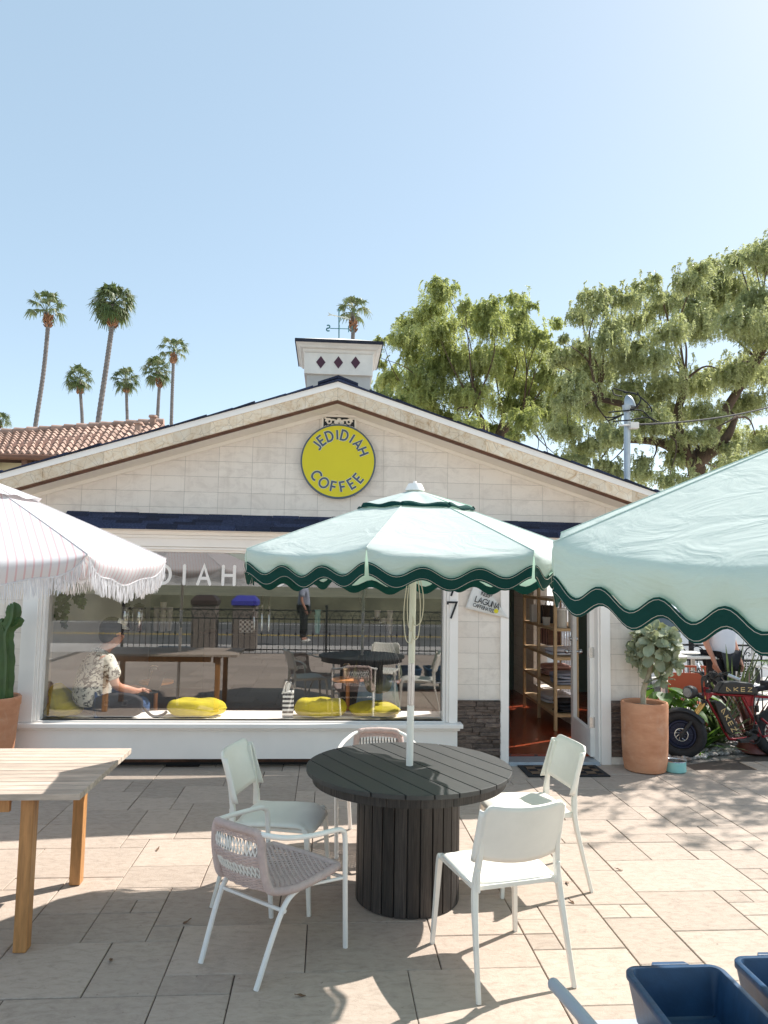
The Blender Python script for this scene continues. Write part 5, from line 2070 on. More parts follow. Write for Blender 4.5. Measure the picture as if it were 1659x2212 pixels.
# ------------------------------------------------------------------ kalanchoe in the tall pot
def leaf_patch(m, base, d, up, L, wd, curl, wavy, seed, nu=4, nv=6, shape='paddle'):
    d, up = Vector(d).normalized(), Vector(up)
    s = d.cross(up)
    if s.length < 1e-3:
        s = d.orthogonal()
    s.normalize()
    n = s.cross(d).normalized()
    base = Vector(base)

    def fn(u, v):
        a = 2 * u - 1
        if shape == 'paddle':
            w = wd * (0.22 + 0.78 * math.sin(min(1, v * 1.05) ** 1.3 * PI * 0.80) if v < 1 else 0.45)
        elif shape == 'blade':
            w = wd * (1 - v) ** 0.7 * (0.6 + 0.4 * min(1, v * 4))
        else:
            w = wd * math.sin(PI * (0.06 + 0.90 * v) ** 0.75)
        z = curl * L * (v * v) + 0.22 * w * (a * a) + wavy * L * math.sin(a * 4 + v * 9 + seed) * abs(a)
        return base + d * (L * v * (1 - 0.1 * abs(curl))) + s * (a * w) + n * z
    m.grid(fn, nu, nv)


kp = thing('kalanchoe_plant', 'silvery green shrub with thick paddle leaves on a bare stem in the tall pot', 'plant', (PCX, PCY, 0.59))
kc = P(1412, 1404, PCY)
st = smooth_pts([(PCX - 0.01, PCY, 0.58), (PCX + 0.0, PCY + 0.01, 0.75), (kc.x - 0.05, PCY, 0.90), (kc.x - 0.01, PCY, kc.z - 0.06)], 6)
m = MB()
m.tube(st, [0.026 - 0.008 * i / len(st) + 0.002 * (i % 2) for i in range(len(st))], 10)
g = random.Random(31)
heads = []
for k in range(30):
    d = Vector((g.gauss(0, 1), g.gauss(0, 1), g.gauss(0.05, 0.85))).normalized()
    q_ = g.uniform(0.55, 1.2)
    d = (d + Vector((0, 0, 0.35))).normalized()
    h = kc + Vector((d.x * 0.21 * q_, d.y * 0.19 * q_, d.z * 0.20 * q_ - 0.035))
    heads.append((h, d))
    m.tube([kc - Vector((0, 0, 0.08)), kc.lerp(h, 0.5) - Vector((0, 0, 0.02)), h], [0.013, 0.010, 0.007], 6)
obj('stem', m, mat('pale_stem', (0.42, 0.36, 0.25), 0.8, var=0.25, vs=20, bump=0.4, bs=40), kp, smooth=60)
m = MB()
for h, d in heads:
    o = d.orthogonal().normalized()
    o2 = d.cross(o)
    for k in range(10):
        f = k / 10
        an = k * 2.4 + 7 * d.x
        tilt = rad(12 + 78 * f)
        dd = (d * math.cos(tilt) + (o * math.cos(an) + o2 * math.sin(an)) * math.sin(tilt)).normalized()
        L = 0.075 + 0.10 * f + g.uniform(-.02, .035)
        leaf_patch(m, h - d * 0.02 * f, dd, d, L, L * 0.31, 0.10 - 0.26 * f, 0.07, g.uniform(0, 6))
obj('leaves', m, MT['kalanchoe'], kp, smooth=60, recalc=False)

# ------------------------------------------------------------------ cactus
cp = thing('cactus', 'branching column cactus standing in the terracotta pot by the window', 'plant', (CPX, CPY, 0.64))


def cact(m, pts, r):
    pts = smooth_pts(pts, 8)
    n = len(pts)
    ribs = 5
    seg = ribs * 4
    vs, fs = [], []
    ref = Vector((1, 0, 0))
    for i, p in enumerate(pts):
        t_ = (pts[min(i + 1, n - 1)] - pts[max(0, i - 1)]).normalized()
        ax = (ref - t_ * ref.dot(t_)).normalized()
        ay = t_.cross(ax)
        tip = (n - 1 - i) / n
        k = min(1.0, (tip * n / 3.0) ** 0.5) if tip * n < 3 else 1.0
        k *= 1 + 0.06 * math.sin(i * 1.7)
        for q in range(seg):
            a = 2 * PI * q / seg
            rr = r * k * (1.0 if q % 4 == 0 else (0.72 if q % 4 in (1, 3) else 0.60))
            vs.append(p + (ax * math.cos(a) + ay * math.sin(a)) * rr)
    for i in range(n - 1):
        for q in range(seg):
            fs.append((i * seg + q, i * seg + (q + 1) % seg, (i + 1) * seg + (q + 1) % seg, (i + 1) * seg + q))
    fs.append(tuple((n - 1) * seg + q for q in range(seg)))
    m.add(vs, fs)


for nm, pl, r in (('trunk', [(12, 1508), (16, 1430), (14, 1370), (28, 1335), (31, 1300)], 0.066), ('branch', [(14, 1372), (6, 1352), (4, 1335)], 0.045), ('branch', [(22, 1352), (38, 1345), (43, 1332)], 0.045)):
    m = MB()
    q = [P(x, y, CPY) for x, y in pl]
    if nm == 'trunk':
        q[0].z = 0.62
    cact(m, q, r)
    obj(nm, m, MT['cactus'], cp, smooth=25)

# ------------------------------------------------------------------ gravel bed and plants beyond the pot
m = MB()
m.add([(3.25, 7.2, -0.007), (3.6, 7.2, -0.007), (7.5, 8.8, -0.007), (7.5, 9.6, -0.007), (3.25, 9.6, -0.007)], [(0, 1, 2, 3, 4)])
tag(obj('planting_bed', m, mat('bed_grit', (0.22, 0.195, 0.175), 0.95, var=0.5, vs=60, bump=0.8, bs=70)), 'gritty soil of the planting bed under the pebbles', 'planting bed', kind='structure')
g = random.Random(17)
m = MB()
for k in range(2600):
    x = g.uniform(3.35, 6.2)
    y0 = 7.32 + max(0, x - 3.55) * 0.40 + 0.04 * math.sin(x * 5)
    y = y0 - 0.05 + abs(g.gauss(0, 0.40))
    s = g.uniform(0.016, 0.040)
    rot = Matrix.Rotation(g.uniform(0, 6), 3, 'Z') @ Matrix.Rotation(g.uniform(-.3, .3), 3, 'X')
    m.sphere((x, y, 0.004 + g.uniform(0, 0.02)), s, 6, 4, (1, 0.7, 0.5), rot)
tag(obj('pebbles', m, MT['gravel'], smooth=60, recalc=False), 'grey river pebbles covering the planting bed', 'pebbles', kind='stuff')


def bush(name, label, c, n, L, wd, seed, mat_, shape, spread, zup, curl, cat='plant', lift=0.0, grp=None):
    t = thing(name, label, cat, tuple(c), 0, grp)
    g = random.Random(seed)
    m, s = MB(), MB()
    c = Vector(c)
    for k in range(n):
        an = g.uniform(0, 2 * PI)
        el = rad(g.uniform(*zup))
        d = Vector((math.cos(an) * math.cos(el), math.sin(an) * math.cos(el), math.sin(el)))
        l = L * g.uniform(0.7, 1.25)
        if lift:
            e = c + Vector((d.x, d.y, 0)) * spread * g.random() + Vector((0, 0, lift * g.uniform(0.35, 1.0)))
            s.tube([c, (c + e) / 2 + Vector((0, 0, 0.08)), e], [0.008, 0.006, 0.004], 5)
            leaf_patch(m, e, Vector((d.x, d.y, g.uniform(-0.5, 0.1))), (0, 0, 1), l, wd * l, curl, 0.03, k, 4, 5, shape)
        else:
            leaf_patch(m, c + Vector((math.cos(an), math.sin(an), 0)) * spread * 0.2 * g.random(), d, (0, 0, 1), l, wd * l, curl, 0.0, k, 2, 7, shape)
    if lift:
        obj('stems', s, MT['broad_leaf'], t)
    obj('leaves', m, mat_, t, smooth=60, recalc=False)


bush('broad_leaf_plant', 'glossy broad-leaved plant growing just behind the tall pot', P(1440, 1600, 7.75).xy.to_3d(), 46, 0.18, 0.42, 1, MT['broad_leaf'], 'oval', 0.28, (10, 60), -0.3, lift=0.66)
bush('broad_leaf_plant', 'broad-leaved plant behind the headlight of the red bike', Vector((4.12, 8.0, 0)), 30, 0.18, 0.42, 2, MT['broad_leaf'], 'oval', 0.26, (10, 60), -0.3, lift=0.56)
bush('strap_leaf_plant', 'green strap-leaved plant behind the red frame of the bike', Vector((4.38, 8.05, 0)), 36, 0.62, 0.05, 3, MT['blade_leaf'], 'blade', 0.3, (35, 85), -0.35)
bush('strap_leaf_plant', 'low drooping strap-leaved plant by the front tyre of the bike', Vector((4.02, 7.78, 0)), 22, 0.45, 0.09, 4, MT['broad_leaf'], 'blade', 0.2, (30, 80), -0.5)
bush('flax_plant', 'dark bronze flax plant with arching leaves behind the bike pedals', Vector((4.85, 8.2, 0)), 60, 0.75, 0.035, 5, MT['red_blade'], 'blade', 0.4, (25, 85), -0.4)
bush('flax_plant', 'dark spiky flax plant rising above the bike battery', Vector((4.95, 8.75, 0)), 26, 1.0, 0.03, 6, MT['blade_leaf'], 'blade', 0.2, (55, 88), -0.12)
bush('leafy_shrub', 'small feathery green shrub at the picture edge above the bike', Vector((5.55, 8.6, 0.0)), 160, 0.14, 0.12, 7, MT['broad_leaf'], 'blade', 0.30, (20, 85), -0.1, lift=0.92)
bush('leafy_shrub', 'tuft of low green ground plant among the pebbles', Vector((3.86, 7.5, 0.0)), 60, 0.07, 0.18, 9, MT['broad_leaf'], 'blade', 0.5, (10, 80), -0.1)

# hanging plant inside the window
hp = thing('hanging_plant', 'trailing string plant hanging in the corner of the shop window', 'plant', tuple(P(150, 1240, 7.5)))
m, s = MB(), MB()
g = random.Random(41)
for (x0, x1, yb) in ((126, 128, 1330), (136, 140, 1318), (146, 150, 1270), (152, 148, 1290), (160, 163, 1300), (168, 172, 1282), (174, 178, 1300), (183, 184, 1270), (143, 140, 1352), (130, 132, 1340), (178, 174, 1310), (165, 168, 1265)):
    pts = [P(x0 + (x1 - x0) * t + 3 * math.sin(5 * t + x0), 1236 + (yb - 1236) * t, 7.5 + g.uniform(-.04, .04)) for t in (0, .25, .5, .75, 1)]
    pts = smooth_pts(pts, 4)
    s.tube(pts, 0.0022, 4)
    for p in pts[2:]:
        for q in range(2):
            d = Vector((g.uniform(-1, 1), g.uniform(-1, .3), g.uniform(-.9, .1)))
            leaf_patch(m, p, d, (0, -1, 0.5), g.uniform(0.04, 0.062), 0.02, -0.2, 0.02, g.random() * 6, 4, 4, 'oval')
pm = MB()
c = P(158, 1222, 7.5)
pm.lathe([(0.05, -0.13), (0.085, -0.10), (0.10, 0.0), (0.105, 0.02), (0.09, 0.02)], tuple(c), 24)
for k in range(4):
    a = k * PI / 2 + 0.4
    pm.tube([c + Vector((0.105 * math.cos(a), 0.105 * math.sin(a), 0.02)), c + Vector((0, 0, 0.42))], 0.003, 4)
obj('hanging_pot', pm, MT['stone_white'], hp, smooth=40)
obj('vines', s, MT['broad_leaf'], hp)
obj('leaves', m, mat('vine_leaf', (0.10, 0.15, 0.05), 0.5, var=0.4, vs=9, isl=0.4, transl=0.3), hp, smooth=60, recalc=False)

# dry leaves and twigs lying on the paving
g = random.Random(77)
for k, (x, y) in enumerate(((1222, 1905), (1240, 1952), (338, 1838), (240, 2070), (395, 1995), (1345, 1880), (660, 2150))):
    c = G(x, y, 0.004)
    m = MB()
    an = g.uniform(0, 6)
    leaf_patch(m, c, (math.cos(an), math.sin(an), 0.05), (0, 0, 1), 0.05, 0.008, 0.2, 0.05, k, 3, 5, 'oval')
    tag(obj('dry_leaf', m, MT['dry_leaf'], solid=0.0006), 'small dry brown leaf lying on the paving slabs', 'leaf', 'dry leaves on the paving')
# ------------------------------------------------------------------ people: one skinned body each
def skin_body(name, joints, edges, mat_, parent, sub=2):
    names = list(joints)
    me = bpy.data.meshes.new(name)
    me.from_pydata([tuple(joints[k][0]) for k in names], [(names.index(a), names.index(b)) for a, b in edges], [])
    o = bpy.data.objects.new(name, me)
    COL.objects.link(o)
    me.materials.append(mat_)
    o.modifiers.new('skin', 'SKIN')
    sv = me.skin_vertices[0].data
    for i, k in enumerate(names):
        r = joints[k][1]
        sv[i].radius = r if isinstance(r, tuple) else (r, r)
        sv[i].use_root = (i == 0)
    o.modifiers['skin'].use_smooth_shade = True
    md = o.modifiers.new('smooth', 'SUBSURF')
    md.levels = md.render_levels = sub
    if parent is not None:
        o.parent = parent
        o.matrix_parent_inverse = parent_inv(parent)
    return o


def fingers(j, e, wrist, palm, d, nrm, side, hand):
    """five bent finger chains rooted in the palm"""
    wrist, palm, d, nrm, side = Vector(wrist), Vector(palm), Vector(d).normalized(), Vector(nrm).normalized(), Vector(side).normalized()
    for q, (off, ln) in enumerate(((-0.030, 0.070), (-0.010, 0.080), (0.010, 0.076), (0.028, 0.060))):
        b = palm + side * off + d * 0.035
        m1 = b + d * ln * 0.5 + nrm * 0.008
        m2 = m1 + d * ln * 0.35 + nrm * 0.028
        ks = ['%s_f%d%d' % (hand, q, i) for i in range(3)]
        for k, p, r in zip(ks, (b, m1, m2), (0.0095, 0.0085, 0.0070)):
            j[k] = (p, r)
        e += [(hand, ks[0]), (ks[0], ks[1]), (ks[1], ks[2])]
    b = palm - side * 0.038 - d * 0.01
    m1 = b - side * 0.022 + d * 0.03 + nrm * 0.012
    m2 = m1 + d * 0.028 + nrm * 0.012
    ks = ['%s_t%d' % (hand, i) for i in range(3)]
    for k, p, r in zip(ks, (b, m1, m2), (0.011, 0.010, 0.008)):
        j[k] = (p, r)
    e += [(hand, ks[0]), (ks[0], ks[1]), (ks[1], ks[2])]


# man seated sideways on the window seat, facing +x, head bowed over a laptop
MX, MYY = P(205, 1500, 7.52).x, 7.50
SZ = 0.405
man = thing('person', 'man in a printed white shirt bent over a laptop on the window seat', 'person', (MX, MYY, SZ))
MR = Matrix.Rotation(rad(34), 3, 'Z')
V = lambda x, y, z: Vector((MX, MYY, SZ)) + MR @ Vector((x, y, z))
j = {
    'pelvis': (V(0, 0, 0.11), 0.125), 'waist': (V(-0.02, 0, 0.26), (0.125, 0.14)), 'chest': (V(0.0, 0, 0.44), (0.125, 0.165)), 'neck0': (V(0.07, 0, 0.60), 0.075),
    'neck1': (V(0.125, 0, 0.675), 0.056), 'head0': (V(0.165, 0, 0.735), (0.078, 0.07)), 'head1': (V(0.175, 0, 0.815), (0.098, 0.082)), 'head2': (V(0.15, 0, 0.88), (0.072, 0.066)),
    'nose': (V(0.272, 0, 0.755), 0.012), 'chin': (V(0.235, 0, 0.685), 0.028), 'ear_n': (V(0.155, -0.088, 0.77), 0.016), 'ear_f': (V(0.155, 0.088, 0.77), 0.016),
    'sh_n': (V(0.05, -0.185, 0.545), 0.062), 'el_n': (V(0.13, -0.235, 0.29), 0.046), 'wr_n': (V(0.37, -0.14, 0.215), 0.030), 'hand_n': (V(0.44, -0.11, 0.22), (0.016, 0.032)),
    'sh_f': (V(0.05, 0.185, 0.545), 0.062), 'el_f': (V(0.13, 0.235, 0.29), 0.046), 'wr_f': (V(0.37, 0.14, 0.215), 0.030), 'hand_f': (V(0.44, 0.11, 0.22), (0.016, 0.032)),
    'hip_n': (V(0.06, -0.10, 0.10), 0.098), 'kn_n': (V(0.47, -0.09, 0.10), 0.066), 'an_n': (V(0.50, 0.18, -0.28), 0.044), 'toe_n': (V(0.66, 0.22, -0.325), 0.036),
    'hip_f': (V(0.06, 0.10, 0.10), 0.098), 'kn_f': (V(0.45, 0.16, 0.10), 0.066), 'an_f': (V(0.42, 0.42, -0.28), 0.044), 'toe_f': (V(0.56, 0.45, -0.325), 0.036)}
e = [('pelvis', 'waist'), ('waist', 'chest'), ('chest', 'neck0'), ('neck0', 'neck1'), ('neck1', 'head0'), ('head0', 'head1'), ('head1', 'head2'), ('head0', 'nose'), ('head0', 'chin'), ('head1', 'ear_n'), ('head1', 'ear_f'),
     ('chest', 'sh_n'), ('sh_n', 'el_n'), ('el_n', 'wr_n'), ('wr_n', 'hand_n'), ('chest', 'sh_f'), ('sh_f', 'el_f'), ('el_f', 'wr_f'), ('wr_f', 'hand_f'),
     ('pelvis', 'hip_n'), ('hip_n', 'kn_n'), ('kn_n', 'an_n'), ('an_n', 'toe_n'), ('pelvis', 'hip_f'), ('hip_f', 'kn_f'), ('kn_f', 'an_f'), ('an_f', 'toe_f')]
fingers(j, e, j['wr_n'][0], j['hand_n'][0], MR @ Vector((1, 0.15, -0.05)), (0, 0, -1), MR @ Vector((0, 1, 0)), 'hand_n')
fingers(j, e, j['wr_f'][0], j['hand_f'][0], MR @ Vector((1, -0.15, -0.05)), (0, 0, -1), MR @ Vector((0, -1, 0)), 'hand_f')
skin_body('body', j, e, MT['skin'], man)
big = lambda k, d: (j[k][0], tuple(x + d for x in j[k][1]) if isinstance(j[k][1], tuple) else j[k][1] + d)
sj = {'pelvis': (V(0.0, 0, 0.075), 0.185), 'waist': (V(-0.04, 0, 0.24), (0.19, 0.21)), 'chest': (V(-0.015, 0, 0.44), (0.180, 0.22)), 'neck0': (V(0.055, 0, 0.575), 0.115), 'collar': (V(0.095, 0, 0.635), 0.075),
      'sh_n': (V(0.045, -0.19, 0.54), 0.088), 'sl_n': (V(0.125, -0.235, 0.35), 0.080), 'sh_f': (V(0.045, 0.19, 0.54), 0.088), 'sl_f': (V(0.125, 0.235, 0.35), 0.080)}
skin_body('shirt', sj, [('pelvis', 'waist'), ('waist', 'chest'), ('chest', 'neck0'), ('neck0', 'collar'), ('chest', 'sh_n'), ('sh_n', 'sl_n'), ('chest', 'sh_f'), ('sh_f', 'sl_f')], MT['printed_shirt'], man)
tj = {'pelvis': (V(0, 0, 0.09), 0.145)}
for k in ('hip_n', 'kn_n', 'an_n', 'hip_f', 'kn_f', 'an_f'):
    tj[k] = big(k, 0.022)
skin_body('jeans', tj, [('pelvis', 'hip_n'), ('hip_n', 'kn_n'), ('kn_n', 'an_n'), ('pelvis', 'hip_f'), ('hip_f', 'kn_f'), ('kn_f', 'an_f')], MT['denim'], man)
m = MB()
hc = V(0.138, 0, 0.832)
rot = MR @ Matrix.Rotation(rad(22), 3, 'Y')
m.sphere(hc, 0.118, 20, 14, (1.0, 0.88, 0.98), rot)
m.sphere(V(0.10, 0, 0.775), 0.092, 16, 10, (0.9, 0.95, 1.0), rot)
hr = obj('hair', m, MT['hair'], man, smooth=60)
m = MB()
def brim(u, v):
    a = rad(-70 + 140 * u)
    r = 0.100 + 0.055 * v
    p = Vector((r * math.cos(a), 0.098 * math.sin(a) * (1 + 0.1 * v), 0.055 - 0.02 * v - 0.03 * (math.sin(a)) ** 2 * v))
    return V(0.155, 0, 0.845) + rot @ p
m.grid(brim, 18, 5)
def band(u, v):
    a = rad(-95 + 190 * u)
    r = 0.116
    return V(0.145, 0, 0.845) + rot @ Vector((r * math.cos(a), 0.108 * math.sin(a), 0.052 + 0.045 * v))
m.grid(band, 18, 3)
obj('cap', m, mat('mesh_cap', (0.66, 0.65, 0.60), 0.9, var=0.35, vs=70), man, smooth=60, solid=0.004)

lp = thing('laptop', 'dark laptop open on the lap of the man at the window', 'laptop', tuple(V(0.47, 0, 0.18)))
m = MB()
m.obox(V(0.47, 0, 0.188), (0.22, 0.31, 0.014), MR)
obj('keyboard_deck', m, MT['black'], lp, bevel=0.003)
m = MB()
m.obox(V(0.615, 0, 0.285), (0.008, 0.31, 0.21), MR @ Matrix.Rotation(rad(18), 3, 'Y'))
obj('lid', m, MT['black'], lp, bevel=0.003)

# woman on the cushion with long dark hair, back to the glass
wx, wy_ = P(816, 1500, 7.62).x, 7.62
wom = thing('person', 'woman with long black hair sitting on a yellow cushion behind the glass', 'person', (wx, wy_, SZ + 0.08))
V = lambda x, y, z: Vector((wx + x, wy_ + y, SZ + 0.07 + z))
j = {'pelvis': (V(0, 0, 0.10), 0.13), 'waist': (V(0, 0.01, 0.24), (0.12, 0.10)), 'chest': (V(0, 0.02, 0.40), (0.145, 0.10)), 'neck0': (V(0, 0.04, 0.53), 0.06), 'neck1': (V(0, 0.06, 0.59), 0.046), 'head0': (V(0, 0.085, 0.65), 0.07), 'head1': (V(0, 0.085, 0.73), 0.085), 'head2': (V(0, 0.075, 0.79), 0.065), 'nose': (V(0, 0.175, 0.67), 0.012),
     'sh_n': (V(-0.165, 0.03, 0.47), 0.05), 'el_n': (V(-0.22, 0.10, 0.24), 0.038), 'wr_n': (V(-0.12, 0.28, 0.20), 0.026), 'hand_n': (V(-0.09, 0.34, 0.20), (0.014, 0.028)),
     'sh_f': (V(0.165, 0.03, 0.47), 0.05), 'el_f': (V(0.22, 0.10, 0.24), 0.038), 'wr_f': (V(0.12, 0.28, 0.20), 0.026), 'hand_f': (V(0.09, 0.34, 0.20), (0.014, 0.028)),
     'hip_n': (V(-0.09, 0.06, 0.09), 0.095), 'kn_n': (V(-0.11, 0.46, 0.10), 0.062), 'an_n': (V(-0.11, 0.50, -0.34), 0.04), 'toe_n': (V(-0.11, 0.64, -0.39), 0.034),
     'hip_f': (V(0.09, 0.06, 0.09), 0.095), 'kn_f': (V(0.11, 0.46, 0.10), 0.062), 'an_f': (V(0.11, 0.50, -0.34), 0.04), 'toe_f': (V(0.11, 0.64, -0.39), 0.034)}
e = [('pelvis', 'waist'), ('waist', 'chest'), ('chest', 'neck0'), ('neck0', 'neck1'), ('neck1', 'head0'), ('head0', 'head1'), ('head1', 'head2'), ('head0', 'nose'), ('chest', 'sh_n'), ('sh_n', 'el_n'), ('el_n', 'wr_n'), ('wr_n', 'hand_n'), ('chest', 'sh_f'), ('sh_f', 'el_f'), ('el_f', 'wr_f'), ('wr_f', 'hand_f'),
     ('pelvis', 'hip_n'), ('hip_n', 'kn_n'), ('kn_n', 'an_n'), ('an_n', 'toe_n'), ('pelvis', 'hip_f'), ('hip_f', 'kn_f'), ('kn_f', 'an_f'), ('an_f', 'toe_f')]
fingers(j, e, j['wr_n'][0], j['hand_n'][0], (0.3, 1, 0), (0, 0, -1), (-1, 0.3, 0), 'hand_n')
fingers(j, e, j['wr_f'][0], j['hand_f'][0], (-0.3, 1, 0), (0, 0, -1), (1, 0.3, 0), 'hand_f')
skin_body('body', j, e, MT['skin'], wom)
olive = mat('olive_top', (0.10, 0.11, 0.06), 0.9, var=0.2, vs=10)
skin_body('top', {'pelvis': (V(0, 0, 0.12), (0.16, 0.14)), 'waist': (V(0, 0.01, 0.24), (0.155, 0.13)), 'chest': (V(0, 0.02, 0.40), (0.175, 0.125)), 'neck0': (V(0, 0.04, 0.52), 0.08), 'sh_n': (V(-0.165, 0.03, 0.47), 0.07), 'el_n': (V(-0.22, 0.10, 0.25), 0.055), 'sh_f': (V(0.165, 0.03, 0.47), 0.07), 'el_f': (V(0.22, 0.10, 0.25), 0.055)},
          [('pelvis', 'waist'), ('waist', 'chest'), ('chest', 'neck0'), ('chest', 'sh_n'), ('sh_n', 'el_n'), ('chest', 'sh_f'), ('sh_f', 'el_f')], olive, wom)
tj = {'pelvis': (V(0, 0, 0.07), 0.155)}
for k in ('hip_n', 'kn_n', 'an_n', 'hip_f', 'kn_f', 'an_f'):
    tj[k] = (j[k][0], j[k][1] + 0.02)
skin_body('jeans', tj, [('pelvis', 'hip_n'), ('hip_n', 'kn_n'), ('kn_n', 'an_n'), ('pelvis', 'hip_f'), ('hip_f', 'kn_f'), ('kn_f', 'an_f')], mat('pale_denim', (0.20, 0.30, 0.42), 0.9, var=0.2), wom)
m = MB()
g = random.Random(5)
m.sphere(V(0, 0.075, 0.735), 0.112, 18, 12, (0.95, 1.0, 1.05))
for k in range(170):
    a = g.uniform(PI * 0.93, PI * 2.07)
    r = 0.102
    p0 = V(0.0, 0.07, 0.80) + Vector((r * 0.75 * math.cos(a), r * 0.75 * math.sin(a), g.uniform(-.03, .05)))
    sx = math.cos(a)
    p1 = V(0, 0.065, 0.66) + Vector((r * 1.16 * sx, r * 1.1 * math.sin(a), 0))
    p2 = V(0, 0.0, 0.45) + Vector((0.19 * sx + g.uniform(-.02, .02), -0.125 + 0.05 * abs(sx) + g.uniform(-.01, .02), 0))
    p3 = V(0, 0.0, 0.27 + g.uniform(-0.06, 0.09) + 0.05 * abs(sx)) + Vector((0.19 * sx + g.uniform(-.03, .03), -0.145 + 0.04 * abs(sx) + g.uniform(-.015, .02), 0))
    m.tube(smooth_pts([p0, p1, p2, p3], 4), [0.016] * 9 + [0.012, 0.009, 0.006, 0.003], 5)
for k in range(16):
    a = g.uniform(0, 2 * PI)
    p = V(-0.02, 0.05, 0.83)
    m.tube(smooth_pts([p, p + Vector((0.03 * math.cos(a), 0.02, 0.05)), p + Vector((0.08 * math.cos(a), 0.04 * math.sin(a), 0.04 + 0.05 * g.random()))], 4), [0.012, 0.012, 0.011, 0.010, 0.009, 0.008, 0.006, 0.004, 0.002], 5)
obj('hair', m, MT['hair'], wom, smooth=60, recalc=False)

# person standing beyond the bike
def standing(label, X, Y, rz, top_mat, trouser_mat, shoe_mat, z0=0.0):
    t = thing('person', label, 'person', (X, Y, z0))
    rm = Matrix.Rotation(rz, 3, 'Z')
    V = lambda x, y, z: Vector((X, Y, z0)) + rm @ Vector((x, y, z))
    j = {'pelvis': (V(0, 0, 0.95), (0.145, 0.11)), 'waist': (V(0, 0, 1.10), (0.13, 0.10)), 'chest': (V(0, 0, 1.30), (0.155, 0.11)), 'neck0': (V(0, 0.0, 1.46), 0.065), 'neck1': (V(0, 0.01, 1.52), 0.054), 'head0': (V(0, 0.025, 1.58), 0.072), 'head1': (V(0, 0.02, 1.67), 0.09), 'head2': (V(0, 0.01, 1.74), 0.066), 'nose': (V(0, 0.125, 1.61), 0.012)}
    e = [('pelvis', 'waist'), ('waist', 'chest'), ('chest', 'neck0'), ('neck0', 'neck1'), ('neck1', 'head0'), ('head0', 'head1'), ('head1', 'head2'), ('head0', 'nose')]
    for s, k in ((-1, 'n'), (1, 'f')):
        j.update({'sh_' + k: (V(s * 0.185, 0, 1.40), 0.056), 'el_' + k: (V(s * 0.235, -0.02, 1.12), 0.042), 'wr_' + k: (V(s * 0.22, 0.09, 0.90), 0.028), 'hand_' + k: (V(s * 0.215, 0.115, 0.84), (0.016, 0.03)),
                  'hip_' + k: (V(s * 0.09, 0, 0.90), 0.092), 'kn_' + k: (V(s * 0.11, 0.015, 0.50), 0.062), 'an_' + k: (V(s * 0.12, -0.01, 0.10), 0.042), 'toe_' + k: (V(s * 0.13, 0.13, 0.045), 0.036)})
        e += [('chest', 'sh_' + k), ('sh_' + k, 'el_' + k), ('el_' + k, 'wr_' + k), ('wr_' + k, 'hand_' + k), ('pelvis', 'hip_' + k), ('hip_' + k, 'kn_' + k), ('kn_' + k, 'an_' + k), ('an_' + k, 'toe_' + k)]
        fingers(j, e, j['wr_' + k][0], j['hand_' + k][0], rm @ Vector((0, 0.25, -1)), rm @ Vector((-s, 0, 0)), rm @ Vector((0, 1, 0.2)), 'hand_' + k)
    skin_body('body', j, e, MT['skin'], t)
    skin_body('shirt', {'hem': (V(0, 0, 0.89), (0.19, 0.145)), 'waist': (V(0, 0, 1.08), (0.185, 0.14)), 'chest': (V(0, 0, 1.30), (0.19, 0.14)), 'neck0': (V(0, 0, 1.44), 0.085), 'sh_n': (V(-0.19, 0, 1.40), 0.085), 'sl_n': (V(-0.235, -0.01, 1.20), 0.082), 'sh_f': (V(0.19, 0, 1.40), 0.085), 'sl_f': (V(0.235, -0.01, 1.20), 0.082)},
              [('hem', 'waist'), ('waist', 'chest'), ('chest', 'neck0'), ('chest', 'sh_n'), ('sh_n', 'sl_n'), ('chest', 'sh_f'), ('sh_f', 'sl_f')], top_mat, t)
    tj = {'pelvis': (V(0, 0, 0.93), (0.165, 0.13))}
    for k in ('n', 'f'):
        for q in ('hip_', 'kn_', 'an_'):
            tj[q + k] = (j[q + k][0], j[q + k][1] + 0.026)
    skin_body('trousers', tj, [('pelvis', 'hip_n'), ('hip_n', 'kn_n'), ('kn_n', 'an_n'), ('pelvis', 'hip_f'), ('hip_f', 'kn_f'), ('kn_f', 'an_f')], trouser_mat, t)
    m = MB()
    m.sphere(V(0, 0.0, 1.705), 0.105, 18, 12, (0.95, 1.05, 0.95), rm)
    obj('hair', m, MT['hair'], t, smooth=60)
    for s in (-1, 1):
        m = MB()
        m.sphere(V(s * 0.125, 0.07, 0.045), 0.05, 14, 8, (0.9, 2.3, 0.9), rm)
        obj('shoe', m, shoe_mat, t, smooth=60)


pp_ = P(1557, 1428, 8.9)
standing('person in a loose white T-shirt and dark trousers standing behind the red bike', pp_.x, 8.9, rad(200), MT['white_cloth'], MT['dark_cloth'], MT['white_plastic'], -0.05)
standing('pedestrian in black trousers and white trainers seen only as a reflection in the glass', -0.62, -8.2 + 2.6, rad(-80), MT['grey_cloth'], MT['black'], MT['white_plastic'], 0.0)

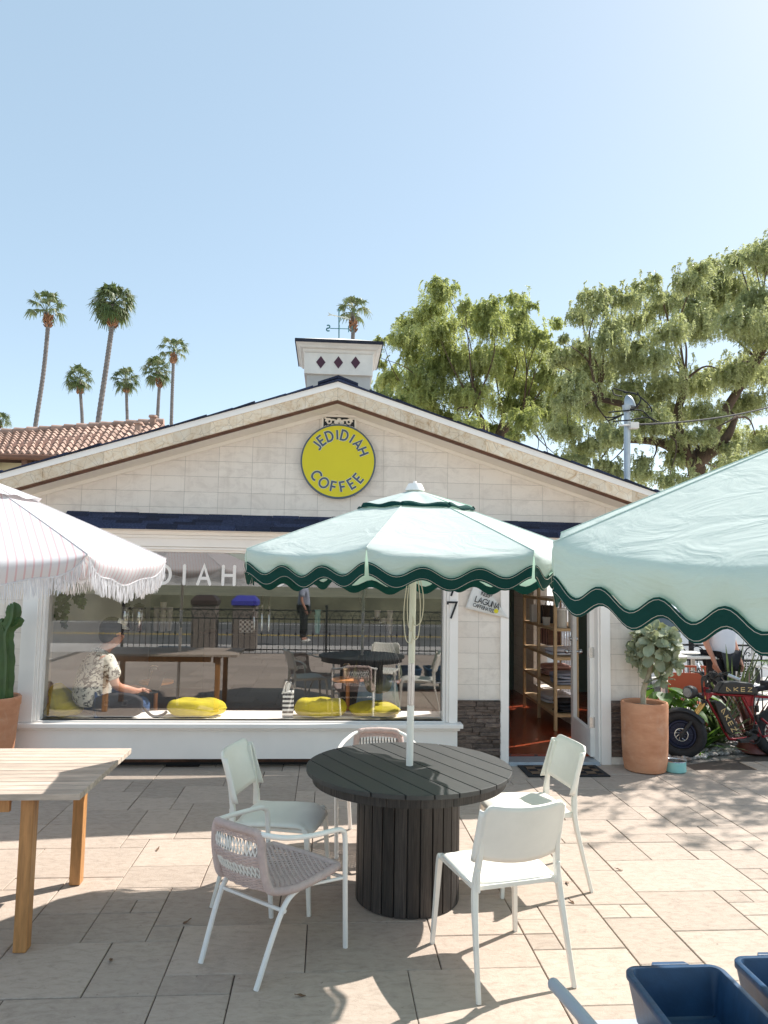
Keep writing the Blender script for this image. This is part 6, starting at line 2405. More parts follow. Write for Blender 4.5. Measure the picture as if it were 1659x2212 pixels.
# ------------------------------------------------------------------ things on the window seat
def cushion(label, c, r, h, seed, rot=None, sx=1.0, sy=0.8):
    t = thing('cushion', label, 'cushion', c, 0, 'yellow cushions on the window seat')
    g = random.Random(seed)
    ph = [g.uniform(0, 6) for _ in range(4)]
    C = Vector(c)
    rm = rot if rot is not None else Matrix.Identity(3)

    def f(u, v):
        a = 2 * PI * u
        th = PI * v
        rr = r * (math.sin(th) ** 0.55) * (1 + 0.03 * math.sin(3 * a + ph[0]))
        z = h / 2 * (abs(math.cos(th)) ** 0.8) * (1 if math.cos(th) > 0 else -1)
        z += 0.010 * math.sin(5 * a + ph[1]) * math.sin(th) + (0.012 * math.sin(7 * rr / r + ph[2]) if v < 0.5 else 0)
        return C + rm @ Vector((rr * math.cos(a) * sx, rr * math.sin(a) * sy, z + h / 2))
    m = MB()
    m.grid(f, 40, 18)
    b = obj('cover', m, MT['cushion'], t, smooth=70)
    m = MB()
    pts = []
    for k in range(48):
        a = 2 * PI * k / 48
        rr = r * (1 + 0.03 * math.sin(3 * a + ph[0])) * 1.005
        pts.append(C + rm @ Vector((rr * math.cos(a) * sx, rr * math.sin(a) * sy, h / 2 + 0.010 * math.sin(5 * a + ph[1]))))
    m.tube(pts, 0.0055, 6, closed=True)
    obj('piping', m, MT['cushion'], b, smooth=60)


yb = 7.46
q = lambda x, y: P(x, y, yb)
cushion('yellow cushion lying flat under another at the window corner', (q(134, 1550).x, yb, SZ + 0.003), 0.185, 0.125, 1)
cushion('crumpled yellow cushion propped upright behind the seated man', (q(122, 1515).x, yb + 0.04, SZ + 0.10), 0.185, 0.11, 2, Matrix.Rotation(rad(62), 3, 'Y') @ Matrix.Rotation(rad(15), 3, 'X'), 1.0, 0.9)
cushion('flat yellow cushion lying alone on the white window seat', (q(423, 1545).x, yb, SZ + 0.003), 0.285, 0.155, 3, None, 1.0, 0.62)
cushion('plump yellow cushion beside the striped paper bag', (q(691, 1545).x, yb, SZ + 0.003), 0.258, 0.165, 4, None, 1.0, 0.66)
cushion('yellow cushion squashed under the woman at the window', (q(810, 1548).x, yb + 0.06, SZ + 0.003), 0.258, 0.125, 5, None, 1.0, 0.8)
# striped paper bag
bx = P(622, 1553, 7.33)
bag = thing('paper_bag', 'small black and white striped paper bag on the window seat', 'bag', (bx.x, 7.33, SZ))
m = MB()
m.box(bx.x - 0.055, bx.x + 0.05, 7.30, 7.36, SZ + 0.003, SZ + 0.265)
b_ = obj('body', m, MT['banded_paper'], bag, bevel=0.002)
for yy in (7.30, 7.36):
    m = MB()
    m.tube(smooth_pts([(bx.x - 0.03, yy, SZ + 0.26), (bx.x - 0.028, yy, SZ + 0.33), (bx.x, yy, SZ + 0.355), (bx.x + 0.028, yy, SZ + 0.33), (bx.x + 0.03, yy, SZ + 0.26)], 5), 0.0035, 6)
    obj('handle', m, MT['black'], bag, smooth=60)
m = MB()
m.obox((bx.x - 0.02, 7.33, SZ + 0.29), (0.06, 0.006, 0.13), Matrix.Rotation(rad(18), 3, 'Y'))
obj('tissue', m, MT['paper'], bag)
# black bag
kx = P(252, 1550, 7.32)
bb = thing('shoulder_bag', 'soft black bag with buckles on the window seat in front of the man', 'bag', (kx.x, 7.34, SZ))
def bagf(u, v):
    a, th = 2 * PI * u, PI * v
    s = abs(math.sin(th)) ** 0.35
    return Vector((kx.x + 0.235 * s * math.copysign(abs(math.cos(a)) ** 0.5, math.cos(a)), 7.35 + 0.055 * s * math.copysign(abs(math.sin(a)) ** 0.7, math.sin(a)), SZ + 0.115 + 0.108 * math.copysign(abs(math.cos(th)) ** 0.6, math.cos(th)) * (1 - 0.12 * math.cos(2 * a))))
m = MB()
m.grid(bagf, 40, 16)
obj('body', m, MT['dark_cloth'], bb, smooth=60)
for dx in (-0.09, 0.075):
    m = MB()
    m.tube([(kx.x + dx - .022, 7.292, SZ + 0.13), (kx.x + dx + .022, 7.292, SZ + 0.13), (kx.x + dx + .022, 7.292, SZ + 0.17), (kx.x + dx - .022, 7.292, SZ + 0.17)], 0.0028, 6, closed=True)
    obj('buckle', m, MT['steel'], bb)
m = MB()
m.tube(smooth_pts([(kx.x + 0.23, 7.36, SZ + 0.1), (kx.x + 0.33, 7.34, SZ + 0.02), (kx.x + 0.42, 7.34, SZ + 0.03), (kx.x + 0.46, 7.36, SZ + 0.06)], 5), 0.014, 6)
obj('strap', m, MT['dark_cloth'], bb, smooth=60)


# small round side tables with iced drinks
def side_table(label, x, y, zt, dl):
    t = thing('side_table', label, 'side table', (x, y, 0.05), 0, 'small round wooden side tables indoors')
    m = MB()
    m.lathe([(0.17, 0), (0.18, 0.006), (0.18, 0.024), (0.17, 0.03)], (x, y, zt - 0.03), 36)
    obj('tabletop', m, MT['orange_wood'], t, smooth=35)
    m = MB()
    m.cyl((x, y, 0.06), (x, y, zt - 0.031), 0.022, seg=14)
    obj('stem', m, MT['orange_wood'], t, smooth=40)
    m = MB()
    m.lathe([(0.14, 0), (0.14, 0.012), (0.03, 0.03)], (x, y, 0.051), 28)
    obj('foot', m, MT['orange_wood'], t, smooth=35)
    d = thing('iced_drink', dl, 'drink', (x - 0.02, y - 0.04, zt))
    m = MB()
    c = (x - 0.02, y - 0.04, zt + 0.001)
    m.lathe([(0.031, 0.002), (0.040, 0.105)], c, 20)
    obj('coffee', m, MT['drink'], d, smooth=40)
    m = MB()
    m.lathe([(0.033, 0.0), (0.044, 0.135), (0.046, 0.137), (0.046, 0.145), (0.036, 0.160), (0.020, 0.165)], c, 20)
    obj('cup', m, MT['clear_cup'], d, smooth=40)


q1 = P(338, 1470, 8.15)
side_table('round wooden side table in front of the man with the laptop', q1.x, 8.15, q1.z, 'iced coffee in a clear cup beside the man with the laptop')
q2 = P(752, 1465, 8.15)
side_table('round wooden side table beside the woman with long hair', q2.x, 8.15, q2.z, 'iced coffee in a clear cup beside the woman with long hair')

# counter things, dimly seen through the glass
def dispenser(label, px, py0, py1, Y):
    a, b = P(px, py1, Y), P(px, py0, Y)
    z0 = 1.022
    h = max(0.3, b.z - z0)
    t = thing('coffee_dispenser', label, 'coffee dispenser', (a.x, Y, z0), 0, 'steel coffee dispensers on the counter')
    m = MB()
    m.lathe([(0.085, 0.002), (0.09, 0.01), (0.09, h * 0.78), (0.08, h * 0.84)], (a.x, Y, z0), 28)
    obj('vessel', m, MT['chrome_mirror'], t, smooth=40)
    m = MB()
    m.lathe([(0.06, h * 0.842), (0.075, h * 0.90), (0.05, h * 0.95), (0.02, h * 0.97), (0.02, h)], (a.x, Y, z0), 24)
    m.cyl((a.x, Y - 0.09, z0 + 0.10), (a.x, Y - 0.14, z0 + 0.09), 0.012)
    obj('lid', m, MT['black'], t, smooth=40)


dispenser('steel coffee dispenser standing behind the man in the cap', 268, 1300, 1340, 10.05)
dispenser('steel coffee dispenser further along the counter behind the man', 299, 1302, 1340, 10.05)
for k, (px, hh) in enumerate(((548, 0.30), (565, 0.36), (580, 0.34))):
    a = P(px, 1360, 10.1)
    c = thing('beer_tap', 'slim chromed tap tower on the cafe counter', 'tap', (a.x, 10.1, 1.022), 0, 'tap towers on the counter')
    m = MB()
    m.lathe([(0.04, 0.002), (0.04, 0.012), (0.022, 0.016), (0.022, hh), (0.012, hh + 0.02)], (a.x, 10.1, 1.022), 16)
    obj('tower', m, MT['chrome_mirror'], c, smooth=40)
    m = MB()
    m.tube([(a.x, 10.08, 1.022 + hh * 0.9), (a.x, 10.0, 1.022 + hh * 0.86), (a.x, 9.99, 1.022 + hh * 0.72)], 0.009, 8)
    m.cyl((a.x, 10.08, 1.022 + hh + 0.02), (a.x, 10.08, 1.022 + hh + 0.13), 0.012, 0.016)
    obj('handle', m, MT['black'], c, smooth=40)
for k, (px, Y, n) in enumerate(((338, 10.12, 4), (352, 10.0, 5), (366, 10.12, 4), (815, 9.95, 3), (829, 9.95, 2), (842, 9.95, 3), (686, 9.95, 4))):
    a = P(px, 1340, Y)
    mint = px == 686
    c = thing('cup_stack', 'stack of mint green paper cups on the cafe counter' if mint else 'stack of pale paper cups on the cafe counter', 'cups', (a.x, Y, 1.022), 0, None if mint else 'stacks of pale paper cups on the counter')
    for q in range(n):
        m = MB()
        m.lathe([(0.030, 0.0), (0.042, 0.098), (0.044, 0.10), (0.044, 0.106), (0.040, 0.106)], (a.x, Y, 1.023 + 0.107 * q if n < 4 else 1.023 + 0.07 * q), 18)
        obj('cup', m, MT['mint_cup'] if mint else MT['stone_white'], c, smooth=40)
a = P(532, 1350, 9.96)
ck_ = thing('checked_bag', 'small black and white chequered paper bag on the counter', 'bag', (a.x, 9.96, 1.022))
m = MB()
m.box(a.x - 0.09, a.x + 0.09, 9.92, 10.0, 1.024, 1.19)
obj('body', m, MT['checked_paper'], ck_)
m = MB()
m.tube(smooth_pts([(a.x - 0.04, 9.93, 1.19), (a.x, 9.93, 1.26), (a.x + 0.04, 9.93, 1.19)], 5), 0.003, 6)
obj('handle', m, MT['black'], ck_)

# ------------------------------------------------------------------ shelf unit inside the doorway
SX, SY = 2.60, 8.75
sh = thing('shelf_unit', 'open pale wood shelf unit with goods just inside the doorway', 'shelf', (SX - 0.2, SY + 0.7, 0.05))
x0, x1 = 2.15, 2.60
y0, y1, y2 = 8.35, 9.15, 10.0
p0, p1, p2 = P(1200, 1577, 8.5), P(1164, 1544, 9.3), P(1133, 1519, 10.1)
x0 = p0.x
xf = [p0.x, p1.x, p2.x]
yf = [8.5, 9.3, 10.1]
SWD = 0.52
lev = [0.23, 0.55, 0.88, 1.215, 1.555, 1.86]
for i in range(3):
    for dx in (0.0, SWD):
        m = MB()
        m.box(xf[i] + dx - 0.018, xf[i] + dx + 0.018, yf[i] - 0.018, yf[i] + 0.018, 0.05, 1.95)
        obj('post', m, MT['shelf_wood'], sh, bevel=0.002)
for z in lev:
    m = MB()
    m.add([(xf[0] - .01, yf[0] - .016, z - .022), (xf[0] + SWD, yf[0] - .016, z - .022), (xf[2] + SWD, yf[2], z - .022), (xf[2] - .01, yf[2], z - .022), (xf[0] - .01, yf[0] - .016, z + .01), (xf[0] + SWD, yf[0] - .016, z + .01), (xf[2] + SWD, yf[2], z + .01), (xf[2] - .01, yf[2], z + .01)],
          [(3, 2, 1, 0), (4, 5, 6, 7), (0, 1, 5, 4), (1, 2, 6, 5), (2, 3, 7, 6), (3, 0, 4, 7)])
    obj('shelf_board', m, MT['shelf_wood'], sh)


def folded(label, c, size, n, mat_, seed, rz=0.0):
    t = thing('folded_clothes', label, 'clothes', c, 0, 'folded clothes on the shelf unit')
    g = random.Random(seed)
    z = c[2]
    for k in range(n):
        h = g.uniform(0.028, 0.045)
        ph = g.uniform(0, 6)

        def f(u, v, z=z, h=h, ph=ph):
            a, th = 2 * PI * u, PI * v
            s = abs(math.sin(th)) ** 0.4
            ca_, sa_ = math.cos(a), math.sin(a)
            return Vector((c[0] + size[0] / 2 * s * math.copysign(abs(ca_) ** 0.45, ca_) * (1 + 0.05 * math.sin(3 * a + ph)), c[1] + size[1] / 2 * s * math.copysign(abs(sa_) ** 0.45, sa_), z + h / 2 + h / 2 * math.copysign(abs(math.cos(th)) ** 0.7, math.cos(th)) + 0.008 * math.sin(2 * a + ph) * s))
        m = MB()
        m.grid(f, 28, 10)
        obj('garment', m, mat_, t, smooth=60)
        z += h * 0.92


xs0 = xf[0] + 0.25
folded('dark folded clothes on the lowest shelf nearest the door', (xs0, 8.68, lev[0] + 0.012), (0.40, 0.30), 4, MT['dark_cloth'], 1)
folded('pale lilac folded clothes on the lowest shelf further inside', (xs0 + 0.06, 9.35, lev[0] + 0.012), (0.42, 0.5), 3, MT['white_cloth'], 2)
folded('grey folded clothes on the second shelf from the floor', (xs0, 8.75, lev[1] + 0.012), (0.42, 0.40), 4, MT['grey_cloth'], 3)
folded('dusty pink folded clothes on the second shelf further inside', (xs0 + 0.08, 9.5, lev[1] + 0.012), (0.40, 0.42), 4, MT['pink_cloth'], 4)
folded('white folded cloths draped on the third shelf', (xs0, 8.85, lev[2] + 0.012), (0.44, 0.52), 2, MT['white_cloth'], 5)
books = thing('notebook_row', 'row of brown notebooks standing on the third shelf', 'notebooks', (xs0, 9.2, lev[2] + 0.012))
g = random.Random(6)
for k in range(11):
    m = MB()
    y = 9.22 + k * 0.035
    m.box(xs0 - 0.12, xs0 - 0.12 + g.uniform(0.13, 0.17), y, y + 0.026, lev[2] + 0.08, lev[2] + 0.08 + g.uniform(0.17, 0.21))
    obj('notebook', m, MT['pink_cloth'] if k % 3 else MT['dark_wood_strip'], books)
for k in range(3):
    c = (xf[0] + 0.10 + 0.165 * k, 8.60, lev[3] + 0.012)
    t = thing('tin_canister', 'white canister with a lid on the fourth shelf', 'canister', c, 0, 'white canisters on the fourth shelf')
    m = MB()
    m.lathe([(0.066, 0.0), (0.070, 0.006), (0.070, 0.20), (0.066, 0.205)], c, 28)
    obj('body', m, MT['stone_white'], t, smooth=35)
    m = MB()
    m.lathe([(0.072, 0.206), (0.072, 0.226), (0.066, 0.232)], c, 28)
    obj('lid', m, MT['paper'], t, smooth=35)
for k, (dx, y, mt_, nm) in enumerate(((0.05, 9.75, 'paper', 'white paper carrier bag standing on the fourth shelf'), (0.10, 9.48, 'black', 'black paper carrier bag standing on the fourth shelf'))):
    x = xf[1] + 0.05 + dx
    t = thing('carrier_bag', nm, 'bag', (x, y, lev[3]))
    m = MB()
    m.box(x - 0.08, x + 0.10, y - 0.05, y + 0.05, lev[3] + 0.012, lev[3] + 0.24)
    obj('body', m, MT[mt_], t)
    m = MB()
    m.tube(smooth_pts([(x - 0.03, y - 0.05, lev[3] + 0.24), (x + 0.01, y - 0.05, lev[3] + 0.34), (x + 0.05, y - 0.05, lev[3] + 0.24)], 5), 0.004, 6)
    obj('handle', m, MT[mt_], t)
x, y = xf[0] + 0.06, 9.05
t = thing('brush_pot', 'grey pot of brushes on the fourth shelf', 'pot', (x, y, lev[3] + 0.012))
m = MB()
m.lathe([(0.04, 0.0), (0.05, 0.10), (0.045, 0.10)], (x, y, lev[3] + 0.012), 20)
obj('pot_body', m, MT['stone_white'], t, smooth=40)
m = MB()
for k in range(12):
    a = k * 2.4
    m.cyl((x + 0.02 * math.cos(a), y + 0.02 * math.sin(a), lev[3] + 0.08), (x + 0.05 * math.cos(a), y + 0.05 * math.sin(a), lev[3] + 0.26), 0.006, seg=6)
obj('brushes', m, MT['bark'], t)
# hanging white blind strips behind the shelves
bl = thing('white_blind', 'white vertical blind hanging behind the shelf unit', 'blind', (xf[0] + SWD + 0.1, 9.3, 0.3))
m = MB()
for k in range(17):
    y = 8.55 + k * 0.105
    m.box(xf[0] + SWD + 0.06, xf[0] + SWD + 0.064, y, y + 0.075, 0.25, 2.15)
obj('slats', m, mat('blind_white', (0.75, 0.76, 0.80), 0.7, var=0.05, transl=0.3), bl)

# ------------------------------------------------------------------ electric bike
BYY = 7.42
B = lambda cx, cy, dy=0.0: P((2600 + cx / 3.515) * 0.54004, (2700 + cy / 3.515) * 0.54004, BYY + dy)
bk = thing('electric_bike', 'dark red fat-tyred electric bike with black battery packs parked by the planting bed', 'bicycle', (B(440, 1190).x, BYY, 0))
hub = B(440, 905)
hub.z = 0.245
RW = 0.243
st_a = rad(24)       # front wheel turned
wx_, wy2 = Vector((math.cos(st_a), -math.sin(st_a), 0)), Vector((math.sin(st_a), math.cos(st_a), 0))


def torus(m, c, ux, uz, un, R_, r, n=56, k=14, knob=False, sq=1.0):
    vs, fs = [], []
    for i in range(n):
        a = 2 * PI * i / n
        er = ux * math.cos(a) + uz * math.sin(a)
        for q in range(k):
            b = 2 * PI * q / k
            rr = r * (1.05 if (knob and i % 2 and math.cos(b) > 0.3) else 1.0)
            vs.append(c + er * (R_ + rr * math.cos(b)) + un * (rr * sq * math.sin(b)))
    for i in range(n):
        for q in range(k):
            fs.append((i * k + q, ((i + 1) % n) * k + q, ((i + 1) % n) * k + (q + 1) % k, i * k + (q + 1) % k))
    m.add(vs, fs)


ZU = Vector((0, 0, 1))


def wheel(name, c, ux, un, disc):
    w = bpy.data.objects.new(name, None)
    COL.objects.link(w)
    w.parent = bk
    w.matrix_parent_inverse = parent_inv(bk)
    m = MB()
    torus(m, c, ux, ZU, un, RW - 0.052, 0.052, 72, 14, True)
    obj('tyre', m, MT['rubber'], w, smooth=60)
    m = MB()
    torus(m, c, ux, ZU, un, RW - 0.112, 0.020, 56, 10, False, 1.7)
    m.cyl(c - un * 0.045, c + un * 0.045, 0.03, seg=16)
    if disc:
        m.cyl(c - un * 0.016, c + un * 0.016, RW - 0.125, seg=40)
        for k in range(10):
            a = 2 * PI * k / 10
            d = ux * math.cos(a) + ZU * math.sin(a)
            m.bar(c + d * 0.03 - un * 0.02, c + d * 0.11 - un * 0.02, 0.012, 0.012, un)
    else:
        for k in range(24):
            a = 2 * PI * k / 24
            d = ux * math.cos(a) + ZU * math.sin(a)
            m.tube([c + un * (0.03 if k % 2 else -0.03), c + d * (RW - 0.12)], 0.0016, 4)
    obj('rim', m, mat('rim_blue', (0.012, 0.018, 0.05), 0.4, 0.3, var=0.2) if disc else MT['steel'], w, smooth=40)
    m = MB()
    cc2 = c - un * 0.052
    torus(m, cc2, ux, ZU, un, 0.062, 0.005, 40, 6, False, 0.5)
    for k in range(8):
        a = 2 * PI * k / 8
        d, d2 = ux * math.cos(a) + ZU * math.sin(a), ux * math.cos(a + .6) + ZU * math.sin(a + .6)
        m.tube([cc2 + d * 0.02, cc2 + (d + d2) * 0.022, cc2 + d2 * 0.06], 0.003, 4)
    obj('brake_disc', m, MT['steel'], w, smooth=40)


wheel('front_wheel', hub, wx_, wy2, True)
rear = Vector((hub.x + 1.06, BYY + 0.10, 0.245))
wheel('rear_wheel', rear, Vector((1, 0.08, 0)).normalized(), Vector((-0.08, 1, 0)).normalized(), False)
# front mudguard
m = MB()
def guard(u, v):
    a = rad(30 + 95 * u)
    er = wx_ * math.cos(a) + ZU * math.sin(a)
    return hub + er * (RW + 0.022) + wy2 * ((v - 0.5) * 0.12) - er * (0.03 * (2 * v - 1) ** 2)
m.grid(guard, 20, 6)
obj('mudguard', m, MT['black'], bk, smooth=60, solid=0.004)
# fork
head_t, head_b = B(790, 170), B(790, 335)
fk = MB()
fg = MB()
for s in (-1, 1):
    o = wy2 * (0.075 * s)
    top = B(760, 380) + o
    midp = (top * 0.45 + (hub + o) * 0.55)
    fg.cyl(top, midp, 0.015)
    fk.cyl(midp, hub + o, 0.019)
    fk.cyl(hub + o - wy2 * 0.012, hub + o + wy2 * 0.012, 0.024)
fg.cyl(B(770, 330), B(815, 190), 0.024)
fk.bar(B(760, 385) - wy2 * 0.09, B(760, 385) + wy2 * 0.09, 0.05, 0.035)
fk.bar(B(810, 215) - wy2 * 0.08, B(810, 215) + wy2 * 0.08, 0.045, 0.03)
frk = obj('fork', fk, MT['black'], bk, smooth=40)
obj('stanchion', fg, MT['gold'], frk, smooth=40)
# frame
m = MB()
m.cyl(head_b, head_t, 0.028)
m.cyl(B(745, 330), B(775, 165), 0.018)
m.tube(smooth_pts([B(800, 340), B(950, 600), B(1080, 850), B(1140, 900), B(1300, 895), B(1550, 845)], 6), 0.0145, 10)
m.tube([B(815, 262), B(1100, 278), B(1500, 300), B(1800, 325), rear + Vector((-0.05, 0, 0.42))], 0.0145, 10)
m.tube(smooth_pts([B(1290, 310), B(1400, 520), B(1485, 690), B(1555, 850)], 6), 0.0155, 10)
for s in (-1, 1):
    m.tube([B(1540, 850) + Vector((0, 0.06 * s, 0)), rear + Vector((0, 0.075 * s, 0))], 0.012, 8)
    m.tube([B(1530, 600) + Vector((0, 0.05 * s, 0)), rear + Vector((0, 0.075 * s, 0))], 0.012, 8)
m.prism([tuple((p.x, p.z)) for p in (B(1310, 300), B(1450, 305), B(1445, 430), B(1380, 440))], (0, BYY - 0.012, 0), (1, 0, 0), (0, 0, 1), (0, 1, 0), 0.024)
m.prism([tuple((p.x, p.z)) for p in (B(790, 270), B(870, 275), B(860, 300), B(800, 340))], (0, BYY - 0.016, 0), (1, 0, 0), (0, 0, 1), (0, 1, 0), 0.032)
obj('frame', m, MT['bike_red'], bk, smooth=40)


def pack(poly, word_, p0, p1, size, half):
    m = MB()
    pts = [B(x, y) for x, y in poly]
    m.prism([(p.x, p.z) for p in pts], (0, BYY - half, 0), (1, 0, 0), (0, 0, 1), (0, 1, 0), 2 * half)
    b = obj('battery', m, mat('battery_black', (0.02, 0.017, 0.015), 0.45, var=0.2), bk, bevel=0.012, seg=3)
    a, e_ = B(*p0), B(*p1)
    a.y = e_.y = BYY - half - 0.001
    d = (e_ - a).normalized()
    up = Vector((-d.z, 0, d.x))
    m = MB()
    x = 0.0
    L = (e_ - a).length
    ws = {'A': 0.7, 'K': 0.65, 'E': 0.6, 'Z': 0.65}
    sc = L / (size * (sum(ws[c] for c in word_) + 0.5 * (len(word_) - 1)))
    for ch in word_:
        wch = ws[ch] * size * sc
        o = a + d * x
        if ch == 'A':
            pls = [[(0.0, 0.0), (0.0, 1.0), (1.0, 0.0)], [(0.0, 0.0), (0.45, 0.0)]]
        elif ch == 'K':
            pls = [[(0, 0), (0, 1)], [(1, 1), (0.15, 0.5), (1, 0)]]
        elif ch == 'E':
            pls = [[(1, 1), (0, 1), (0, 0), (1, 0)], [(0, 0.5), (1, 0.5)]]
        else:
            pls = [[(0, 1), (1, 1), (0, 0), (1, 0)]]
        for qn, pl in enumerate(pls):
            m.ribbon([(u * wch, v * size) for u, v in pl], size * 0.17, o + Vector((0, -0.0002 * qn, 0)), d, up, (0, -1, 0), 0.0016)
        x += wch + 0.5 * size * sc
    obj('lettering', m, MT['gold_print'], b)
    m = MB()
    q = B(*poly[0])
    return b


pack([(905, 245), (945, 170), (995, 95), (1180, 85), (1390, 108), (1455, 175), (1480, 265), (1000, 255)], 'AKEZ', (1035, 212), (1390, 222), 0.038, 0.055)
pack([(868, 370), (965, 360), (1030, 420), (1195, 690), (1185, 790), (1110, 835), (1040, 795), (930, 540)], 'AKEZ', (965, 490), (1125, 790), 0.046, 0.05)
# headlight
m = MB()
hl = B(570, 240)
ld = (Vector((-0.85, -0.55, -0.02))).normalized()
lu = ZU
lsd = ld.cross(lu).normalized()
prof = [(0.0, 0.055), (0.058, 0.05), (0.066, 0.04), (0.066, -0.01), (0.055, -0.05), (0.03, -0.075), (0.0, -0.08)]
vs, fs = [], []
K = 28
for r, t_ in prof:
    for k in range(K):
        a = 2 * PI * k / K
        vs.append(hl + ld * t_ + (lsd * math.cos(a) + lu * math.sin(a)) * r)
for i in range(len(prof) - 1):
    for k in range(K):
        fs.append((i * K + k, i * K + (k + 1) % K, (i + 1) * K + (k + 1) % K, (i + 1) * K + k))
m.add(vs, fs)
m.tube([hl + Vector((0.03, 0, 0)), B(700, 300), B(770, 330)], 0.02, 8)
h_ = obj('headlight', m, MT['black'], bk, smooth=40)
m = MB()
m.lathe([(0.0, 0.0), (0.05, 0.0), (0.045, 0.006), (0.0, 0.010)], (0, 0, 0), 24)
m.v = [tuple(hl + ld * (0.054 + p[2]) + lsd * p[0] + lu * p[1]) for p in m.v]
obj('lens', m, mat('lens_dark', (0.10, 0.11, 0.12), 0.15, 0.4, var=0.2), h_, smooth=40)
# handlebar, B coordinates continue the same crop upwards
m = MB()
stem = B(800, 130)
m.cyl(B(800, 170), stem, 0.02)
pts = smooth_pts([B(700, -90, -0.30), B(740, -20, -0.22), B(800, 40, -0.08), B(815, 60), B(860, 40, 0.10), B(1060, 30, 0.22), B(1280, 80, 0.26)], 6)
hb = [Vector(p) for p in (B(690, -85, 0.25), B(730, -10, 0.14), B(770, 60, 0.04), stem, B(880, 60, -0.05), B(1000, -10, -0.16), B(1100, 0, -0.22))]
m.tube(smooth_pts(hb, 6), 0.012, 8)
hbo = obj('handlebar', m, MT['black'], bk, smooth=50)
for a, b in ((B(1100, 0, -0.22), B(1265, 70, -0.30)), (B(690, -85, 0.25), B(672, -150, 0.36))):
    m = MB()
    m.cyl(a, b, 0.018, 0.017, 12)
    obj('grip', m, MT['galvanised'], hbo, smooth=40)
m = MB()
for a, b, c_ in ((B(990, 0, -0.16), B(1060, -30, -0.2), B(1150, -40, -0.22)), (B(735, -20, 0.14), B(650, -40, 0.18), B(560, -60, 0.2))):
    m.tube(smooth_pts([a, b, c_], 4), 0.007, 6)
    m.sphere(a, 0.025, 10, 8)
m.obox(B(840, 40, -0.02), (0.08, 0.05, 0.05))
m.obox(B(900, 20, -0.05), (0.10, 0.06, 0.07), Matrix.Rotation(0.4, 3, 'Y'))
obj('levers', m, MT['black'], hbo, smooth=40)
m = MB()
for k in range(5):
    dy = 0.03 * k - 0.06
    m.tube(smooth_pts([B(960, 0, dy), B(900 - 30 * k, -60 + 20 * k, dy), B(760 - 10 * k, 60, dy), B(740, 200 + 20 * k, dy), B(760, 330, dy)], 5), 0.0045, 6)
obj('cables', m, MT['black'], bk, smooth=60)
# seat post, saddle, drive side
m = MB()
m.tube(smooth_pts([B(1480, 200), B(1700, 180), B(2000, 210)], 5), 0.03, 8)
m.obox(B(1950, 150), (0.5, 0.22, 0.08))
obj('saddle', m, MT['dark_cloth'], bk, bevel=0.025, seg=3)
m = MB()
bbx = B(1420, 850)
m.cyl(bbx - Vector((0, 0.07, 0)), bbx + Vector((0, 0.07, 0)), 0.03, seg=16)
torus(m, bbx - Vector((0, 0.05, 0)), Vector((1, 0, 0)), ZU, Vector((0, 1, 0)), 0.07, 0.006, 40, 6)
m.bar(bbx - Vector((0, 0.08, 0)), B(1310, 920, -0.08), 0.012, 0.028)
m.obox(B(1305, 925, -0.12), (0.09, 0.08, 0.022))
m.bar(bbx + Vector((0, 0.08, 0)), B(1530, 780, 0.08), 0.012, 0.028)
obj('crank', m, MT['black'], bk, smooth=40)
m = MB()
for a in ((1480, 190), (1500, 430), (1500, 560), (1490, 700)):
    m.cyl(B(a[0], a[1], -0.03), B(a[0] + 10, a[1] + 90, -0.03), 0.02, 0.018)
m.tube(smooth_pts([B(1480, 250, -0.03), B(1460, 420, -0.04), B(1470, 600, -0.04), B(1450, 760, -0.04)], 5), 0.006, 6)
obj('shock', m, MT['black'], bk, smooth=40)
m = MB()
a = B(1450, 1000, 0.25)
m.lathe([(0.14, 0.0), (0.17, 0.02), (0.16, 0.05), (0.12, 0.14), (0.10, 0.15)], (a.x, a.y, 0.0), 32)
t = thing('brown_planter', 'low red-brown bowl planter among the pebbles under the bike', 'planter', (a.x, a.y, 0))
obj('bowl', m, mat('brown_glaze', (0.15, 0.04, 0.03), 0.4, var=0.2), t, smooth=40)
m = MB()
m.lathe([(0.098, 0.0), (0.098, 0.01)], (a.x, a.y, 0.145), 24)
obj('soil', m, MT['soil'], t)

# ------------------------------------------------------------------ seating beyond the bike
FX = lambda x, y, Y: P(x, y, Y)
a, b = P(1428, 1421, 8.75), P(1560, 1421, 8.75)
tw = thing('cafe_table', 'white square table beyond the potted shrub', 'table', ((a.x + b.x) / 2, 9.1, 0))
zt = a.z
m = MB()
m.box(a.x, b.x, 8.75, 9.45, zt - 0.012, zt + 0.018)
obj('tabletop', m, MT['white_plastic'], tw, bevel=0.005)
for x in (a.x + 0.05, b.x - 0.05):
    for y in (8.82, 9.38):
        m = MB()
        m.box(x - 0.02, x + 0.02, y - 0.02, y + 0.02, -0.10, zt - 0.0125)
        obj('leg', m, MT['white_plastic'], tw)
m = MB()
m.obox((b.x - 0.25, 8.95, zt + 0.024), (0.25, 0.18, 0.008))
tag(obj('black_folder', m, MT['black']), 'thin black folder lying on the white table', 'folder')


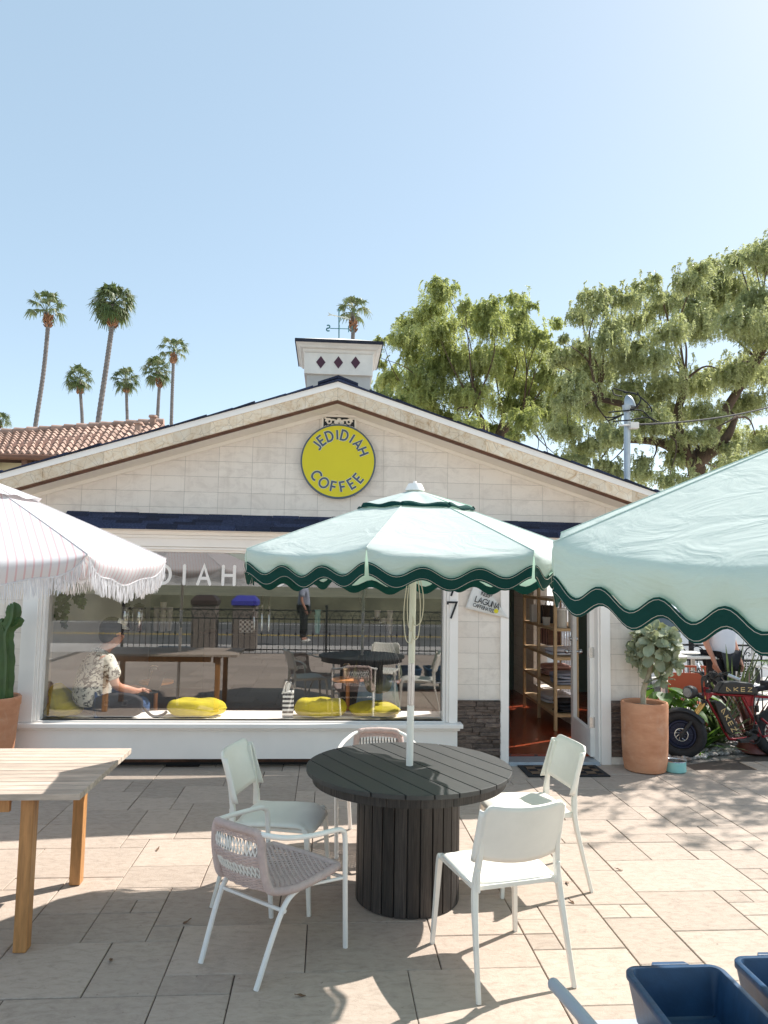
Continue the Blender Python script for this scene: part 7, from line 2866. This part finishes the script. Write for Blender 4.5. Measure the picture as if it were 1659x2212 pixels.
def metal_chair(label, X, Y, rz):
    t = thing('metal_chair', label, 'chair', (X, Y, -0.05), rz, 'orange-red metal chairs beyond the bike')
    m = MB()
    m.box(-0.20, 0.20, -0.20, 0.20, 0.44, 0.455)
    obj('seat', m, MT['orange_red'], t, bevel=0.006, local=True)
    m = MB()
    m.box(-0.20, 0.20, -0.215, -0.203, 0.58, 0.80)
    for k in range(6):
        x = -0.17 + k * 0.068
        m.box(x - 0.008, x + 0.008, -0.214, -0.204, 0.8005, 0.86)
    m.box(-0.20, 0.20, -0.216, -0.202, 0.8605, 0.885)
    obj('backrest', m, MT['orange_red'], t, bevel=0.003, local=True)
    for sx in (-1, 1):
        m = MB()
        m.tube([(sx * 0.20, 0.20, 0.0), (sx * 0.195, 0.18, 0.45)], 0.012, 8)
        obj('leg', m, MT['orange_red'], t, local=True)
        m = MB()
        m.tube([(sx * 0.20, -0.28, 0.0), (sx * 0.20, -0.20, 0.45), (sx * 0.205, -0.215, 0.88)], 0.012, 8)
        obj('leg', m, MT['orange_red'], t, local=True)
    return t


c = P(1467, 1500, 8.55)
mc = metal_chair('orange-red metal chair with its back to us against the white table', c.x, 8.5, rad(-8))
dup(mc, (P(1405, 1500, 8.6).x, 8.75, -0.05), rad(-75), 'orange-red metal chair half hidden behind the potted shrub')
w_ = P(1612, 1400, 9.2)
wick = thing('white_armchair', 'white woven armchair behind the person in the white T-shirt', 'chair', (w_.x + 0.2, 9.6, 0))
X = w_.x + 0.22
m = MB()
for sx in (-1, 1):
    for y in (9.35, 9.85):
        m.tube([(X + sx * 0.26, y, -0.1), (X + sx * 0.26, y, 0.66 if y < 9.5 else 0.95)], 0.018, 8)
    m.tube([(X + sx * 0.26, 9.35, 0.66), (X + sx * 0.26, 9.85, 0.66)], 0.018, 8)
obj('frame', m, MT['white_metal'], wick)
m = MB()
for k in range(14):
    m.tube([(X - 0.26, 9.86, 0.45 + 0.035 * k), (X + 0.26, 9.86, 0.45 + 0.035 * k)], 0.006, 5)
    m.tube([(X - 0.25 + 0.038 * k, 9.86, 0.42), (X - 0.25 + 0.038 * k, 9.86, 0.95)], 0.006, 5)
m.box(X - 0.25, X + 0.25, 9.36, 9.84, 0.40, 0.43)
obj('weave', m, MT['fringe'], wick)

# wrought iron fence between the seating and the street
def iron_fence(label, a, b, h, n):
    t = thing('iron_fence', label, 'fence', tuple(a))
    a, b = Vector(a), Vector(b)
    d = (b - a).normalized()
    L = (b - a).length
    m = MB()
    for z in (0.08, h - 0.20, h):
        m.tube([a + ZU * z, b + ZU * z], 0.014, 6)
    obj('rail', m, MT['black_iron'], t)
    m = MB()
    k = 0
    x = 0.0
    while x < L:
        p = a + d * x
        m.tube([p, p + ZU * (h - 0.2)], 0.008, 5)
        if k % 3 == 0:
            m.sphere(p + ZU * h * 0.45, 0.022, 8, 6, (1, 1, 1.8))
        x += 0.13
        k += 1
    obj('balusters', m, MT['black_iron'], t)
    m = MB()
    x = 0.0
    while x < L - 0.25:
        c = a + d * (x + 0.13) + ZU * (h - 0.19)
        m.tube([c + d * (0.125 * math.cos(q)) + ZU * (0.17 * math.sin(q)) for q in [PI * i / 14 for i in range(15)]], 0.008, 5)
        for s in (-1, 1):
            m.tube([c + d * s * (0.05 + 0.045 * (1 - i / 18) * math.cos(0.7 * i / 2)) + ZU * (0.06 + 0.045 * (1 - i / 18) * math.sin(0.7 * i / 2)) for i in range(18)], 0.006, 5)
        x += 0.26
    obj('scrolls', m, MT['black_iron'], t)
    for q in (a, (a + b) / 2, b):
        m = MB()
        m.box(q.x - 0.025, q.x + 0.025, q.y - 0.025, q.y + 0.025, -0.1, h + 0.08)
        m.sphere(q + ZU * (h + 0.10), 0.035, 10, 8)
        obj('post', m, MT['black_iron'], t)


iron_fence('black wrought iron fence with scrolls beyond the white table', (3.6, 9.75, -0.08), (6.3, 9.75, -0.08), 1.02, 3)
iron_fence('black wrought iron fence along the pavement seen only in the window reflection', (-4.6, -2.75, 0.0), (4.6, -2.75, 0.0), 0.98, 3)

# parked white car at the kerb beyond
car = thing('parked_car', 'white car parked beyond the fence at the corner', 'car', (5.2, 12.6, -0.1))
def carf(u, v):
    prof = [(-2.1, 0.35), (-2.1, 0.72), (-1.85, 0.92), (-0.95, 1.02), (-0.25, 1.42), (0.9, 1.46), (1.5, 1.10), (2.05, 1.0), (2.15, 0.6), (2.1, 0.32)]
    t_ = u * (len(prof) - 1)
    i = min(int(t_), len(prof) - 2)
    f = t_ - i
    x = prof[i][0] + (prof[i + 1][0] - prof[i][0]) * f
    z = prof[i][1] + (prof[i + 1][1] - prof[i][1]) * f
    w = 0.86 - 0.16 * max(0, (z - 0.95) / 0.5)
    return Vector((5.6 + x, 12.8 + (2 * v - 1) * w, z - 0.1))
m = MB()
m.grid(carf, 36, 2)
n0 = len(m.v)
for v in (0, 1):
    ringp = [carf(i / 36, v) for i in range(37)]
    m.add(ringp, [tuple(range(37)) if v else tuple(range(36, -1, -1))])
obj('body', m, MT['car_white'], car, bevel=0.02)
for s in (-1, 1):
    m = MB()
    m.prism([(-0.80, 1.02), (-0.22, 1.36), (0.85, 1.40), (1.35, 1.08)], (5.6, 12.8 + s * 0.80, -0.1), (1, 0, 0), (0, 0, 1), (0, s, 0), 0.012)
    obj('side_window', m, MT['car_glass'], car)
    for x in (-1.35, 1.35):
        m = MB()
        c = Vector((5.6 + x, 12.8 + s * 0.80, 0.22))
        torus(m, c, Vector((1, 0, 0)), ZU, Vector((0, 1, 0)), 0.24, 0.09, 36, 10)
        m.cyl(c - Vector((0, 0.08, 0)), c + Vector((0, 0.08, 0)), 0.19, seg=24)
        obj('wheel', m, MT['rubber'], car, smooth=40)
m = MB()
m.add([carf(3 / 9 + 0.01, 0.08) + Vector((-0.02, 0, 0.012)), carf(3 / 9 + 0.01, 0.92) + Vector((-0.02, 0, 0.012)), carf(4 / 9 - 0.01, 0.9) + Vector((-0.02, 0, 0.012)), carf(4 / 9 - 0.01, 0.1) + Vector((-0.02, 0, 0.012))], [(0, 1, 2, 3)])
obj('windscreen', m, MT['car_glass'], car)

# ------------------------------------------------------------------ service mast on the roof
U0 = P(1353, 1040, 8.0)
U1 = P(1353.5, 885, 8.0)
mast = thing('service_mast', 'grey galvanised electrical mast with a hooded top on the roof slope', 'mast', tuple(U0))
m = MB()
rm_ = 0.031
m.cyl(U0 - ZU * 0.4, U1, rm_, seg=20)
m.cyl(U0 + Vector((rm_ + 0.008, 0, 0)), U1 + Vector((rm_ + 0.008, 0, -0.02)), 0.007, seg=8)
m.cyl(U0 - ZU * 0.10, U0 + ZU * 0.02, 0.07, 0.036, 20)
obj('pole', m, MT['galvanised'], mast, smooth=40)
m = MB()
top = U1
def hood(u, v):
    a = 2 * PI * u
    th = v * PI * 0.5
    x = 0.064 * math.cos(a) * math.cos(th * 0.98) + 0.030 * (1 - v) + 0.012
    return top + Vector((x, 0.05 * math.sin(a) * math.cos(th * 0.98), 0.04 + 0.13 * math.sin(th)))
m.grid(hood, 24, 10)
m.lathe([(rm_ + 0.004, -0.03), (rm_ + 0.012, 0.0), (rm_ + 0.018, 0.05)], tuple(top), 24)
obj('weatherhead', m, MT['galvanised'], mast, smooth=50)
m = MB()
C_ = lambda cx, cy, dy=0.0: P((2200 + cx / 1.9025) * 0.54004, (900 + cy / 1.9025) * 0.54004, 8.0 + dy)
m.obox(C_(635, 1527, -0.05), (0.10, 0.08, 0.07))
m.tube([C_(520, 1525, -0.07), C_(660, 1520, -0.07)], 0.012, 8)
obj('insulator', m, MT['old_white'], mast, bevel=0.008)
m = MB()
for pts in ([(660, 1270), (690, 1330), (650, 1390), (610, 1400)], [(560, 1275), (640, 1280), (700, 1320), (765, 1385), (775, 1425)], [(480, 1240), (560, 1265), (660, 1290)], [(475, 1250), (490, 1290), (550, 1305)], [(445, 1425), (560, 1415), (690, 1410), (760, 1465), (830, 1500)], [(420, 1460), (480, 1465), (560, 1440)], [(445, 1490), (500, 1470), (560, 1440)], [(480, 1495), (600, 1485), (740, 1465), (800, 1500)]):
    m.tube(smooth_pts([C_(x, y, -0.075) for x, y in pts], 6), 0.008, 6)
obj('loose_wires', m, MT['black_iron'], mast, smooth=60)
m = MB()
e0, e1 = C_(665, 1518, -0.06), P(1760, 845, 12.0)
pts = []
for k in range(25):
    t_ = k / 24
    p = e0.lerp(e1, t_)
    p.z -= 0.5 * t_ * (1 - t_)
    pts.append(p)
m.tube(pts, 0.011, 6)
tag(obj('power_cable', m, MT['black_iron']), 'twisted black power cable running from the mast out of the picture', 'cable')

# ------------------------------------------------------------------ neighbouring house with a clay tile roof
nh = thing('neighbour_house', 'cream house with a clay tile roof beyond the cafe', 'house', (-12, 20, 0))
A0, A1 = P(-160, 978, 17.5), P(300, 990, 17.5)
B0, B1 = P(-160, 950, 22.5), P(352, 914, 22.5)
B1.z += 0.0
m = MB()
nc, nr = 30, 9
dA, dB = (A1 - A0), (B1 - B0)
nrm_ = (dA.cross(B0 - A0)).normalized()
if nrm_.z < 0:
    nrm_ = -nrm_
for j_ in range(nr):
    v0, v1 = j_ / nr, (j_ + 1.12) / nr
    for i in range(nc):
        u0, u1 = i / nc, (i + 1) / nc
        pl = []
        for q in range(7):
            f = q / 6
            u = u0 + (u1 - u0) * f
            hgt = 0.065 * math.sin(PI * min(1, f / 0.66)) if f < 0.66 else -0.018 * math.sin(PI * (f - 0.66) / 0.34)
            for v, lift in ((v0, 0.045), (v1, 0.0)):
                p = (A0 + dA * u).lerp(B0 + dB * u, v) + nrm_ * (hgt + lift)
                pl.append(p)
        m.add(pl, [(2 * q, 2 * q + 2, 2 * q + 3, 2 * q + 1) for q in range(6)])
        # tile butt edge
        low = [pl[2 * q] for q in range(7)]
        m.add(low + [p - nrm_ * 0.06 for p in low], [(q, q + 7, q + 8, q + 1) for q in range(6)])
rf_ = obj('roof', m, MT['clay_tile'], nh, smooth=50, recalc=False)
m = MB()
L = (B1 - B0).length
k = int(L / 0.36)
for i in range(k):
    a_ = B0.lerp(B1, i / k)
    b_ = B0.lerp(B1, (i + 1.08) / k)
    m.tube([a_ + nrm_ * 0.06, b_ + nrm_ * 0.02], [0.13, 0.115], 10)
obj('ridge_tiles', m, MT['clay_tile'], rf_, smooth=50)
m = MB()
m.add([A0 - ZU * 0.06, A1 - ZU * 0.06, B1 - ZU * 0.08, B0 - ZU * 0.08], [(0, 1, 2, 3)])
m.add([B0, B1, B1 + Vector((1.5, 4, -1.6)), B0 + Vector((-1, 4, -1.6))], [(0, 1, 2, 3)])
m.add([A1, B1, B1 + Vector((1.5, 4, -1.6)), A1 + Vector((3, 3, 0))], [(0, 1, 2, 3)])
obj('roof_deck', m, MT['dark_wood_strip'], rf_)
m = MB()
m.tube([A0 + Vector((0, -0.06, -0.05)), A1 + Vector((0, -0.06, -0.05))], 0.07, 8)
obj('gutter', m, MT['dark_wood_strip'], nh, smooth=50)
m = MB()
x = A0.x + 0.3
while x < A1.x:
    z = A0.z + (A1.z - A0.z) * (x - A0.x) / (A1.x - A0.x)
    m.box(x - 0.06, x + 0.06, 17.5, 18.3, z - 0.24, z - 0.10)
    x += 0.95
obj('rafter_tails', m, MT['dark_wood_strip'], nh)
m = MB()
m.box(A0.x - 2, A1.x + 2.5, 18.2, 25, -0.1, min(A0.z, A1.z) - 0.08)
obj('wall', m, MT['stucco_yellow'], nh)
for (px, py) in ((330, 905), (298, 920)):
    c = P(px, py + 8, 22.0 if px > 310 else 21.0)
    m = MB()
    m.cyl(c - ZU * 0.25, c + ZU * 0.16, 0.09, seg=14)
    m.cyl(c + ZU * 0.16, c + ZU * 0.22, 0.13, 0.12, 14)
    obj('vent_pipe', m, MT['clay_tile'], nh, smooth=40)

# ------------------------------------------------------------------ what the glass mirrors behind the viewer
def bin_(label, X, Y, lid):
    t = thing('litter_bin', label, 'litter bin', (X, Y, 0))
    m = MB()
    m.box(X - 0.28, X + 0.28, Y - 0.28, Y + 0.28, 0.0, 1.05)
    obj('body', m, MT['aggregate'], t, bevel=0.02)
    m = MB()
    m.add([(X - .31, Y - .31, 1.052), (X + .31, Y - .31, 1.052), (X + .31, Y + .31, 1.052), (X - .31, Y + .31, 1.052), (X - .31, Y - .31, 1.16), (X + .31, Y - .31, 1.16), (X + .31, Y + .31, 1.16), (X - .31, Y + .31, 1.16), (X - .2, Y - .2, 1.28), (X + .2, Y - .2, 1.28), (X + .2, Y + .2, 1.28), (X - .2, Y + .2, 1.28)],
          [(3, 2, 1, 0), (0, 1, 5, 4), (1, 2, 6, 5), (2, 3, 7, 6), (3, 0, 4, 7), (4, 5, 9, 8), (5, 6, 10, 9), (6, 7, 11, 10), (7, 4, 8, 11), (8, 9, 10, 11)])
    obj('lid', m, lid, t, bevel=0.01)


bin_('stone litter bin with a brown lid seen only as a reflection', -2.9, -3.6, mat('lid_brown', (0.06, 0.035, 0.03), 0.5))
bin_('stone litter bin with a blue lid seen only as a reflection', -1.95, -3.6, mat('lid_blue', (0.06, 0.06, 0.42), 0.5))
